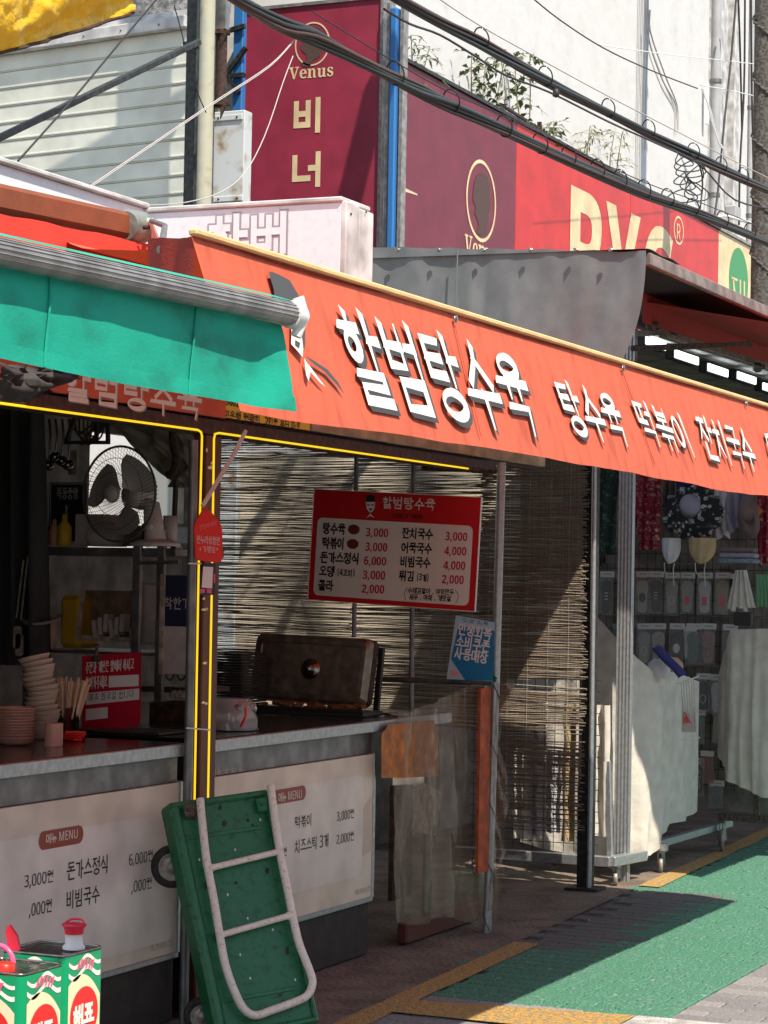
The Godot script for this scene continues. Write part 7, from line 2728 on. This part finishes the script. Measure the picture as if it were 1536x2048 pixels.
func oil_can(o: Vector3, w: float, h: float, spout: bool) -> void:
	# o: bottom corner at the street face, near end; the can runs away along -z and back along -x
	var c := o + Vector3(-w / 2, 0, -w / 2)
	var t := thing("oil_can", "square green and cream oil can with red disc, %s" % ("white spout on top" if spout else "pink handle on top"), "can", c, "square cooking oil cans")
	var m := MB.new(t.position)
	var f := Transform3D(Basis(Vector3.RIGHT, Vector3(0, 0, -1), Vector3.UP), c)
	m.prism(rrect(w, w, .018, 5), f, h - .004)
	part("body", m, M.can_green, t)
	m = MB.new(t.position)
	m.poly(rrect(w - .012, w - .012, .014), f.translated_local(Vector3(0, 0, h - .009)))
	m.poly(rrect(w - .002, w - .002, .017), f.translated_local(Vector3(0, 0, h - .0035)))
	part("top", m, M.tin, t)
	m = MB.new(t.position)
	var rimp := []
	for p in rrect(w - .004, w - .004, .016): rimp.append(c + Vector3(p.x, h, -p.y))
	rimp.append(rimp[0])
	m.tube(rimp, .0028, 6, false)
	part("seam", m, M.tin, t)
	# print on the two faces the street and the camera see
	for face in 2:
		var ff := facing_street(c + Vector3(w / 2 + .0008, 0, 0)) if face == 0 else Transform3D(Basis.IDENTITY, c + Vector3(0, 0, w / 2 + .0008))
		var e := w / 2 - .017
		m = MB.new(t.position)
		var top_c := PackedVector2Array([Vector2(-e, h * .1)])
		top_c.append(Vector2(e, h * .1))
		for k in 13:
			var u := 1.0 - k / 6.0
			top_c.append(Vector2(e * u, h * (.76 + .10 * (1.0 - u * u) - .05 * u * (1 if face == 0 else 0))))
		m.poly(top_c, ff)
		var pr := part("cream_field", m, M.can_cream, t)
		m = MB.new(t.position)
		for wv in [[.875, .010], [.945, .008]]:
			var up := PackedVector2Array()
			var lo := PackedVector2Array()
			for k in 17:
				var u := k / 8.0 - 1.0
				var y: float = h * wv[0] + h * .03 * sin(u * 4.2 + 1.0)
				up.append(Vector2(e * u, y + wv[1] * .5))
				lo.append(Vector2(e * u, y - wv[1] * .5))
			lo.reverse()
			up.append_array(lo)
			m.poly(up, ff)
		part("white_waves", m, M.can_white, t)
		m = MB.new(t.position)
		m.poly(oval(w * .345, h * .17, 36), ff.translated_local(Vector3(0, h * .615, .0008)))
		part("red_disc", m, M.can_red, pr)
		m = MB.new(t.position)
		write(m, "해표", Transform3D(Basis(ff.basis.x * w * .52, ff.basis.y * h * .125, ff.basis.z), ff * Vector3(-w * .27, h * .545, .0016)), .2)
		part("lettering", m, M.can_white, pr)
		m = MB.new(t.position)
		for k in 6: m.poly(PackedVector2Array([Vector2(-.004, 0), Vector2(.004, .004), Vector2(.012, .022), Vector2(.004, .02)]), ff.translated_local(Vector3(-.03 + k * .011, h * .89 + .004 * sin(k), .0012 + .0001 * k)))
		part("splash_print", m, M.plastic_pink, pr)
	if spout:
		var s := c + Vector3(.04, h, -.02)
		m = MB.new(t.position)
		m.lathe(s, [Vector2(.024, 0), Vector2(.024, .006), Vector2(.019, .010), Vector2(.018, .032), Vector2(.020, .036)], 20)
		var sp := part("spout", m, M.plastic_milky, t)
		m = MB.new(t.position)
		m.lathe(s + Vector3(0, .032, 0), [Vector2(.0205, 0), Vector2(.022, .012), Vector2(.027, .018), Vector2(.027, .021), Vector2(.012, .022), Vector2(0, .021)], 20)
		var lidr := []
		for k in 15: lidr.append(s + Vector3(.004 + cos(PI * k / 14) * .024, .052 + sin(PI * k / 14) * .012, .004 * sin(k)))
		m.tube(lidr, .0026, 6)
		part("cap", m, M.plastic_red, sp)
		m = MB.new(t.position)
		m.prism(PackedVector2Array([Vector2(-.012, 0), Vector2(.006, 0), Vector2(.012, .03), Vector2(.004, .058), Vector2(-.008, .05), Vector2(-.014, .02)]), Transform3D(Basis(Vector3(0, 0, 1), .45), c + Vector3(-.058, h - .004, .04)), .012)
		part("red_handle", m, M.plastic_red, t)
	else:
		var s := c + Vector3(.0, h, .03)
		m = MB.new(t.position)
		var hp := []
		for k in 17: hp.append(s + Vector3(cos(PI * k / 16) * .034 - .01, .012 + sin(PI * k / 16) * .034, 0))
		m.tube(hp, .0055, 8)
		part("pink_handle", m, M.plastic_pink, t)
		m = MB.new(t.position)
		m.lathe(s + Vector3(.018, 0, .02), [Vector2(.02, 0), Vector2(.02, .014), Vector2(.015, .017), Vector2(0, .017)], 18)
		part("orange_cap", m, M.tag_red, t)

# ------------------------------------------------------------------ cables overhead
func strand(m: MB, px: Array, X: float, r: float, off := Vector3.ZERO) -> void:
	var pts := []
	for q in px: pts.append(pX(q[0], q[1], X) + off)
	m.tube(smooth_line(pts, 4), r, 6, false)
func make_overhead() -> void:
	var upper := [[740, -45], [798, -3], [878, 42], [958, 85], [1088, 160], [1218, 226], [1298, 267], [1388, 312], [1488, 360], [1570, 395]]
	var lower := [[430, -40], [470, -4], [560, 48], [625, 72], [700, 112], [768, 146], [835, 180], [903, 213], [1008, 262], [1138, 322], [1288, 387], [1388, 424], [1463, 455], [1570, 500]]
	for q in [[upper, -4.5, "thick black cable bundle crossing above the red shop sign", 7, 11.0], [lower, -4.3, "thick black cable bundle sagging across the maroon signs", 9, 10.0]]:
		var X: float = q[1]
		var t := thing("cable_bundle", q[2], "cables", pX(q[0][5][0], q[0][5][1], X), "cable bundles over the street")
		for k in q[3]:
			var m := MB.new(t.position)
			var a: float = TAU * k / (q[3] - 1)
			var rr: float = 0.0 if k == 0 else .017 + .006 * (k % 2)
			var pts := []
			var wob := 0
			for p in q[0]:
				wob += 1
				pts.append(pX(p[0], p[1], X) + Vector3(cos(a + wob * .5) * rr, sin(a + wob * .5) * rr + .006 * sin(wob * 2.1 + k), 0))
			m.tube(smooth_line(pts, 3), .0095 if k % 3 else .0125, 7, false)
			part("cable", m, [M.cable_black, M.cable_brown, M.cable_black, M.wire_green][k % 4], t)
		var rings: Array = [[962, 87], [1090, 162], [1216, 225], [1297, 266], [1387, 311], [1442, 338], [1486, 359]] if q[0] == upper else [[790, 157], [902, 212], [1008, 262], [1080, 296], [1137, 321], [1195, 347], [1240, 367], [1288, 387], [1335, 404], [1385, 423], [1445, 447], [1500, 470]]
		for p in rings:
			var m := MB.new(t.position)
			var cpt := pX(p[0], p[1] - 4, X)
			var pts := []
			for k in 21:
				var a := TAU * k / 20 + 1.2
				pts.append(cpt + Vector3(cos(a) * .04, sin(a) * .052 + .016, .012 * cos(a * .5) + .02 * sin(a)))
			m.tube(pts, .0042, 6, false)
			part("hanger_ring", m, M.cable_black, t)
	# single wires
	var wires := [
		["thin steel wire carrying the upper cable bundle", [[860, -15], [958, 50], [1098, 128], [1218, 193], [1358, 265], [1480, 328], [1570, 372]], -4.5, .0035, "cable_gray"],
		["twisted black wire slanting to the white building's pipe", [[1060, -8], [1120, 40], [1205, 95], [1300, 140], [1395, 177]], -5.4, .005, "cable_black"],
		["slack black cable with a small joint below the upper bundle", [[768, 18], [820, 48], [880, 70], [950, 112], [1010, 150], [1100, 185], [1220, 245], [1320, 290], [1400, 330], [1470, 400], [1560, 420]], -4.4, .006, "cable_black"],
		["thin black wire running just above the lower bundle", [[620, 20], [770, 112], [900, 185], [1010, 232], [1150, 300], [1290, 365], [1400, 405], [1560, 470]], -4.3, .003, "cable_black"],
		["white wire crossing the white wall near the pole", [[1200, 90], [1330, 108], [1440, 120], [1560, 134]], -5.6, .0035, "cable_white"],
		["second white wire from the pipe toward the concrete pole", [[1400, 170], [1470, 183], [1560, 204]], -5.6, .004, "cable_white"],
		["black wire slanting across the pale siding", [[320, -10], [240, 85], [140, 205], [36, 322]], -4.6, .004, "cable_black"],
		["thin dark wire dropping in front of the siding's right edge", [[348, 10], [362, 60], [390, 170], [412, 225]], -5.0, .003, "cable_black"],
		["pair of pale cords from the emblem down to the sign box", [[588, 80], [540, 130], [440, 196], [330, 270], [180, 372]], -4.3, .0021, "cable_gray"],
		["loose pale cord sagging in front of the maroon sign", [[586, 112], [566, 165], [530, 270], [490, 345], [440, 385], [370, 405], [290, 411]], -4.25, .0023, "cable_gray"]]
	for q in wires:
		var X: float = q[2]
		var m := MB.new(pX(q[1][1][0], q[1][1][1], X))
		strand(m, q[1], X, q[3])
		if "pair" in q[0]: strand(m, q[1], X, q[3], Vector3(0, -.012, .01))
		if "joint" in q[0]: m.lathe(pX(1112, 187, X), [Vector2(0, .03), Vector2(.018, .02), Vector2(.02, -.015), Vector2(0, -.025)], 10)
		solo("overhead_wire", q[0], "wire", m, M[q[4]], "wires over the street")
	# slanting stay bar in front of the siding
	var m := MB.new(pX(200, 180, -4.9))
	m.bar(pX(-60, 304, -4.9), pX(398, 84, -4.9), .026, .026, Vector3.UP, .004)
	solo("stay_bar", "dark slanting steel bar across the pale siding", "bar", m, M.steel_dark)
	# unseen beams added overhead to cast shadows on the siding and maroon sign
	var up := -SUN_TRAVEL
	m = MB.new(pZ(200, 280, -12.3) + up * 1.9)
	m.bar(pZ(366, 205, -12.2) + up * 1.9, pZ(20, 372, -12.35) + up * 1.9, .14, .05, Vector3.UP)
	solo("shadow_beam", "unseen wide beam added above the siding house to cast a shadow", "beam", m, M.steel_dark)
	m = MB.new(pZ(720, 290, -14.0) + up * 2.2)
	m.bar(pZ(762, 150, -13.98) + up * 2.2, pZ(690, 440, -13.98) + up * 2.2, .16, .04, Vector3(0, 0, 1))
	solo("shadow_girder", "unseen flat girder added above the maroon projecting sign to cast a shadow", "beam", m, M.steel_dark)
	# cables coming down the white wall
	var t := thing("wall_cables", "gray and dark cables running down the white building", "cables", pX(1290, 200, -6.55))
	for q in [[[1280, -10], [1278, 100], [1276, 230], [1274, 380]], [[1287, -10], [1284, 120], [1281, 240], [1280, 390]], [[1296, -10], [1300, 60], [1330, 150], [1354, 210], [1356, 260]], [[1290, -10], [1298, 80], [1325, 160], [1352, 212], [1352, 262]], [[1300, 20], [1293, 150], [1290, 300]]]:
		m = MB.new(t.position)
		strand(m, q, -6.575, .008)
		part("cable", m, M.cable_gray, t)
	for q in [[[1473, -10], [1462, 120], [1448, 250], [1436, 380], [1428, 440]], [[1490, -10], [1488, 180], [1480, 330], [1478, 450]], [[1502, -10], [1504, 200], [1510, 480]], [[1476, -10], [1480, 90], [1484, 260]]]:
		m = MB.new(t.position)
		strand(m, q, -6.4, .011)
		part("cable", m, M.cable_black, t)
	# tangle of loops by the pipe
	t = thing("cable_loops", "tangle of black cable loops between the two bundles", "cables", pX(1370, 330, -4.45))
	for k in 9:
		m = MB.new(t.position)
		var pts := []
		var cx := 1365 + (k % 4) * 9.0
		var cy := 320 + k * 9.0
		for i in 15:
			var a := TAU * i / 13 + k
			pts.append(pX(cx + cos(a) * (14 + 3 * (k % 3)) + 6 * sin(a * 2), cy + sin(a) * (13 + 2 * (k % 4)), -4.45) + Vector3(.03 * sin(a + k), 0, 0))
		m.tube(smooth_line(pts, 2), .0045, 5, false)
		part("loop", m, M.cable_black, t)
	m = MB.new(t.position)
	strand(m, [[1380, 305], [1400, 335], [1405, 370], [1400, 420]], -4.45, .006)
	part("drop", m, M.cable_black, t)
	t = thing("cable_anchor", "white cable anchor with fraying pale wires on the white wall", "anchor", pX(1420, 248, -6.5))
	m = MB.new(t.position)
	m.bar(pX(1414, 165, -6.55), pX(1413, 248, -6.55), .05, .03)
	part("plate", m, M.cable_white, t)
	m = MB.new(t.position)
	for k in 5: strand(m, [[1403, 178], [1414 + k * 2, 205 + k * 4], [1425 + k * 3, 250 + k * 9], [1440 + k * 2, 285 + k * 3]], -6.3, .005)
	part("frayed_wires", m, M.cable_white, t)
	# meter boxes at the foot
	t = thing("meter_box", "small gray meter box with conduits above the cream sign", "box", pX(1465, 430, -6.4))
	m = MB.new(t.position)
	m.box(pX(1466, 425, -6.45), Vector3(.12, .12, .2), Basis.IDENTITY, .01)
	part("box", m, M.pipe_gray, t)
	m = MB.new(t.position)
	strand(m, [[1425, 436], [1450, 432], [1480, 440], [1500, 446]], -6.4, .016)
	part("conduit", m, M.plastic_white, t)
	# concrete pole at the right
	var c := pX(1528, 100, -5.2)
	t = thing("concrete_pole", "rough concrete utility pole at the far right of the signs", "pole", Vector3(c.x, 0, c.z))
	m = MB.new(t.position)
	m.tube([Vector3(c.x, 0, c.z), Vector3(c.x, 11, c.z)], [.10, .075], 14)
	part("shaft", m, M.concrete_pole, t)
	m = MB.new(t.position)
	for k in 130:
		var a := k * .55
		var y := 3.2 + k * .045
		m.tube([Vector3(c.x + cos(a) * .09, y, c.z + sin(a) * .09), Vector3(c.x + cos(a + .6) * .098, y + .03, c.z + sin(a + .6) * .098)], .014, 5)
	part("wound_strap", m, M.concrete_pole, t)

# ------------------------------------------------------------------ weeds on the sign
func make_plants() -> void:
	var g := RandomNumberGenerator.new()
	g.seed = 5
	var spots := [["tall dry weed beside the blue sign strip", 826, 135, 60, 0], ["leafy tomato like weed on the maroon sign, thickest of the row", 962, 205, 105, 1], ["upright weed with drooping leaves where maroon meets red", 1055, 240, 150, 1], ["small sprig rising from the sign's dark top rail", 1090, 275, 20, 1], ["thin willowy weed on the red sign", 1190, 322, 78, 2], ["pale feathery weed above the big letters", 1232, 345, 90, 2], ["short drooping weed left of the big letters", 1108, 285, 45, 0], ["bushy weed behind the maroon sign's rail", 990, 215, 130, 1]]
	for q in spots:
		var base := pX(q[1], q[2], -6.42)
		var tip := pX(q[1] + g.randf_range(-6, 10), q[2] - q[3], -6.42)
		var h := tip.y - base.y
		var t := thing("weed", q[0], "plant", base - Vector3(0, .25, 0), "weeds growing on top of the shop signs")
		var stems := MB.new(t.position)
		var leaves := MB.new(t.position)
		var n := 2
		for s in n:
			var top := tip + Vector3(g.randf_range(-.1, .1), g.randf_range(-.25, .05) * h, g.randf_range(-.22, .22))
			var b0 := base + Vector3(0, -.25, g.randf_range(-.05, .05))
			var bend := b0.lerp(top, .5) + Vector3(g.randf_range(-.06, .06), 0, g.randf_range(-.06, .06))
			var path := smooth_line([b0, bend, top], 6)
			var radii := []
			for i in path.size(): radii.append(lerpf(.008, .003, float(i) / path.size()))
			stems.tube(path, radii, 5)
			for i in range(3, path.size()):
				for side in 2:
					var a := g.randf() * TAU
					var out := Vector3(cos(a), g.randf_range(-.3, .5), sin(a)).normalized()
					var len := g.randf_range(.07, .17) * (1.0 if q[4] == 1 else 1.25)
					var tipp: Vector3 = path[i] + out * len + Vector3(0, -len * .35, 0)
					stems.tube([path[i], (path[i] as Vector3).lerp(tipp, .55) + Vector3(0, len * .12, 0), tipp], .0018, 3, false)
					for lf in 3:
						var u := .3 + .17 * lf
						var p: Vector3 = (path[i] as Vector3).lerp(tipp, minf(u, 1.0)) + Vector3(0, len * .1 * sin(u * PI), 0)
						var dirn := (out + Vector3(g.randf_range(-.9, .9), g.randf_range(-1.0, .1), g.randf_range(-.9, .9))).normalized()
						var ll := g.randf_range(.04, .075)
						var wd := ll * (.28 if q[4] == 1 else .13)
						var sd := dirn.cross(Vector3(g.randf_range(-1, 1), 1, g.randf_range(-1, 1))).normalized() * wd
						var mid := p + dirn * ll * .5 + Vector3(0, .006, 0)
						var end := p + dirn * ll + Vector3(0, -.012, 0)
						leaves.tri(p, mid + sd, mid); leaves.tri(p, mid, mid - sd)
						leaves.tri(mid, mid + sd, end); leaves.tri(mid, end, mid - sd)
		part("stems", stems, M.stem, t)
		var lv := part("foliage", leaves, M.leaf if q[4] != 2 else M.leaf_dry, t)
	var m := MB.new(pX(1075, 258, -6.42))
	m.bar(pX(1000, 208, -6.42), pX(1082, 260, -6.42), .02, .02)
	m.bar(pX(1079, 262, -6.42), pX(1079, 244, -6.42), .03, .03)
	solo("steel_bracket", "dark steel bracket lying on top of the shop signs", "bracket", m, M.rust)
